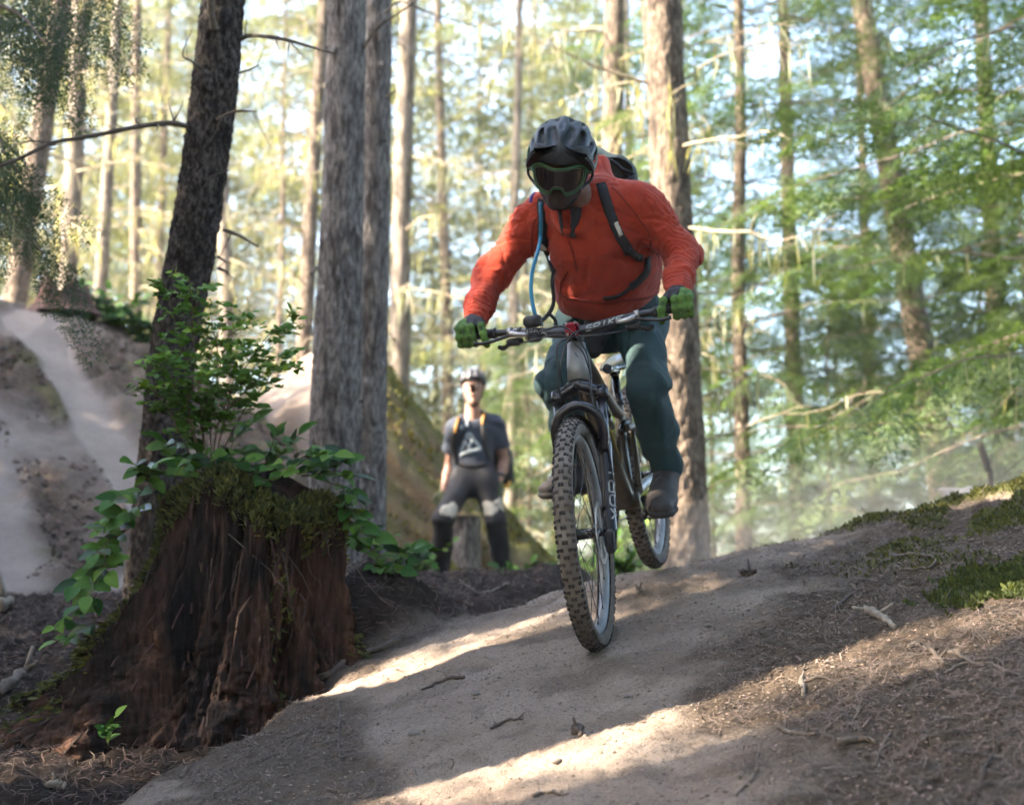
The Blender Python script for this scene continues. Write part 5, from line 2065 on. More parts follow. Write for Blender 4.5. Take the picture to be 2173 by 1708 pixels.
bp('bar_lettering', lettering('SPIKE', bar_fn_read(0.048), 0.019, 0.0175, 0.0065, 0.0040, 0.35), M_white, bar, False)
bp('bar_lettering', lettering('SPANK', bar_fn_read(-0.205), 0.019, 0.0165, 0.0065, 0.0040, 0.35), M_white, bar, False)
mb = MB().box(BC + FN * 0.012, (0.034, 0.046, 0.050), frame_from([0, 1, 0], AX) @ np.array([[0, 0, 1], [1, 0, 0], [0, 1, 0]]).T if False else None, 0.007)
face = bp('stem_faceplate', mb, M_red)
for y in (-0.015, 0.015):
    for z in (-0.018, 0.018):
        p = BC + FN * 0.026 + np.array([0.004, y, z])
        bp('bolt', MB().lathe([(0, 0.0045), (0.005, 0.0045), (0.005, 0.002), (0.002, 0.0)], p, p + [1, 0, 0], 10), M_steel, face)
for sg in (-1, 1):
    yy = np.linspace(0.272, 0.402, 30) * sg
    P = np.array([bar_at(y) for y in yy])
    bp('grip', MB().tube(P, 0.0162 + 0.0009 * (np.arange(30) % 2), 18), M_plast)
    bp('grip_collar', MB().tube([bar_at(0.268 * sg), bar_at(0.278 * sg)], [0.0185, 0.0185], 18), M_black)
    c = bar_at(0.215 * sg)
    mb = MB().tube([bar_at(0.208 * sg), bar_at(0.224 * sg)], [0.0175, 0.0175], 16)
    mb.tube(spline([c + [0.022, 0, -0.004], c + [0.034, -0.03 * sg, -0.010], c + [0.036, -0.065 * sg, -0.014]], 8), [0.009, 0.0105, 0.010, 0.009, 0.009, 0.008, 0.007, 0.0055], 12)
    lv = bp('brake_lever', mb, M_steel)
    bp('lever_blade', MB().tube(spline([c + [0.034, 0.004 * sg, -0.010], c + [0.052, 0.04 * sg, -0.018], c + [0.056, 0.085 * sg, -0.024], c + [0.060, 0.118 * sg, -0.020]], 14), [0.007] + [0.006] * 12 + [0.0075], 8, sx=0.7), M_black, lv)
    mb = MB().box(c + np.array([0.012, -0.012 * sg, -0.034]), (0.04, 0.055, 0.026), None, 0.008)
    mb.tube(spline([c + [0.015, 0.01 * sg, -0.04], c + [0.0, 0.03 * sg, -0.05], c + [-0.01, 0.05 * sg, -0.045]], 6), [0.007, 0.007, 0.008, 0.009, 0.009, 0.007], 8)
    bp('shifter', mb, M_plast)
# clamp band further in on the right side
bp('bar_clamp', MB().tube([bar_at(-0.262 + 0.075), bar_at(-0.175)], [0.0165, 0.0165], 16), M_black)


# cables
STEER_ON = True
def cable(pts, r=0.0029, n=26):
    return bp('cable', MB().tube(spline(pts, n), r, 6), M_black)


cR = bar_at(-0.215) + np.array([0.036, 0.065, -0.014])
cL = bar_at(0.215) + np.array([0.036, -0.065, -0.014])
cable([cR, cR + [0.03, 0.06, 0.006], SA(0.69, -0.02, 0.11), SA(0.63, 0.035, 0.07), SA(0.55, 0.05, 0.045), SA(0.44, 0.05, 0.05), SA(0.30, 0.088, 0.03), SA(0.14, 0.094, 0.0), SA(0.09, 0.075, -0.04)])
cable([cL, cL + [0.02, -0.06, -0.008], SA(0.665, 0.01, 0.10), SA(0.60, -0.035, 0.075), SA(0.53, -0.05, 0.03), (-0.42, -0.042, 0.36)])
cable([bar_at(-0.215) + [0.02, 0.03, -0.042], bar_at(-0.15) + [0.06, 0, -0.03], SA(0.665, -0.03, 0.10), SA(0.615, 0.028, 0.07), SA(0.57, 0.04, 0.02), (-0.40, 0.04, 0.38)])
cable([bar_at(0.215) + [0.02, -0.03, -0.042], bar_at(0.12) + [0.05, 0, -0.035], SA(0.65, -0.035, 0.085), SA(0.56, -0.055, 0.06), SA(0.47, -0.06, 0.0), (-0.45, -0.042, 0.32)])

# small padded pod lashed to the bar with cord
c = bar_at(-0.132)
fpod = lambda P: smin(sd_box(P, c + np.array([0.0, 0, 0.036]), (0.055, 0.062, 0.040), 0.016), sd_box(P, c + np.array([0.004, 0, -0.020]), (0.040, 0.050, 0.030), 0.013), 0.01)
pod = bp('bar_pod', nets(fpod, c - 0.06, c + 0.075, 0.0035), M_plast)
for k in range(5):
    y = -0.156 + 0.012 * k
    q = bar_at(y)
    a = np.linspace(0, 2 * np.pi, 20)
    sk = 0.006 * (-1) ** k
    bp('cord', MB().tube(np.stack([q[0] + 0.0235 * np.cos(a) + 0.004, q[1] + sk * np.sin(a), q[2] + 0.026 * np.sin(a)], 1), 0.0017, 5), M_black, pod)


def bar_w(y, off=(0, 0, 0)):
    return BW(*steer(bar_at(y) + np.asarray(off, float))[0])
# ------------------------------------------------------------------ the rider
def view_dir(u, v):
    return unit(W(u, v, 1.0))


def hit(sdf, u, v, d0=4.0, d1=6.2, off=0.0, n=400):
    """where the line of sight through (u, v) first meets a modelled surface"""
    ds = np.linspace(d0, d1, n)
    P = np.array([W(u, v, d) for d in ds], np.float32)
    s = sdf(P) - off
    k = np.argmax(s < 0)
    if s.min() > 0:
        k = int(np.argmin(s))
    return P[k].astype(float)


def grad(sdf, p, e=0.004):
    p = np.asarray(p, np.float32)
    g = np.array([float(sdf((p + d)[None])[0] - sdf((p - d)[None])[0]) for d in np.eye(3, dtype=np.float32) * e])
    return unit(g)


M_fleece = mat('red_fleece', (0.34, 0.032, 0.008), 0.95, var=(0.25, 0.021, 0.006), vscale=18, sheen=0.1, bump=0.35, bscale=190, bdist=0.004)
M_trouser = mat('teal_trousers', (0.014, 0.040, 0.046), 0.85, var=(0.020, 0.052, 0.057), vscale=9, bump=0.5, bscale=90, bdist=0.005)
M_blackcloth = mat('black_cloth', (0.012, 0.011, 0.013), 0.8, var=(0.022, 0.02, 0.022), vscale=20, bump=0.2, bscale=200, bdist=0.002)
M_glove = mat('green_glove', (0.095, 0.190, 0.028), 0.85, var=(0.050, 0.105, 0.022), vscale=25, bump=0.25, bscale=220, bdist=0.002)
M_shoe = mat('brown_shoe', (0.022, 0.018, 0.018), 0.75, var=(0.045, 0.036, 0.033), vscale=14, bump=0.3, bscale=150, bdist=0.003)
M_sole = mat('shoe_sole', (0.030, 0.026, 0.024), 0.85)
M_skin = mat('shaded_skin', (0.19, 0.10, 0.075), 0.6, var=(0.17, 0.085, 0.06), vscale=30)
M_helmet = mat('slate_helmet', (0.011, 0.016, 0.021), 0.5, var=(0.014, 0.020, 0.026), vscale=6)
M_helmet_in = mat('helmet_black', (0.010, 0.010, 0.012), 0.6)
M_gframe = mat('goggle_frame', (0.012, 0.075, 0.024), 0.4, var=(0.08, 0.15, 0.02), vscale=18, contrast=(0.5, 0.7))
M_strapc = mat('pack_strap', (0.014, 0.013, 0.016), 0.8)
M_pack = mat('pack_cloth', (0.075, 0.105, 0.10), 0.8, var=(0.03, 0.04, 0.04), vscale=9, bump=0.2, bscale=120, bdist=0.003)
M_hose = mat('blue_hose', (0.02, 0.16, 0.30), 0.35, var=(0.02, 0.22, 0.34), vscale=10)

hipR, hipL = W(1236, 690, 5.34), W(1358, 682, 5.32)
shR, shL = W(1143, 462, 5.02), W(1372, 446, 4.98)
elR, elL = W(1042, 588, 5.10), W(1447, 540, 4.97)
gR, gL = bar_w(-0.358), bar_w(0.358)                  # where the hands close on the grips
barv = unit(gL - gR)
wrR = gR + np.array([0.006, 0.055, 0.052])
wrL = gL + np.array([0.0, 0.055, 0.055])
neck = W(1240, 432, 4.93)
chest = W(1262, 505, 5.02)
waist = W(1292, 610, 5.20)
tor = unit(neck - W(1296, 660, 5.3))                 # up along the trunk
fr_ = unit(np.cross(tor, np.cross([0.12, -1.0, 0], tor)))   # chest normal


def folds(P, a, b, n, amp, seed, nz=0.5):
    ax = unit(b - a).astype(np.float32)
    s = (P - a.astype(np.float32)) @ ax
    w = np.sin(s * (2 * np.pi * n) + 3.5 * vnoise(P, 11, seed) + 2.0 * vnoise(P, 30, seed + 1))
    w = 1.0 - 2.0 * (1 - np.abs(w)) ** 1.6
    return amp * w * np.clip(0.55 + nz * vnoise(P, 9, seed + 2), 0, 1)


def jacket(P):
    d = sd_cap(P, W(1298, 668, 5.32), W(1288, 575, 5.14), 0.198, 0.196, fr_, 0.72)
    d = smin(d, sd_cap(P, W(1288, 575, 5.14), W(1266, 500, 5.02), 0.196, 0.175, fr_, 0.74), 0.06)
    d = smin(d, sd_cap(P, W(1266, 500, 5.02), W(1252, 440, 4.96), 0.165, 0.10, fr_, 0.8), 0.06)
    d = smin(d, sd_cap(P, W(1180, 448, 5.02), W(1340, 436, 4.99), 0.088, 0.092), 0.07)
    for s_, e_, w_, r in ((shR, elR, wrR, (0.080, 0.062, 0.053, 0.041)), (shL, elL, wrL, (0.083, 0.063, 0.054, 0.043))):
        m_ = e_ * 0.45 + w_ * 0.55
        a = sd_cap(P, s_, e_, r[0], r[1])
        a = smin(a, sd_cap(P, e_, m_, r[1], r[2]), 0.05)
        a = smin(a, sd_cap(P, m_, w_ + (w_ - m_) * 0.02, r[2], r[3]), 0.03)
        da = np.abs(a)
        sl = sstep(0.05, 0.0, da)
        a = a + sl * (folds(P, s_, e_, 13, 0.0032, 5) + folds(P, e_, w_, 26, 0.0042, 15))
        d = smin(d, a, 0.05)
    # hood bunched behind the neck, collar round the throat
    d = smin(d, sd_cap(P, W(1272, 352, 5.06), W(1262, 420, 4.98), 0.040, 0.062), 0.045)
    d = smin(d, sd_cap(P, W(1180, 420, 5.08), W(1268, 395, 5.06), 0.055, 0.062), 0.04)
    d = smin(d, sd_cap(P, W(1168, 440, 4.93), W(1200, 492, 4.865), 0.024, 0.020), 0.03)
    d = smin(d, sd_cap(P, W(1262, 425, 4.90), W(1228, 490, 4.865), 0.030, 0.020), 0.03)
    # body folds: pull from the armpits to the belly, roll above the hem
    q = (P - np.asarray(chest, np.float32))
    f1 = np.sin((q @ np.array([18.0, 6.0, 26.0], np.float32)) + 2.6 * vnoise(P, 7, 51)) * np.clip(vnoise(P, 5, 52) + 0.25, 0, 1)
    f2 = np.sin((q @ np.array([-34.0, 0.0, 22.0], np.float32)) + 2.6 * vnoise(P, 8, 53)) * np.clip(vnoise(P, 6, 54) + 0.1, 0, 1)
    near = sstep(0.05, 0.0, np.abs(d))
    cr = (1 - np.abs(vnoise(P * np.array([1, 1, 0.45], np.float32) + 0.03 * vnoise(P, 14, 58)[:, None], 15, 57))) ** 8
    cr2 = (1 - np.abs(vnoise(P * np.array([0.6, 1, 1.2], np.float32) + 0.04 * vnoise(P, 9, 59)[:, None], 11, 60))) ** 9
    d = d + near * (0.006 * f1 + 0.006 * f2 + 0.003 * vnoise(P, 22, 55) + 0.003 * vnoise(P, 9, 56) + 0.0055 * cr + 0.0055 * cr2)
    hem = W(1296, 645, 5.22)
    sag = 0.018 * np.cos((P[:, 0] - hem[0]) * 11.0)
    h = -((P - hem.astype(np.float32)) @ (tor * 0.55 + np.array([0, 0, 0.45])).astype(np.float32)) - sag - 0.004
    d = smax(d, h * 0.8, 0.02)
    # open sleeves
    for e_, w_ in ((elR, wrR), (elL, wrL)):
        ax = unit(w_ - (e_ * 0.45 + w_ * 0.55)).astype(np.float32)
        q2 = (P - w_.astype(np.float32)) @ ax - 0.010
        loc = sd_cap(P, w_, w_ + ax.astype(float) * 0.08, 0.07, 0.07)
        d = np.where(loc < 0, np.maximum(d, q2), d)
    # throat opening
    d = smax(d, -sd_cap(P, W(1205, 425, 4.80), W(1207, 490, 4.80), 0.040, 0.012), 0.015)
    return d


R0 = W(1290, 1090, 5.2)
rider = thing('person', 'mountain biker in red fleece and teal trousers riding down the slope', 'person', R0)
part('jacket', nets(jacket, W(945, 720, 5.1) * [1, 0, 1] + [0, 4.45, 0], W(1520, 310, 5.1) * [1, 0, 1] + [0, 5.6, 0], 0.0052), M_fleece, rider)

# dark zip placket and undershirt in the opening
mb = MB()
P = np.array([W(1187, 437, 4.845), W(1190, 470, 4.850), W(1196, 500, 4.860)])
mb.strip(spline(P, 10), 0.012, fr_, 0.006)
P = np.array([W(1222, 440, 4.85), W(1222, 470, 4.850), W(1214, 505, 4.855)])
mb.strip(spline(P, 10), [0.045] * 3 + [0.04] * 4 + [0.02] * 3, fr_, 0.006)
part('neck_zip', mb, M_blackcloth, rider)

# ---- trousers
footL_w = BW(*(PL + np.array([0.0, 0.150, 0.012])))
footR_w = BW(*(PR_ + np.array([0.0, -0.155, 0.012])))
knL = W(1376, 822, 4.99)
knR = W(1187, 812, 5.0)
anL = W(1416, 1004, 5.20)
toeR = W(1158, 1056, 5.14)
tdR = unit(toeR - footR_w)
ballR = toeR - tdR * 0.12
anR = ballR - tdR * 0.13 + np.array([0.01, 0.02, 0.10])


def trousers(P):
    d = sd_cap(P, hipR, hipL, 0.104, 0.104)
    d = smin(d, sd_cap(P, W(1296, 655, 5.30), W(1298, 600, 5.22), 0.165, 0.14, fr_, 0.75), 0.05)
    for h_, k_, a_, s_ in ((hipL, knL, anL, 1), (hipR, knR, anR, -1)):
        m_ = k_ * 0.5 + a_ * 0.5 + np.array([0, 0.03, 0])
        l = sd_cap(P, h_, k_, 0.094, 0.069)
        l = smin(l, sd_cap(P, k_, m_, 0.073, 0.070), 0.05)
        l = smin(l, sd_cap(P, m_, a_, 0.070, 0.054), 0.05)
        sl = sstep(0.05, 0.0, np.abs(l))
        kz = np.exp(-(((P - k_.astype(np.float32)) ** 2).sum(1)) / 0.012)
        az = np.exp(-(((P - a_.astype(np.float32)) ** 2).sum(1)) / 0.016)
        q = P @ np.array([9.0, 0, 40.0 * 1.0], np.float32)
        l = l + sl * (0.014 * kz * np.sin(q + 3 * vnoise(P, 9, 71)) + 0.013 * az * np.sin(q * 1.4 + 3 * vnoise(P, 9, 73)) + 0.003 * vnoise(P, 14, 75) + 0.003 * vnoise(P, 5, 76) + 0.010 * (1 - np.abs(vnoise(P * np.array([1, 1, 0.5], np.float32), 13, 77))) ** 5
                      + 0.004 * np.sin(P @ np.array([60.0, 10, 18.0], np.float32) + 3 * vnoise(P, 6, 79)))
        ax = unit(a_ - m_)
        l = smax(l, ((P - (a_ + ax * 0.035).astype(np.float32)) @ ax.astype(np.float32)), 0.01)
        d = smin(d, l, 0.045)
    return d


part('trousers', nets(trousers, W(1110, 1090, 5.3) * [1, 0, 1] + [0, 4.75, 0], W(1485, 590, 5.2) * [1, 0, 1] + [0, 5.72, 0], 0.0062), M_trouser, rider)
fg = lambda P: smin(sd_cap(P, W(1268, 655, 5.16), W(1262, 748, 5.14), 0.062, 0.028, fr_, 0.5), sd_cap(P, W(1290, 660, 5.2), W(1268, 700, 5.16), 0.06, 0.05), 0.03) + 0.004 * vnoise(P, 20, 5)
part('trouser_gusset', nets(fg, W(1225, 775, 5.2) * [1, 0, 1] + [0, 4.95, 0], W(1335, 615, 5.2) * [1, 0, 1] + [0, 5.4, 0], 0.006), M_blackcloth, rider)


# ---- shoes
def shoe(ball, ankle, toe_dir, L=0.29):
    td = unit(toe_dir)
    sidev = unit(np.cross(td, [0, 0, 1.0]))
    upv = np.cross(sidev, td)
    toe = ball + td * 0.085
    heel = toe - td * (L - 0.04)

    def f(P):
        d = sd_cap(P, heel + upv * 0.040, ball + upv * 0.034, 0.040, 0.050, upv, 0.85)
        d = smin(d, sd_cap(P, ball + upv * 0.034, toe + upv * 0.028, 0.050, 0.042, upv, 0.72), 0.03)
        d = smin(d, sd_cap(P, heel + upv * 0.055 + td * 0.01, ankle, 0.044, 0.046), 0.04)
        d = smin(d, sd_cap(P, ball + upv * 0.055 - td * 0.03, ankle + td * 0.02, 0.036, 0.036), 0.04)
        d = d + 0.0022 * vnoise(P, 40, 3)
        return np.maximum(d, -((P - heel.astype(np.float32)) @ upv.astype(np.float32)) + 0.014)

    def sole(P):
        d = sd_cap(P, heel + upv * 0.008, ball + upv * 0.006, 0.041, 0.053, upv, 0.42)
        d = smin(d, sd_cap(P, ball + upv * 0.006, toe + upv * 0.009, 0.053, 0.046, upv, 0.40), 0.02)
        return d + 0.0015 * np.sin(P @ (td * 420).astype(np.float32))
    c = (heel + toe) / 2
    o = part('shoe', nets(f, c - 0.24, c + 0.24, 0.006), M_shoe, rider)
    part('sole', nets(sole, c - 0.24, c + 0.24, 0.006), M_sole, o)
    mb = MB()
    for k in range(4):
        q = ball + td * (-0.01 - 0.026 * k) + upv * (0.082 + 0.011 * k)
        mb.tube(spline([q - sidev * 0.03 - upv * 0.012, q, q + sidev * 0.03 - upv * 0.012], 8), 0.003, 5)
    part('laces', mb, M_blackcloth, o)


shoe(footL_w + b_f * 0.0, anL + np.array([0.0, 0.0, 0.01]), b_f + np.array([0.10, 0, -0.02]))
shoe(ballR, anR, tdR)


# ---- gloves: palm, four fingers and a thumb closed on each grip
def hand(g, wrist, sg, index_out):
    fw = unit(b_f + np.array([0, 0, -0.05]))
    fw = unit(fw - barv * np.dot(fw, barv))
    upv = np.cross(fw, barv) if np.cross(fw, barv)[2] > 0 else -np.cross(fw, barv)
    out = barv * sg                                    # towards the bar end

    def q(o_, f_, u_):
        return g + out * o_ + fw * f_ + upv * u_
    fingers = []
    for k, (o_, ln, r) in enumerate(((-0.036, 1.0, 0.0118), (-0.012, 1.06, 0.0120), (0.0125, 1.0, 0.0115), (0.036, 0.86, 0.0105))):
        kn = q(o_ * 1.02, 0.000, 0.040)
        if k == 0 and index_out:
            ch = [kn, q(o_ - 0.012, 0.036, 0.030), q(o_ - 0.020, 0.056, 0.004), q(o_ - 0.024, 0.058, -0.022), q(o_ - 0.024, 0.046, -0.036)]
        else:
            ch = [kn, q(o_, 0.030 * ln, 0.030), q(o_, 0.037 * ln, 0.000), q(o_, 0.026 * ln, -0.026), q(o_ * 0.95, -0.004, -0.032)]
        fingers.append((ch, r))

    def f(P):
        d = sd_cap(P, q(-0.030, -0.012, 0.034), q(0.030, -0.012, 0.032), 0.018, 0.016)
        d = smin(d, sd_cap(P, q(-0.016, -0.014, 0.034), wrist, 0.024, 0.029), 0.025)
        d = smin(d, sd_cap(P, q(0.020, -0.014, 0.032), wrist, 0.022, 0.028), 0.025)
        fd = None
        for ch, r in fingers:
            l = None
            for a, b in zip(ch[:-1], ch[1:]):
                c = sd_cap(P, a, b, r, r * 0.95)
                l = c if l is None else smin(l, c, 0.006)
            for jn in ch[1:3]:                         # knuckle pads
                l = smin(l, sd_cap(P, jn, jn + out * 0.0005, r * 1.10, r * 1.10), 0.006)
            fd = l if fd is None else np.minimum(fd, l + 0.0)
        d = smin(d, fd, 0.007)
        th = sd_cap(P, q(-0.030, -0.016, 0.026), q(-0.050, -0.006, -0.006), 0.015, 0.0125)
        th = smin(th, sd_cap(P, q(-0.050, -0.006, -0.006), q(-0.052, 0.020, -0.022), 0.0125, 0.0105), 0.008)
        d = smin(d, th, 0.010)
        return d + 0.0012 * vnoise(P, 90, 4)
    gl = part('glove', nets(f, g - 0.115, g + 0.125, 0.0034), M_glove, rider)
    # dark panel over the back of the hand, cuff, ribs
    pan = lambda P: np.maximum(f(P) - 0.0022, sd_cap(P, q(-0.028, 0.004, 0.052), wrist, 0.034, 0.034))
    part('back_panel', nets(pan, g - 0.115, g + 0.125, 0.0042), M_blackcloth, gl)
    ax = unit(wrist - q(0, -0.012, 0.034))
    part('cuff', nets(lambda P: sd_cap(P, wrist - ax * 0.024, wrist + ax * 0.040, 0.034, 0.038) + 0.003 * np.sin(P @ (ax * 300).astype(np.float32) + 2 * vnoise(P, 30, 7)), wrist - 0.1, wrist + 0.1, 0.005), M_blackcloth, gl)
    for ch, r in fingers[:3]:
        mid = (ch[1] + ch[2]) / 2
        n_ = unit(mid - g - out * np.dot(mid - g, out))
        mb = MB()
        for e in np.linspace(-0.010, 0.010, 4):
            p0 = mid + n_ * (r + 0.0004) + unit(ch[2] - ch[1]) * e
            mb.tube([p0 - out * 0.0055, p0 + n_ * 0.0008, p0 + out * 0.0055], [0.0012, 0.0016, 0.0012], 5)
        part('knuckle_rib', mb, M_blackcloth, gl)
    return gl


hand(gR, wrR, -1, True)
hand(gL, wrL, 1, True)

# ---- head
HC = W(1191, 360, 4.80)
hf = unit(np.array([-0.13, -0.86, -0.52]))             # looks down the trail, a little to the left of the picture
hx = unit(np.cross([0.10, 0, 1.0], hf)) * 1.0
hx = hx if hx[0] > 0 else -hx                          # rider's left (picture right)
hu = np.cross(hx, hf) if np.cross(hx, hf)[2] > 0 else -np.cross(hx, hf)
HM = np.stack([hx, hf, hu], 1)                         # columns: local x, y, z in the world


def HL(x, y, z):
    return HC + hx * x + hf * y + hu * z


def hloc(P):
    return (P - HC.astype(np.float32)) @ HM.astype(np.float32)


def headf(P):
    q = hloc(P)
    e = lambda c, r: sd_ell(q, c, r)
    d = e((0, -0.01, 0.035), (0.074, 0.094, 0.088))
    d = smin(d, sd_cap(q, (0, 0.030, -0.02), (0, 0.052, -0.082), 0.058, 0.032), 0.04)        # face to chin
    d = smin(d, sd_cap(q, (-0.045, 0.01, -0.055), (0, 0.052, -0.086), 0.026, 0.022), 0.03)    # jaw
    d = smin(d, sd_cap(q, (0.045, 0.01, -0.055), (0, 0.052, -0.086), 0.026, 0.022), 0.03)
    d = smin(d, sd_cap(q, (0, 0.080, 0.010), (0, 0.100, -0.030), 0.009, 0.0135), 0.014)        # nose
    d = smin(d, sd_cap(q, (-0.013, 0.088, -0.034), (0.013, 0.088, -0.034), 0.008, 0.008), 0.01)
    d = smin(d, sd_cap(q, (-0.020, 0.0815, -0.058), (0.020, 0.0815, -0.058), 0.006, 0.006), 0.010)  # lips
    d = smin(d, sd_cap(q, (-0.017, 0.080, -0.066), (0.017, 0.080, -0.066), 0.006, 0.006), 0.008)
    d = smax(d, -sd_cap(q, (-0.022, 0.090, -0.062), (0.022, 0.090, -0.062), 0.0022, 0.0022), 0.004)
    for s_ in (-1, 1):
        d = smin(d, sd_ell(q, (s_ * 0.076, -0.012, -0.012), (0.012, 0.020, 0.032)), 0.012)     # ears
        d = smax(d, -sd_ell(q, (s_ * 0.030, 0.098, 0.012), (0.020, 0.016, 0.013)), 0.012)      # eye sockets
    nk = HM.T @ (neck - HC)
    d = smin(d, sd_cap(q, (0, -0.02, -0.05), nk, 0.058, 0.062), 0.03)
    return d


part('head', nets(headf, HC - 0.24, HC + 0.20, 0.0055), M_skin, rider)
for s_ in (-1, 1):
    part('eye', nets(lambda P: sd_ell(hloc(P), (s_ * 0.030, 0.078, 0.012), (0.013, 0.013, 0.013)), HL(s_ * 0.030, 0.078, 0.012) - 0.018, HL(s_ * 0.030, 0.078, 0.012) + 0.018, 0.003), M_white, rider)
part('beard', nets(lambda P: np.maximum(headf(P) - 0.0035 - 0.001 * vnoise(P, 200, 3), np.maximum(hloc(P)[:, 2] + 0.042 - 0.25 * np.abs(hloc(P)[:, 0]), -hloc(P)[:, 1] + 0.018)), HL(0, 0.05, -0.08) - 0.09, HL(0, 0.05, -0.08) + 0.09, 0.0045),
     mat('stubble', (0.038, 0.023, 0.019), 0.95), rider)


# ---- helmet with vents and visor
def helm(P, hole=True):
    q = hloc(P)
    o_ = sd_ell(q, (0, -0.022, 0.062), (0.1135, 0.142, 0.108))
    i_ = sd_ell(q, (0, -0.022, 0.055), (0.093, 0.120, 0.090))
    # sculpted ribs front to back
    rib = 0.0032 * np.cos(q[:, 0] * 95.0) * sstep(0.05, 0.12, q[:, 2])
    d = np.maximum(o_ - rib, -i_)
    brim = 0.030 - 0.35 * np.clip(-q[:, 1] - 0.02, 0, 0.2) - 0.06 * np.abs(q[:, 0])
    brim = np.where(q[:, 1] > 0.03, 0.040 + 0.0 * q[:, 1], brim)
    d = smax(d, brim - q[:, 2], 0.012)
    if hole:
        for (x, y, z, dx, dy, dz, r, rr) in VENTS:
            d = smax(d, -sd_cap(q, (x - dx, y - dy, z - dz), (x + dx, y + dy, z + dz), r, rr), 0.006)
    return d


VENTS = []
for s_ in (-1, 1):
    VENTS += [(s_ * 0.030, 0.075, 0.136, s_ * -0.004, 0.026, -0.014, 0.0145, 0.018), (s_ * 0.066, 0.058, 0.118, s_ * 0.0, 0.025, -0.012, 0.0125, 0.0150),
              (s_ * 0.096, 0.030, 0.090, 0, 0.024, -0.006, 0.009, 0.010), (s_ * 0.024, -0.01, 0.168, 0, 0.034, 0.006, 0.011, 0.011),
              (s_ * 0.064, -0.03, 0.150, 0, 0.036, 0.004, 0.0105, 0.0105), (s_ * 0.098, -0.045, 0.108, 0, 0.034, 0.002, 0.010, 0.010),
              (s_ * 0.028, -0.11, 0.142, 0, 0.02, 0.02, 0.011, 0.011), (s_ * 0.066, -0.115, 0.115, 0, 0.018, 0.014, 0.010, 0.010),
              (s_ * 0.109, -0.01, 0.060, 0, 0.026, -0.002, 0.0075, 0.0075)]
VENTS += [(0, 0.045, 0.165, 0, 0.016, -0.008, 0.009, 0.009)]
helmet = part('helmet', nets(helm, HC - 0.20, HC + 0.24, 0.0042), M_helmet, rider)
part('helmet_liner', nets(lambda P: np.maximum(sd_ell(hloc(P), (0, -0.022, 0.060), (0.101, 0.128, 0.096)), 0.046 - 0.30 * np.clip(-hloc(P)[:, 1], 0, 0.3) - hloc(P)[:, 2]), HC - 0.20, HC + 0.22, 0.006), M_helmet_in, helmet)


def visor(P, lower=0.0, thick=0.0050, grow=0.0):
    q = hloc(P)
    # a curved tilted plate growing out of the brow
    t = q[:, 1] - 0.085
    zc = 0.076 + 0.85 * t - 2.4 * q[:, 0] ** 2 + 0.006 * np.cos(q[:, 0] * 52)
    d = (np.abs(q[:, 2] - zc + lower) - thick) * 0.85
    out_ = sd_ell(q * np.array([1, 1, 0], np.float32), (0, 0.035, 0), (0.112, 0.135, 1.0))
    front = np.sqrt((q[:, 0] / 0.118) ** 2 + ((q[:, 1] - 0.03) / 0.138) ** 2) - 1
    d = np.maximum(d, front * 0.1 - grow)
    d = np.maximum(d, 0.055 - q[:, 1])
    return d * 0.8


part('visor', nets(visor, HC - 0.15, HC + 0.24, 0.004), M_helmet, helmet)
part('visor_underside', nets(lambda P: visor(P, 0.010, 0.0055, -0.0008), HC - 0.15, HC + 0.24, 0.004), M_helmet_in, helmet)

part('brow', nets(lambda P: np.maximum(np.maximum(helm(P, False) - 0.0022, hloc(P)[:, 2] - 0.100), 0.050 - hloc(P)[:, 1]), HC - 0.15, HC + 0.20, 0.0045), M_helmet_in, helmet)

# ---- goggles: outline wrapped round the face
gout = [(-0.098, 0.036), (-0.062, 0.043), (-0.018, 0.034), (0.020, 0.036), (0.062, 0.044), (0.098, 0.036), (0.101, 0.008), (0.086, -0.026), (0.058, -0.046), (0.030, -0.051),
        (0.018, -0.036), (0.0, -0.029), (-0.018, -0.036), (-0.030, -0.051), (-0.058, -0.046), (-0.086, -0.026), (-0.101, 0.008)]
go = np.array(gout + [gout[0]])
sp = spline(np.concatenate([go, np.zeros((len(go), 1))], 1), 90)[:-1]


def gwrap(x, z, r=0.118):
    a = x / 0.112
    return HL(r * 0.92 * math.sin(a), 0.004 + r * math.cos(a), z - 0.004)


ring = np.array([gwrap(x, z) for x, z, _ in sp])
gog = part('goggles', MB().tube(ring, 0.0034, 8, closed=True), M_gframe, rider)
inner = np.array([gwrap(x * 0.9, z * 0.84 - 0.001, 0.119) for x, z, _ in sp])
part('lens_rim', MB().tube(inner, 0.0026, 6, closed=True), mat('rim_olive', (0.035, 0.045, 0.02), 0.5), gog)
V, Q = [], []
cc = np.array([0, 0.004])
nr_ = 9
for k in range(nr_ + 1):
    for (x, z, _) in sp:
        f_ = k / nr_
        V.append(gwrap(cc[0] + (x * 0.97 - cc[0]) * f_, cc[1] + (z * 0.95 - cc[1]) * f_, 0.1165))
m_ = len(sp)
for k in range(nr_):
    for j in range(m_):
        Q.append((k * m_ + j, k * m_ + (j + 1) % m_, (k + 1) * m_ + (j + 1) % m_, (k + 1) * m_ + j))
part('lens', MB().add(V, Q), mat('dark_lens', (0.014, 0.009, 0.010), 0.10, var=(0.020, 0.012, 0.012), vscale=9, spec=0.6, coat=0.3), gog)
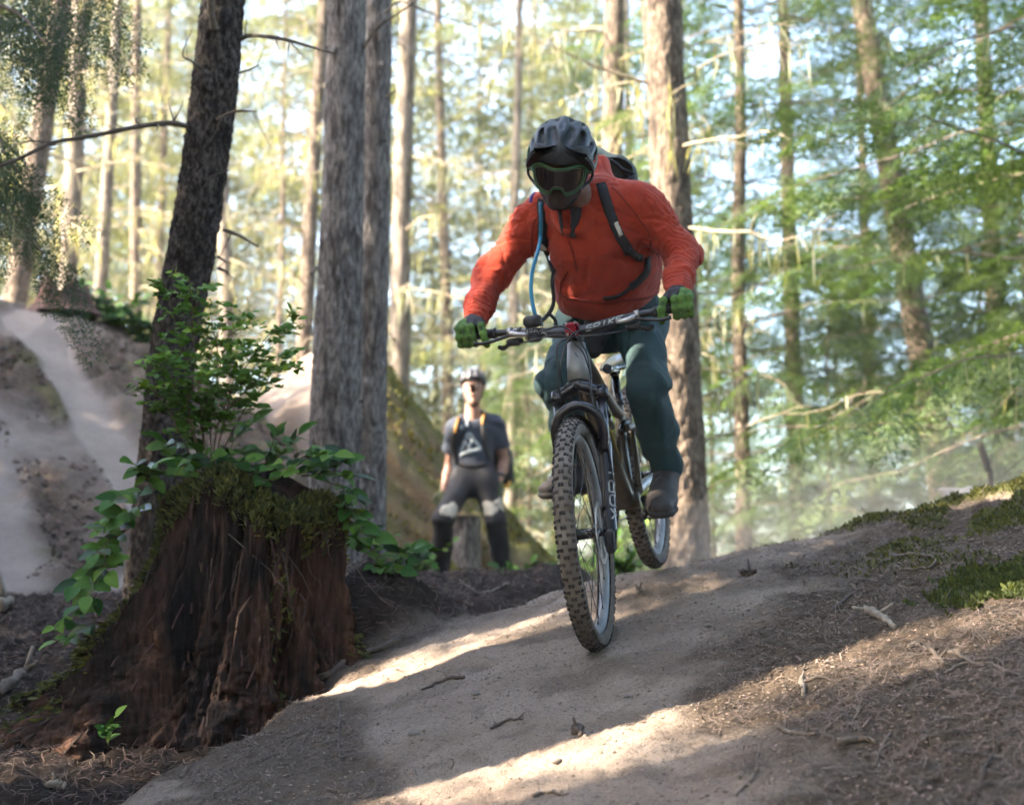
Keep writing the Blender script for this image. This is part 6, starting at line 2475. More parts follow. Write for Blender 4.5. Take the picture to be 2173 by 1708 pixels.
# strap out-riggers and band round the helmet
for s_ in (-1, 1):
    pts = [gwrap(s_ * 0.100, 0.020), HL(s_ * 0.112, 0.02, 0.02), HL(s_ * 0.1165, -0.03, 0.050), HL(s_ * 0.105, -0.09, 0.060)]
    P = spline(pts, 14)
    nn = np.array([hx * s_ for _ in P])
    part('strap', MB().strip(P, 0.026, nn, 0.004), M_gframe, gog)
for s_ in (-1, 1):
    mb = MB().tube(spline([HL(s_ * 0.104, 0.03, 0.045), HL(s_ * 0.108, 0.035, -0.01), HL(s_ * 0.085, 0.06, -0.035), gwrap(s_ * 0.075, -0.036)], 14), 0.005, 7)
    part('frame_bridge', mb, M_helmet_in, gog)
mb = MB()
for s_ in (-1, 1):
    mb.strip(spline([HL(s_ * 0.095, -0.01, 0.03), HL(s_ * 0.080, 0.0, -0.05), HL(s_ * 0.035, 0.045, -0.112), HL(0, 0.058, -0.120)], 16), 0.015, hx * s_ + hf * 0.4, 0.002)
part('chin_strap', mb, M_blackcloth, helmet)

# ---- hydration pack worn by the rider
pk = thing('backpack', 'green-grey hydration pack with black straps worn by the rider', 'backpack', W(1300, 400, 5.25))


def packf(P):
    c = chest - fr_ * 0.215 + tor * 0.085
    M = np.stack([unit(np.cross(tor, fr_)), tor, fr_], 1)
    d = sd_box(P, c, (0.27, 0.46, 0.17), 0.065, M)
    d = smin(d, sd_cap(P, W(1262, 345, 5.18), W(1322, 375, 5.16), 0.062, 0.050), 0.05)
    d = smin(d, sd_cap(P, W(1310, 360, 5.16), W(1345, 440, 5.22), 0.040, 0.05), 0.05)
    return d + 0.006 * vnoise(P, 14, 3) + 0.004 * vnoise(P, 30, 4)


part('bag', nets(packf, W(1150, 640, 5.4) * [1, 0, 1] + [0, 4.95, 0], W(1400, 290, 5.3) * [1, 0, 1] + [0, 5.75, 0], 0.0075), M_pack, pk)


def strap_on(sdf, uv, width, off=0.006, th=0.006, n=26, name='strap', m=None, d0=4.55):
    P = np.array([hit(sdf, u, v, d0) for u, v in uv])
    P = spline(P, n)
    for _ in range(2):
        P[1:-1] = (P[:-2] + 2 * P[1:-1] + P[2:]) / 4
    Nn = np.array([grad(sdf, p) for p in P])
    for _ in range(3):
        Nn[1:-1] = Nn[:-2] + Nn[1:-1] + Nn[2:]
        Nn /= np.linalg.norm(Nn, axis=1)[:, None]
    s = sdf(P.astype(np.float32))
    P = P + Nn * (off - np.minimum(s, off))[:, None]
    return part(name, MB().strip(P, width, Nn, th), m or M_strapc, pk)


strap_on(jacket, [(1274, 392), (1283, 420), (1296, 460), (1312, 500), (1333, 535)], 0.036, n=30)
strap_on(jacket, [(1330, 528), (1345, 542), (1358, 550)], 0.026, 0.010, name='buckle', m=M_plast)
strap_on(jacket, [(1372, 545), (1370, 572), (1355, 592), (1335, 608)], 0.030)
strap_on(jacket, [(1340, 604), (1315, 622), (1280, 632)], 0.012)
strap_on(jacket, [(1152, 425), (1153, 460), (1153, 500), (1160, 540), (1176, 572)], 0.036, n=30)
strap_on(jacket, [(1302, 472), (1308, 486), (1313, 500)], 0.016, 0.0125, 0.003, 8, 'strap_label', mat('cream_label', (0.52, 0.48, 0.40), 0.8))
strap_on(jacket, [(1144, 512), (1153, 519), (1162, 528)], 0.018, 0.0135, 0.003, 8, 'strap_label', mat('cream_label', (0.42, 0.38, 0.32), 0.8))
hose_pts = [hit(jacket, u, v, 4.55, off=0.016) + np.array([0, -0.004, 0]) for u, v in ((1147, 430), (1148, 470), (1147, 505))]
hose_pts += [W(1141, 535, 4.86), W(1130, 575, 4.83), W(1127, 620, 4.80), W(1135, 665, 4.78), W(1150, 690, 4.80)]
part('hose', MB().tube(spline(hose_pts, 50), 0.0068, 10), M_hose, pk)
mb = MB().strip(spline([hit(jacket, 1176, 572, 4.55, off=0.006), W(1172, 600, 4.90), W(1175, 640, 4.92), W(1165, 665, 4.90), W(1140, 690, 4.88)], 24), 0.014, (0.3, -1, 0.2), 0.002)
mb.strip(spline([W(1165, 665, 4.90), W(1178, 680, 4.90), W(1180, 700, 4.90)], 10), 0.012, (0.3, -1, 0.2), 0.002)
part('loose_strap', mb, M_strapc, pk)
mb = MB().tube(spline([W(1318, 358, 5.08), W(1345, 372, 5.10), W(1330, 385, 5.08), W(1352, 405, 5.12)], 16), 0.006, 6)
mb.tube(spline([W(1283, 335, 5.10), W(1310, 350, 5.09), W(1335, 378, 5.10), W(1350, 400, 5.12)], 16), 0.007, 6)
part('pack_straps', mb, M_strapc, pk)
# the little violet zip pull on the shoulder
part('zip_pull', MB().tube(spline([W(1135, 408, 4.90), W(1128, 418, 4.88), W(1126, 430, 4.88)], 8), [0.003] * 3 + [0.006] * 5, 6), mat('violet_pull', (0.09, 0.05, 0.32), 0.6), pk)

# ---- seams of the fleece: raglan seams, chest seam, hem band
M_seam = mat('fleece_seam', (0.17, 0.016, 0.006), 0.95)
for nm, uv, w_ in (('raglan_seam', [(1160, 428), (1132, 480), (1128, 530), (1140, 556)], 0.006), ('raglan_seam', [(1298, 398), (1345, 450), (1378, 500), (1398, 545)], 0.006),
                   ('front_seam', [(1208, 510), (1218, 545), (1226, 575)], 0.007), ('hem_band', [(1186, 622), (1215, 633), (1260, 640), (1310, 640), (1360, 634), (1402, 622)], 0.010),
                   ('pocket_zip', [(1205, 575), (1192, 600), (1190, 620)], 0.008)):
    P = spline([hit(jacket, u, v, 4.55) for u, v in uv], 40)
    Nn = np.array([grad(jacket, p) for p in P])
    for _ in range(2):
        Nn[1:-1] = Nn[:-2] + Nn[1:-1] + Nn[2:]
        Nn /= np.linalg.norm(Nn, axis=1)[:, None]
    P = P - Nn * (jacket(P.astype(np.float32)) - 0.0008)[:, None]
    part(nm, MB().strip(P, w_, Nn, 0.003), M_seam, rider)
# ------------------------------------------------------------------ the man watching
MD = 11.3
mp_ = lambda u, v, dd=0.0: W(u, v, MD + dd)
m_neck, m_head = mp_(1003, 880), mp_(1004, 825)
m_shR, m_shL = mp_(966, 907, -0.04), mp_(1052, 898, 0.05)
m_elR, m_elL = mp_(955, 985, 0.08), mp_(1070, 978, 0.10)
m_wrR, m_wrL = mp_(942, 1040, -0.03), mp_(1060, 1022, -0.02)
m_hipR, m_hipL = mp_(985, 1020), mp_(1030, 1018)
m_knR, m_knL = mp_(942, 1098, -0.24), mp_(1050, 1102, -0.12)
m_anR, m_anL = mp_(936, 1222, 0.05), mp_(1072, 1226, 0.06)
mfwd = unit(np.array([-0.06, -1.0, 0.0]))
man_base = np.array([mp_(1005, 1260)[0], m_anR[1], 0.02])
man = thing('person', 'helmeted man in dark t-shirt and black knee-patched trousers standing watching', 'person', man_base)
M_mskin = mat('skin', (0.33, 0.185, 0.135), 0.55, var=(0.28, 0.145, 0.10), vscale=20)
M_tee = mat('slate_tshirt', (0.035, 0.043, 0.062), 0.9, var=(0.048, 0.057, 0.080), vscale=10)
M_mtr = mat('black_trousers', (0.014, 0.013, 0.016), 0.85, var=(0.030, 0.027, 0.029), vscale=9)
M_mhel = mat('grey_helmet', (0.07, 0.07, 0.08), 0.45)
M_mblk = mat('helmet_dark', (0.018, 0.017, 0.019), 0.6)
M_olive = mat('olive_glove', (0.085, 0.095, 0.030), 0.85, var=(0.045, 0.055, 0.03), vscale=25)


def man_skin(P):
    q = P - m_head.astype(np.float32)
    d = sd_ell(q, (0, 0.01, 0.03), (0.074, 0.094, 0.095))
    d = smin(d, sd_cap(q, (0, -0.03, -0.02), (0.004, -0.045, -0.100), 0.058, 0.034), 0.04)
    d = smin(d, sd_cap(q, (-0.045, 0.0, -0.055), (0.004, -0.045, -0.102), 0.024, 0.022), 0.03)
    d = smin(d, sd_cap(q, (0.048, 0.0, -0.055), (0.004, -0.045, -0.102), 0.024, 0.022), 0.03)
    d = smin(d, sd_cap(q, (-0.002, -0.086, 0.012), (-0.004, -0.104, -0.028), 0.010, 0.016), 0.012)
    d = smin(d, sd_cap(q, (-0.022, -0.082, -0.060), (0.022, -0.082, -0.060), 0.007, 0.007), 0.01)
    for s_ in (-1, 1):
        d = smin(d, sd_ell(q, (s_ * 0.076, 0.01, -0.015), (0.012, 0.020, 0.032)), 0.012)
        d = smax(d, -sd_ell(q, (s_ * 0.031, -0.098, 0.014), (0.020, 0.017, 0.012)), 0.012)
    d = smin(d, sd_cap(P, m_head + [0, 0.01, -0.07], m_neck + [0, 0.01, -0.06], 0.056, 0.066), 0.03)
    for s_, e_, w_ in ((m_shR, m_elR, m_wrR), (m_shL, m_elL, m_wrL)):
        d = smin(d, sd_cap(P, s_, e_, 0.050, 0.040), 0.02)
        d = smin(d, sd_cap(P, e_, e_ * 0.6 + w_ * 0.4, 0.040, 0.041), 0.02)
        d = smin(d, sd_cap(P, e_ * 0.6 + w_ * 0.4, w_, 0.041, 0.028), 0.02)
    d = smin(d, sd_cap(P, m_shR + [0, 0.02, 0], m_shL + [0, 0.02, 0], 0.055, 0.055), 0.05)
    return d


lo_ = W(900, 1085, MD) * [1, 0, 1] + [0, m_anR[1] - 0.35, 0]
hi_ = W(1110, 770, MD) * [1, 0, 1] + [0, m_anR[1] + 0.45, 0]
part('body', nets(man_skin, lo_, hi_, 0.0085), M_mskin, man)
for s_ in (-1, 1):
    c = m_head + np.array([s_ * 0.031, -0.083, 0.014])
    part('eye', nets(lambda P: sd_ell(P, c, (0.013, 0.013, 0.011)), c - 0.02, c + 0.02, 0.004), mat('eye_dark', (0.05, 0.04, 0.035), 0.4), man)
mb = MB()
for s_ in (-1, 1):
    mb.tube(spline([m_head + [s_ * 0.012, -0.094, 0.034], m_head + [s_ * 0.032, -0.094, 0.040], m_head + [s_ * 0.052, -0.078, 0.032]], 6), 0.0045, 5)
mb.tube(spline([m_head + [-0.024, -0.090, -0.060], m_head + [0, -0.092, -0.065], m_head + [0.024, -0.090, -0.060]], 7), 0.0035, 5)
part('face_lines', mb, mat('brow', (0.10, 0.055, 0.04), 0.8), man)['kind'] = 'stuff'


def tee(P):
    d = sd_cap(P, mp_(1003, 915, 0.02), mp_(1003, 1000, 0.02), 0.172, 0.160, mfwd, 0.66)
    d = smin(d, sd_cap(P, m_shR + [0.03, 0, 0.004], m_shL + [-0.03, 0, 0.004], 0.072, 0.072), 0.06)
    for s_, e_ in ((m_shR, m_elR), (m_shL, m_elL)):
        t = 0.64
        e2 = s_ * (1 - t) + e_ * t
        a = sd_cap(P, s_, e2 + (e2 - s_) * 0.2, 0.074, 0.078)
        ax = unit(e2 - s_)
        a = np.maximum(a, (P - e2.astype(np.float32)) @ ax.astype(np.float32))
        d = smin(d, a, 0.03)
    d = d + 0.010 * vnoise(P, 8, 3) + 0.008 * np.sin(P @ np.array([22.0, 0, 40.0], np.float32) + 3 * vnoise(P, 6, 4)) * np.clip(vnoise(P, 5, 6) + 0.3, 0, 1)
    hem = float(mp_(1003, 1003)[2])
    d = smax(d, hem - P[:, 2] + 0.012 * np.sin(P[:, 0] * 20), 0.01)
    d = smax(d, -sd_ell(P, m_neck + np.array([0, -0.05, 0.0]), (0.082, 0.11, 0.052)), 0.01)
    return d


part('tshirt', nets(tee, lo_, hi_, 0.0095), M_tee, man)


def mtr(P):
    d = sd_cap(P, m_hipR, m_hipL, 0.112, 0.112)
    d = smin(d, sd_cap(P, mp_(1004, 985, 0.02), mp_(1006, 1015, 0.02), 0.145, 0.15, mfwd, 0.72), 0.05)
    for h_, k_, a_ in ((m_hipR, m_knR, m_anR), (m_hipL, m_knL, m_anL)):
        l = sd_cap(P, h_, k_, 0.104, 0.080)
        l = smin(l, sd_cap(P, k_, a_ + (k_ - a_) * 0.5 + [0, 0.03, 0], 0.080, 0.076), 0.04)
        l = smin(l, sd_cap(P, a_ + (k_ - a_) * 0.5 + [0, 0.03, 0], a_, 0.076, 0.060), 0.04)
        d = smin(d, l, 0.05)
    return d + 0.010 * vnoise(P, 8, 13) + 0.008 * np.sin(P @ np.array([10.0, 0, 55.0], np.float32) + 3 * vnoise(P, 6, 14)) * np.clip(vnoise(P, 4, 16) + 0.2, 0, 1)


lo2 = W(890, 1270, MD) * [1, 0, 1] + [0, m_anR[1] - 0.55, 0]
hi2 = W(1120, 960, MD) * [1, 0, 1] + [0, m_anR[1] + 0.4, 0]
part('trousers', nets(mtr, lo2, hi2, 0.0105), M_mtr, man)
# pale worn patches on the thighs above the knees
M_patch = mat('pale_patch', (0.42, 0.38, 0.31), 0.9, var=(0.16, 0.14, 0.12), vscale=16, contrast=(0.5, 0.62))


def patch(u, v, w, h, seed):
    c = hit(mtr, u, v, 10.5, 12)
    return nets(lambda P: np.maximum(mtr(P) - 0.006, sd_ell(P, c, (w, 0.09, h)) + 0.03 * vnoise(P, 22, seed)), c - 0.16, c + 0.16, 0.009)


part('knee_patch', patch(955, 1080, 0.085, 0.055, 3), M_patch, man)
part('knee_patch', patch(1038, 1080, 0.075, 0.06, 5), M_patch, man)
part('knee_patch', patch(1062, 1070, 0.04, 0.04, 8), M_patch, man)
for a_, dx in ((m_anR, -0.25), (m_anL, 0.25)):
    td = unit(np.array([dx, -1, 0]))
    b0 = a_ + np.array([0, 0, -0.10])
    part('shoe', nets(lambda P: np.maximum(smin(sd_cap(P, b0 - td * 0.06, b0 + td * 0.16, 0.05, 0.048, (0, 0, 1), 0.8), sd_cap(P, b0 - td * 0.02, a_, 0.05, 0.055), 0.03), -(P[:, 2] - b0[2]) - 0.035), b0 - 0.24, b0 + 0.24, 0.012), M_shoe, man)


# hands in olive gloves: left resting on the thigh, right hanging
def mglove(w_, dirv, side, name='glove'):
    dirv = unit(dirv)
    sv = unit(np.cross(dirv, mfwd))

    def f(P):
        pm = w_ + dirv * 0.085
        d = sd_cap(P, w_ - dirv * 0.01, pm, 0.032, 0.042, mfwd, 0.6)
        for k, L_ in enumerate((0.072, 0.082, 0.076, 0.060)):
            o_ = (k - 1.5) * 0.021
            a = pm + sv * o_
            b = a + dirv * L_ * 0.55 + mfwd * 0.012
            c = b + dirv * L_ * 0.40 - mfwd * 0.016
            d = smin(d, smin(sd_cap(P, a, b, 0.0115, 0.0105), sd_cap(P, b, c, 0.0105, 0.009), 0.005), 0.008)
        a = w_ + dirv * 0.03 + sv * side * 0.03
        b = a + dirv * 0.045 + sv * side * 0.028 + mfwd * 0.012
        c = b + dirv * 0.034
        d = smin(d, smin(sd_cap(P, a, b, 0.016, 0.013), sd_cap(P, b, c, 0.013, 0.010), 0.006), 0.01)
        return d
    return part(name, nets(f, w_ + dirv * 0.07 - 0.15, w_ + dirv * 0.07 + 0.15, 0.006), M_olive, man)


mglove(m_wrR, mp_(935, 1075, -0.06) - m_wrR, 1)
mglove(m_wrL, mp_(1045, 1062, -0.12) - m_wrL, -1)
wd = unit(m_wrL - m_elL)
part('wrist_watch', MB().lathe([(-0.016, 0.035), (-0.014, 0.040), (0.014, 0.040), (0.016, 0.035)], m_wrL - wd * 0.05, m_wrL, 16), M_mblk, man)


# helmet: grey ribs over a black shell
def mhel(P):
    q = P - m_head.astype(np.float32)
    d = np.maximum(sd_ell(q, (0, 0.03, 0.062), (0.108, 0.138, 0.100)), -sd_ell(q, (0, 0.03, 0.05), (0.088, 0.115, 0.085)))
    return np.maximum(d, 0.048 - 0.10 * np.clip(q[:, 1], -1, 0.3) - 0.3 * np.clip(q[:, 1], 0, 1) - q[:, 2])


def mrib(P):
    q = P - m_head.astype(np.float32)
    return np.maximum(np.maximum(mhel(P) - 0.010, 0.022 - 0.045 * 1.0 + 0.010 - 0.010 * 1 + np.cos(q[:, 0] * 125.0) * 0.012 + 0.018), 0.075 - q[:, 2])


hh = part('helmet', nets(mhel, m_head - [0.15, 0.16, 0.08], m_head + [0.15, 0.22, 0.20], 0.0075), M_mblk, man)
part('helmet_rib', nets(mrib, m_head - [0.15, 0.16, 0.08], m_head + [0.15, 0.22, 0.22], 0.0065), M_mhel, hh)
mb = MB()
for s_ in (-1, 1):
    mb.strip(spline([m_head + [s_ * 0.088, 0.0, 0.03], m_head + [s_ * 0.072, -0.02, -0.06], m_head + [s_ * 0.03, -0.055, -0.132], m_head + [0, -0.06, -0.140]], 14), 0.016, np.array([s_, -0.6, 0]), 0.003)
part('chin_strap', mb, M_mblk, hh)

# white emblem on the chest
em = [(988, 932), (1012, 936), (1023, 955), (1003, 962), (980, 968), (976, 957), (983, 943)]
M_print = mat('pale_print', (0.36, 0.40, 0.42), 0.8)


def on_tee(u, v, off=0.008):
    return hit(tee, u, v, 10.6, 12, off=off)


def chest_strip(pts, w, name='emblem', n=14, m=None):
    P = spline([on_tee(u, v) for u, v in pts], n)
    Nn = np.array([grad(tee, p, 0.01) for p in P])
    return part(name, MB().strip(P, w, Nn, 0.004), m or M_print, man)


chest_strip([(979, 958), (987, 936)], 0.022)
chest_strip([(987, 936), (1000, 958)], 0.020)
chest_strip([(997, 947), (1004, 930)], 0.022)
chest_strip([(1004, 930), (1020, 952)], 0.026)
chest_strip([(976, 966), (998, 958), (1021, 953)], 0.028)
chest_strip([(988, 934), (992, 922), (1000, 922), (1004, 931)], 0.020)
chest_strip([(993, 930), (999, 930)], 0.03)
chest_strip([(976, 907), (983, 906)], 0.030, 'chest_badge')
chest_strip([(991, 905), (993, 888)], 0.022, 'chest_badge')
# pack straps with amber piping and the pack itself
mpk = thing('backpack', 'black day pack with amber piped straps worn by the standing man', 'backpack', mp_(1040, 960, 0.2))


def mstrap(pts, w, off, m, name):
    P = spline([hit(tee, u, v, 10.6, 12, off=off) for u, v in pts], 18)
    Nn = np.array([grad(tee, p, 0.01) for p in P])
    part(name, MB().strip(P, w, Nn, 0.008), m, mpk)


M_amber = mat('amber_piping', (0.55, 0.26, 0.04), 0.7)
mstrap([(972, 884), (968, 905), (963, 930), (964, 965), (968, 985)], 0.05, 0.008, M_mblk, 'strap')
mstrap([(973, 886), (968, 905), (965, 918)], 0.014, 0.018, M_amber, 'piping')
mstrap([(1030, 876), (1027, 900), (1030, 940), (1040, 975)], 0.05, 0.008, M_mblk, 'strap')
mstrap([(1028, 876), (1024, 890), (1023, 900)], 0.014, 0.018, M_amber, 'piping')
mstrap([(975, 985), (1000, 990), (1030, 985)], 0.05, 0.010, M_mblk, 'waist_belt')
part('bag', nets(lambda P: smin(sd_box(P, mp_(1020, 950, 0.24), (0.30, 0.18, 0.46), 0.07), sd_cap(P, mp_(1070, 965, 0.2), mp_(1078, 1015, 0.16), 0.075, 0.060), 0.06) + 0.008 * vnoise(P, 9, 3), mp_(1020, 950, 0.24) - 0.38, mp_(1020, 950, 0.24) + 0.38, 0.014), M_mblk, mpk)
part('pack_loop', MB().tube(spline([mp_(1064, 1028, 0.0), mp_(1075, 1032, 0.02), mp_(1082, 1022, 0.08)], 8), 0.012, 6), M_amber, mpk)

# grey sawn stump right behind his legs
c0 = base_at(985, 1240, 11.9, -0.1)
ht = float(W(985, 1095, 11.9)[2] + 0.1)
gs = thing('cut_stump', 'weathered grey sawn stump behind the standing man legs', 'stump', c0)
part('wood', trunk_mb([c0, c0 + [0.005, 0, ht * 0.3], c0 + [0.0, 0, ht]], [0.17, 0.135, 0.125], 40, 60, 0.07, 88, 16.0), M_bark_grey, gs)
part('sawn_top', MB().lathe([(0, 0.163), (0.004, 0.15), (0.006, 0.0)], c0 + [0, 0, ht], c0 + [0, 0, ht + 1], 30), M_stick, gs)
c1 = base_at(930, 1240, 12.0, -0.1)
ps = thing('wooden_post', 'slim pale broken post to the left of the standing man', 'post', c1)
part('shaft', trunk_mb([c1, c1 + [0.005, 0, 0.3], c1 + [0.02, 0, float(W(928, 1075, 12.0)[2] + 0.1)]], [0.06, 0.05, 0.035], 20, 40, 0.07, 89, 16.0), M_bark_pale, ps)
# ------------------------------------------------------------------ more of the wood around the trail
# cedar at the left edge, its hanging boughs reach into the picture
def cedar():
    b = base_at(-420, 1000, 6.9, -0.15)
    t = thing('cedar_tree', 'cedar whose drooping dark boughs hang in at the upper left corner', 'tree', b)
    part('trunk', trunk_mb([b + [0, 0, -0.2], b + [0.02, 0, 1.0], b + [0.05, 0, 4.0], b + [0.1, 0, 11.0]], [0.20, 0.16, 0.13, 0.03], 30, 110, 0.07, 301, 16.0), M_bark_tan, t)
    rng = np.random.default_rng(12)
    mbw, mbf = MB(), MB()
    limbs = [([(-400, -60), (-150, -60), (40, -30), (150, 20)], 6.6, 6.3), ([(-400, 40), (-150, 0), (20, 20), (95, 90)], 6.6, 6.2), ([(-400, 250), (-180, 270), (-20, 340), (60, 420)], 6.6, 6.2),
             ([(-400, 380), (-180, 380), (0, 440), (95, 540)], 6.6, 6.1), ([(-400, 160), (-180, 190), (-30, 250), (10, 330)], 6.5, 6.0),
             ([(-400, -160), (-100, -140), (60, -90), (190, -40)], 6.6, 6.4)]
    for pts, d0, d1 in limbs:
        P = spline(px_stem(pts, d0, d1), 30)
        mbw.tube(P, np.linspace(0.016, 0.003, 30), 6)
        T = np.gradient(P, axis=0)
        for i in range(9, 30, 2):
            for q in range(1):
                d = unit(np.array([rng.normal(0.15, 0.45), rng.normal(0, 0.3), -1.0]) + 0.35 * unit(T[i]))
                V, Q = SPR_FINE[rng.integers(3)]
                stamp(mbf, V, Q, P[i], d, np.array([rng.normal(0, 0.5), -1.0, 0.2]), rng.uniform(0.6, 1.25))
        V, Q = SPR_FINE[0]
        stamp(mbf, V, Q, P[-1], unit(T[-1] + [0, 0, -0.02]), np.array([0, -1.0, 0.3]), 0.9)
    part('boughs', mbw, M_twig_dark, t)['kind'] = 'stuff'
    part('crown', mbf, M_fol_dark, t, False)


cedar()

# trees standing outside the picture on the sunny side, whose shade lies over the trail
PR_SHADE = make_proto((11, 15, 0.20, 0.10, 2.3, 120, 0, 1.0, SPR_FAR, 1.2, 0, 0.25, 0.36), (M_bark_tan, M_twig_dark, M_fol, M_lichen))
shade_rng = np.random.default_rng(5)
SH = [(-8.0, -1.03, 1.0), (-8.0, 5.1, 1.0), (-12.0, -1.9, 1.1), (-12.0, 3.9, 1.1), (-7.0, -3.2, 1.0), (-8.6, 6.6, 0.55), (-8.2, 8.0, 0.55), (-8.0, 9.4, 0.5), (-9.4, 10.6, 0.55), (-7.4, 7.2, 0.5), (-9.8, 8.8, 0.5), (-7.2, 8.8, 0.46), (-8.9, 9.9, 0.5), (-7.0, 6.2, 0.5), (-7.6, 10.3, 0.45)]
for k, (x, y, s) in enumerate(SH):
    plant_tree(PR_SHADE, 'dense conifer outside the left edge shading the trail', (x, y, -1.0), shade_rng.uniform(0, 6.28), s, (0, 0), name='shade_conifer', group='conifers outside the left edge')

# big old trunks close by, outside the left edge: their shadows lie in bands across the slope
for k, (s_, r_, lab) in enumerate([(2.80, 0.36, 'old fir trunk nearest the viewpoint outside the left edge'), (3.83, 0.31, 'second old fir trunk outside the left edge'),
                                   (4.38, 0.30, 'third old fir trunk outside the left edge, close to the second'), (5.40, 0.34, 'fourth old fir trunk outside the left edge, level with the stump')]):
    x_ = -3.6 - 0.15 * (k % 2)
    y_ = (s_ + 0.262 * x_) / 0.965
    b_ = np.array([x_, y_, -1.05])
    t_ = thing('old_fir', lab, 'tree', b_)
    part('trunk', trunk_mb([b_ + [0, 0, -0.2], b_ + [0, 0, 0.5], b_ + [0.02, 0, 4.0], b_ + [0.0, 0.03, 9.0], b_ + [0.0, 0.0, 15.0]], [r_ * 1.25, r_ * 1.03, r_, r_ * 0.85, r_ * 0.6], 40, 160, 0.06, 500 + k, 14.0), M_bark_dark, t_)

# the wood goes on behind the camera and on the right, outside the picture
for k, (x, y, s) in enumerate([(-3.5, -4.5, 1.1), (0.5, -5.5, 1.15), (4.0, -4.0, 1.1), (6.2, -0.8, 1.1), (6.0, 2.4, 1.05), (7.2, 5.6, 1.1), (2.2, -8.5, 1.2), (9.0, 0.5, 1.2)]):
    plant_tree(PR_SHADE, 'dense conifer of the wood behind the viewpoint', (x, y, -1.2), shade_rng.uniform(0, 6.28), s, (0, 0), name='shade_conifer', group='conifers around the viewpoint')

# ---- on top of the left jump: broken red stump and low shrubs
def mz(x, y):
    return float(mound_left_z(np.array([x]), np.array([y]))[0])


b = W(135, 662, 12.3)
b[2] = mz(b[0], b[1]) - 0.05
rs = thing('broken_stump', 'small broken reddish stump on top of the left dirt jump', 'stump', b)
mb = MB()
na_, nz_ = 48, 30
V = []
for k in range(na_):
    a = k / na_ * 2 * np.pi
    hh_ = 0.22 + 0.16 * max(0, math.cos(a - 3.0)) ** 2 + 0.05 * math.sin(5 * a)
    for j in range(nz_):
        t_ = j / (nz_ - 1)
        r_ = (0.16 + 0.10 * math.exp(-t_ * 3)) * (1 + 0.10 * math.sin(9 * a + 2 * t_) + 0.05 * math.sin(23 * a))
        V.append(b + [r_ * math.cos(a) * 1.2, r_ * math.sin(a), hh_ * t_])
Q = []
for k in range(na_):
    k2 = (k + 1) % na_
    for j in range(nz_ - 1):
        Q.append((k * nz_ + j, k2 * nz_ + j, k2 * nz_ + j + 1, k * nz_ + j + 1))
V.append(b + [0, 0, 0.16])
T_ = [(k * nz_ + nz_ - 1, ((k + 1) % na_) * nz_ + nz_ - 1, len(V) - 1) for k in range(na_)]
part('wood', mb.add(V, Q, T_), mat('red_rot', (0.13, 0.06, 0.04), 0.9, var=(0.06, 0.035, 0.026), vscale=8, stretch=(1, 1, 0.3), bump=0.6, bscale=30, bdist=0.02), rs)

shrub_spots = [((200, 655), 'low leafy shrub beside the broken red stump'), ((250, 640), 'low leafy shrub on the crest of the left jump'), ((310, 690), 'low leafy shrub left of the dark fir on the jump'),
               ((275, 665), 'sprawling low shrub on the litter bank of the jump'), ((345, 720), 'low leafy shrub at the dark fir trunk on the bank')]
for k, ((u, v), lab) in enumerate(shrub_spots):
    p = mound_pt(u, v + 22, 9.5, 13.5)
    sts = []
    for q in range(8):
        d = unit(np.array([shade_rng.normal(0, 0.7), shade_rng.normal(-0.1, 0.5), shade_rng.uniform(0.5, 1.1)]))
        L_ = shade_rng.uniform(0.18, 0.42)
        sts.append(np.array([p, p + d * L_ * 0.55 + [0, 0, 0.03], p + d * L_ + [shade_rng.normal(0, 0.05), 0, -0.02]]))
    salal(lab, p, sts, 'low shrubs on the left dirt jump', nleaf=7, s=1.25, name='low_shrub')

# ---- clods, litter and tufts on the two jumps
xs_, ys_ = RNG.uniform(-5.2, -1.4, 26000), RNG.uniform(7.4, 12.3, 26000)
dl_ = xs_ - line_x(lp, ys_)
d2_ = xs_ - line_x(l2, ys_)
nn_ = fbm(np.stack([xs_, ys_], 1), 1.5, 4, 77)
keep = (np.abs(dl_) > 0.28) & (d2_ > -0.42) & (RNG.random(26000) < 0.45 + 0.5 * nn_)
xs_, ys_ = xs_[keep], ys_[keep]
zs_ = mound_left_z(xs_, ys_)
n_c = len(xs_)
r_c = RNG.uniform(0.006, 0.026, n_c) * RNG.uniform(0.5, 1, n_c)
oc_ = np.array([(1, 0, 0), (-1, 0, 0), (0, 1, 0), (0, -1, 0), (0, 0, 1), (0, 0, -1)], float)
Vc = oc_[None] * (r_c[:, None, None] * RNG.uniform(0.5, 1.5, (n_c, 6, 1))) * RNG.uniform(0.5, 1.6, (n_c, 1, 3)) + np.stack([xs_, ys_, zs_ + 0.3 * r_c], 1)[:, None]
fc_ = np.array([(0, 2, 4), (2, 1, 4), (1, 3, 4), (3, 0, 4), (2, 0, 5), (1, 2, 5), (3, 1, 5), (0, 3, 5)])
o = part('bank_litter', MB().add(Vc.reshape(-1, 3), None, (np.arange(n_c)[:, None, None] * 6 + fc_[None]).reshape(-1, 3)), mat('bank_clods', (0.09, 0.064, 0.047), 0.95, island=0.7), None, False)
tag(o, 'clods and litter strewn over the sides of the left jump', kind='stuff')
xs_, ys_ = RNG.uniform(-1.5, 0.9, 9000), RNG.uniform(11.0, 14.0, 9000)
zs_ = mound_right_z(xs_, ys_)
k_ = (fbm(np.stack([xs_ * 1.2 + zs_, ys_ * 4.5], 1), 2.2, 4, 15) > -0.05) & (zs_ > 0)
Pt = np.stack([xs_, ys_, zs_], 1)[k_]
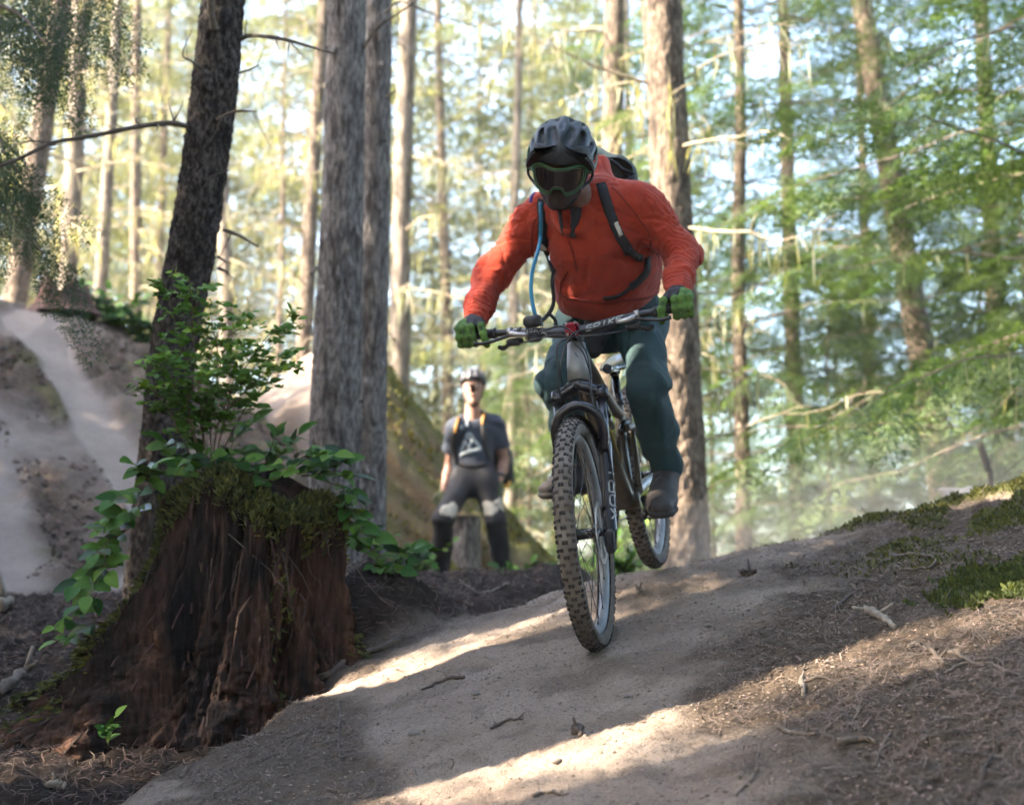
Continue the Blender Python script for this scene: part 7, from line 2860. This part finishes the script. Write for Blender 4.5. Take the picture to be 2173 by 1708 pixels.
o = part('bank_moss', blades_on(Pt, np.tile(unit([0.5, -0.5, 0.7]), (len(Pt), 1)), 0.03, 0.09), mat('bank_moss_blades', (0.115, 0.115, 0.030), 0.85, island=0.6, trans=0.3), None, False)
tag(o, 'yellow green moss and tufts on the flank behind the standing man', kind='stuff')

# ---- plants growing low behind the crest and round the man
low = [((1330, 1165), 9.5, 'low green plant seen between the two wheels'), ((1120, 1215), 9.6, 'low green plant right of the standing man feet'), 
       ((890, 1175), 10.0, 'low green plant left of the standing man legs'), ((1290, 1120), 12.5, 'taller green plant behind the rear wheel')]
for k, ((u, v), d, lab) in enumerate(low):
    tip = W(u, v, d)
    p = tip.copy()
    p[2] = float(base_z(np.array([p[0]]), np.array([p[1]]))[0])
    hgt = max(0.25, tip[2] - p[2] + 0.08)
    sts = []
    for q in range(9):
        dd = np.array([shade_rng.normal(0, 0.18), shade_rng.normal(0, 0.15), 1.0])
        sts.append(np.array([p, p + dd * hgt * 0.5, p + dd * hgt * shade_rng.uniform(0.6, 1.05) + [shade_rng.normal(0, 0.08), 0, 0]]))
    salal(lab, p, sts, 'low green plants behind the crest', nleaf=8, s=1.1, name='ground_plant')

# ---- far things beyond the crest at the right
p = W(2105, 1040, 9.5)
gz = float(base_z(np.array([p[0]]), np.array([p[1]]))[0])
st = thing('snapped_sapling', 'thin dark snapped sapling leaning behind the mossy crest', 'sapling', (p[0], p[1], gz))
part('shaft', MB().tube(spline([np.array([p[0] + 0.05, p[1], gz]), W(2105, 1040, 9.5), W(2095, 990, 9.5), W(2080, 940, 9.5)], 16), [0.022, 0.018, 0.026, 0.02], 8), M_twig_dark, st)
part('side_twig', MB().tube(spline([W(2095, 990, 9.5), W(2104, 975, 9.48), W(2103, 960, 9.45)], 6), [0.010, 0.005], 6), M_twig_dark, st)
for (u, v, d, r, lab) in ((1900, 1105, 9.0, 0.28, 'grey boulder half hidden behind the crest'), (2045, 1062, 9.0, 0.30, 'pale grey boulder behind the mossy crest near the snapped sapling')):
    c = W(u, v + 25, d)
    gz = float(base_z(np.array([c[0]]), np.array([c[1]]))[0])
    hh_ = c[2] - gz + 0.05
    f = lambda P: sd_ell(P, (c[0], c[1], gz + hh_ * 0.35), (r * 1.25, r, hh_ * 0.72)) + 0.05 * vnoise(P, 4, 3) + 0.02 * vnoise(P, 11, 5)
    top('boulder', nets(f, (c[0] - 2 * r, c[1] - 1.7 * r, gz - hh_ * 0.5), (c[0] + 2 * r, c[1] + 1.7 * r, gz + hh_ * 1.3), 0.03), mat('boulder_stone', (0.26, 0.235, 0.22), 0.9, var=(0.36, 0.33, 0.30), vscale=5, bump=0.5, bscale=20, bdist=0.03), lab, 'boulder', (c[0], c[1], gz))

# ---- air
def vol_mat(name, dens, col, aniso=0.2):
    m = bpy.data.materials.new(name)
    m.use_nodes = True
    N, L = m.node_tree.nodes, m.node_tree.links
    N.remove(N['Principled BSDF'])
    v = N.new('ShaderNodeVolumePrincipled')
    v.inputs['Color'].default_value = (*col, 1)
    v.inputs['Density'].default_value = dens
    v.inputs['Anisotropy'].default_value = aniso
    L.new(v.outputs[0], N['Material Output'].inputs['Volume'])
    return m


HAZE = True
if HAZE:
    hz = part('haze', MB().box((0, 40, 12.0), (170, 130, 31.0)), vol_mat('haze_air', 0.0010, (0.97, 0.97, 0.95)), None, False)
    tag(hz, 'pale sunlit air between the trees', kind='stuff')
    f = lambda P: sd_ell(P, (3.7, 9.6, 0.0), (3.0, 1.7, 1.2))
    du = part('dust_cloud', nets(f, (0.4, 7.6, -1.4), (7, 11.6, 1.5), 0.12), vol_mat('dust_air', 0.085, (0.95, 0.92, 0.88)), None)
    tag(du, 'dust hanging in the air behind the crest', kind='stuff')
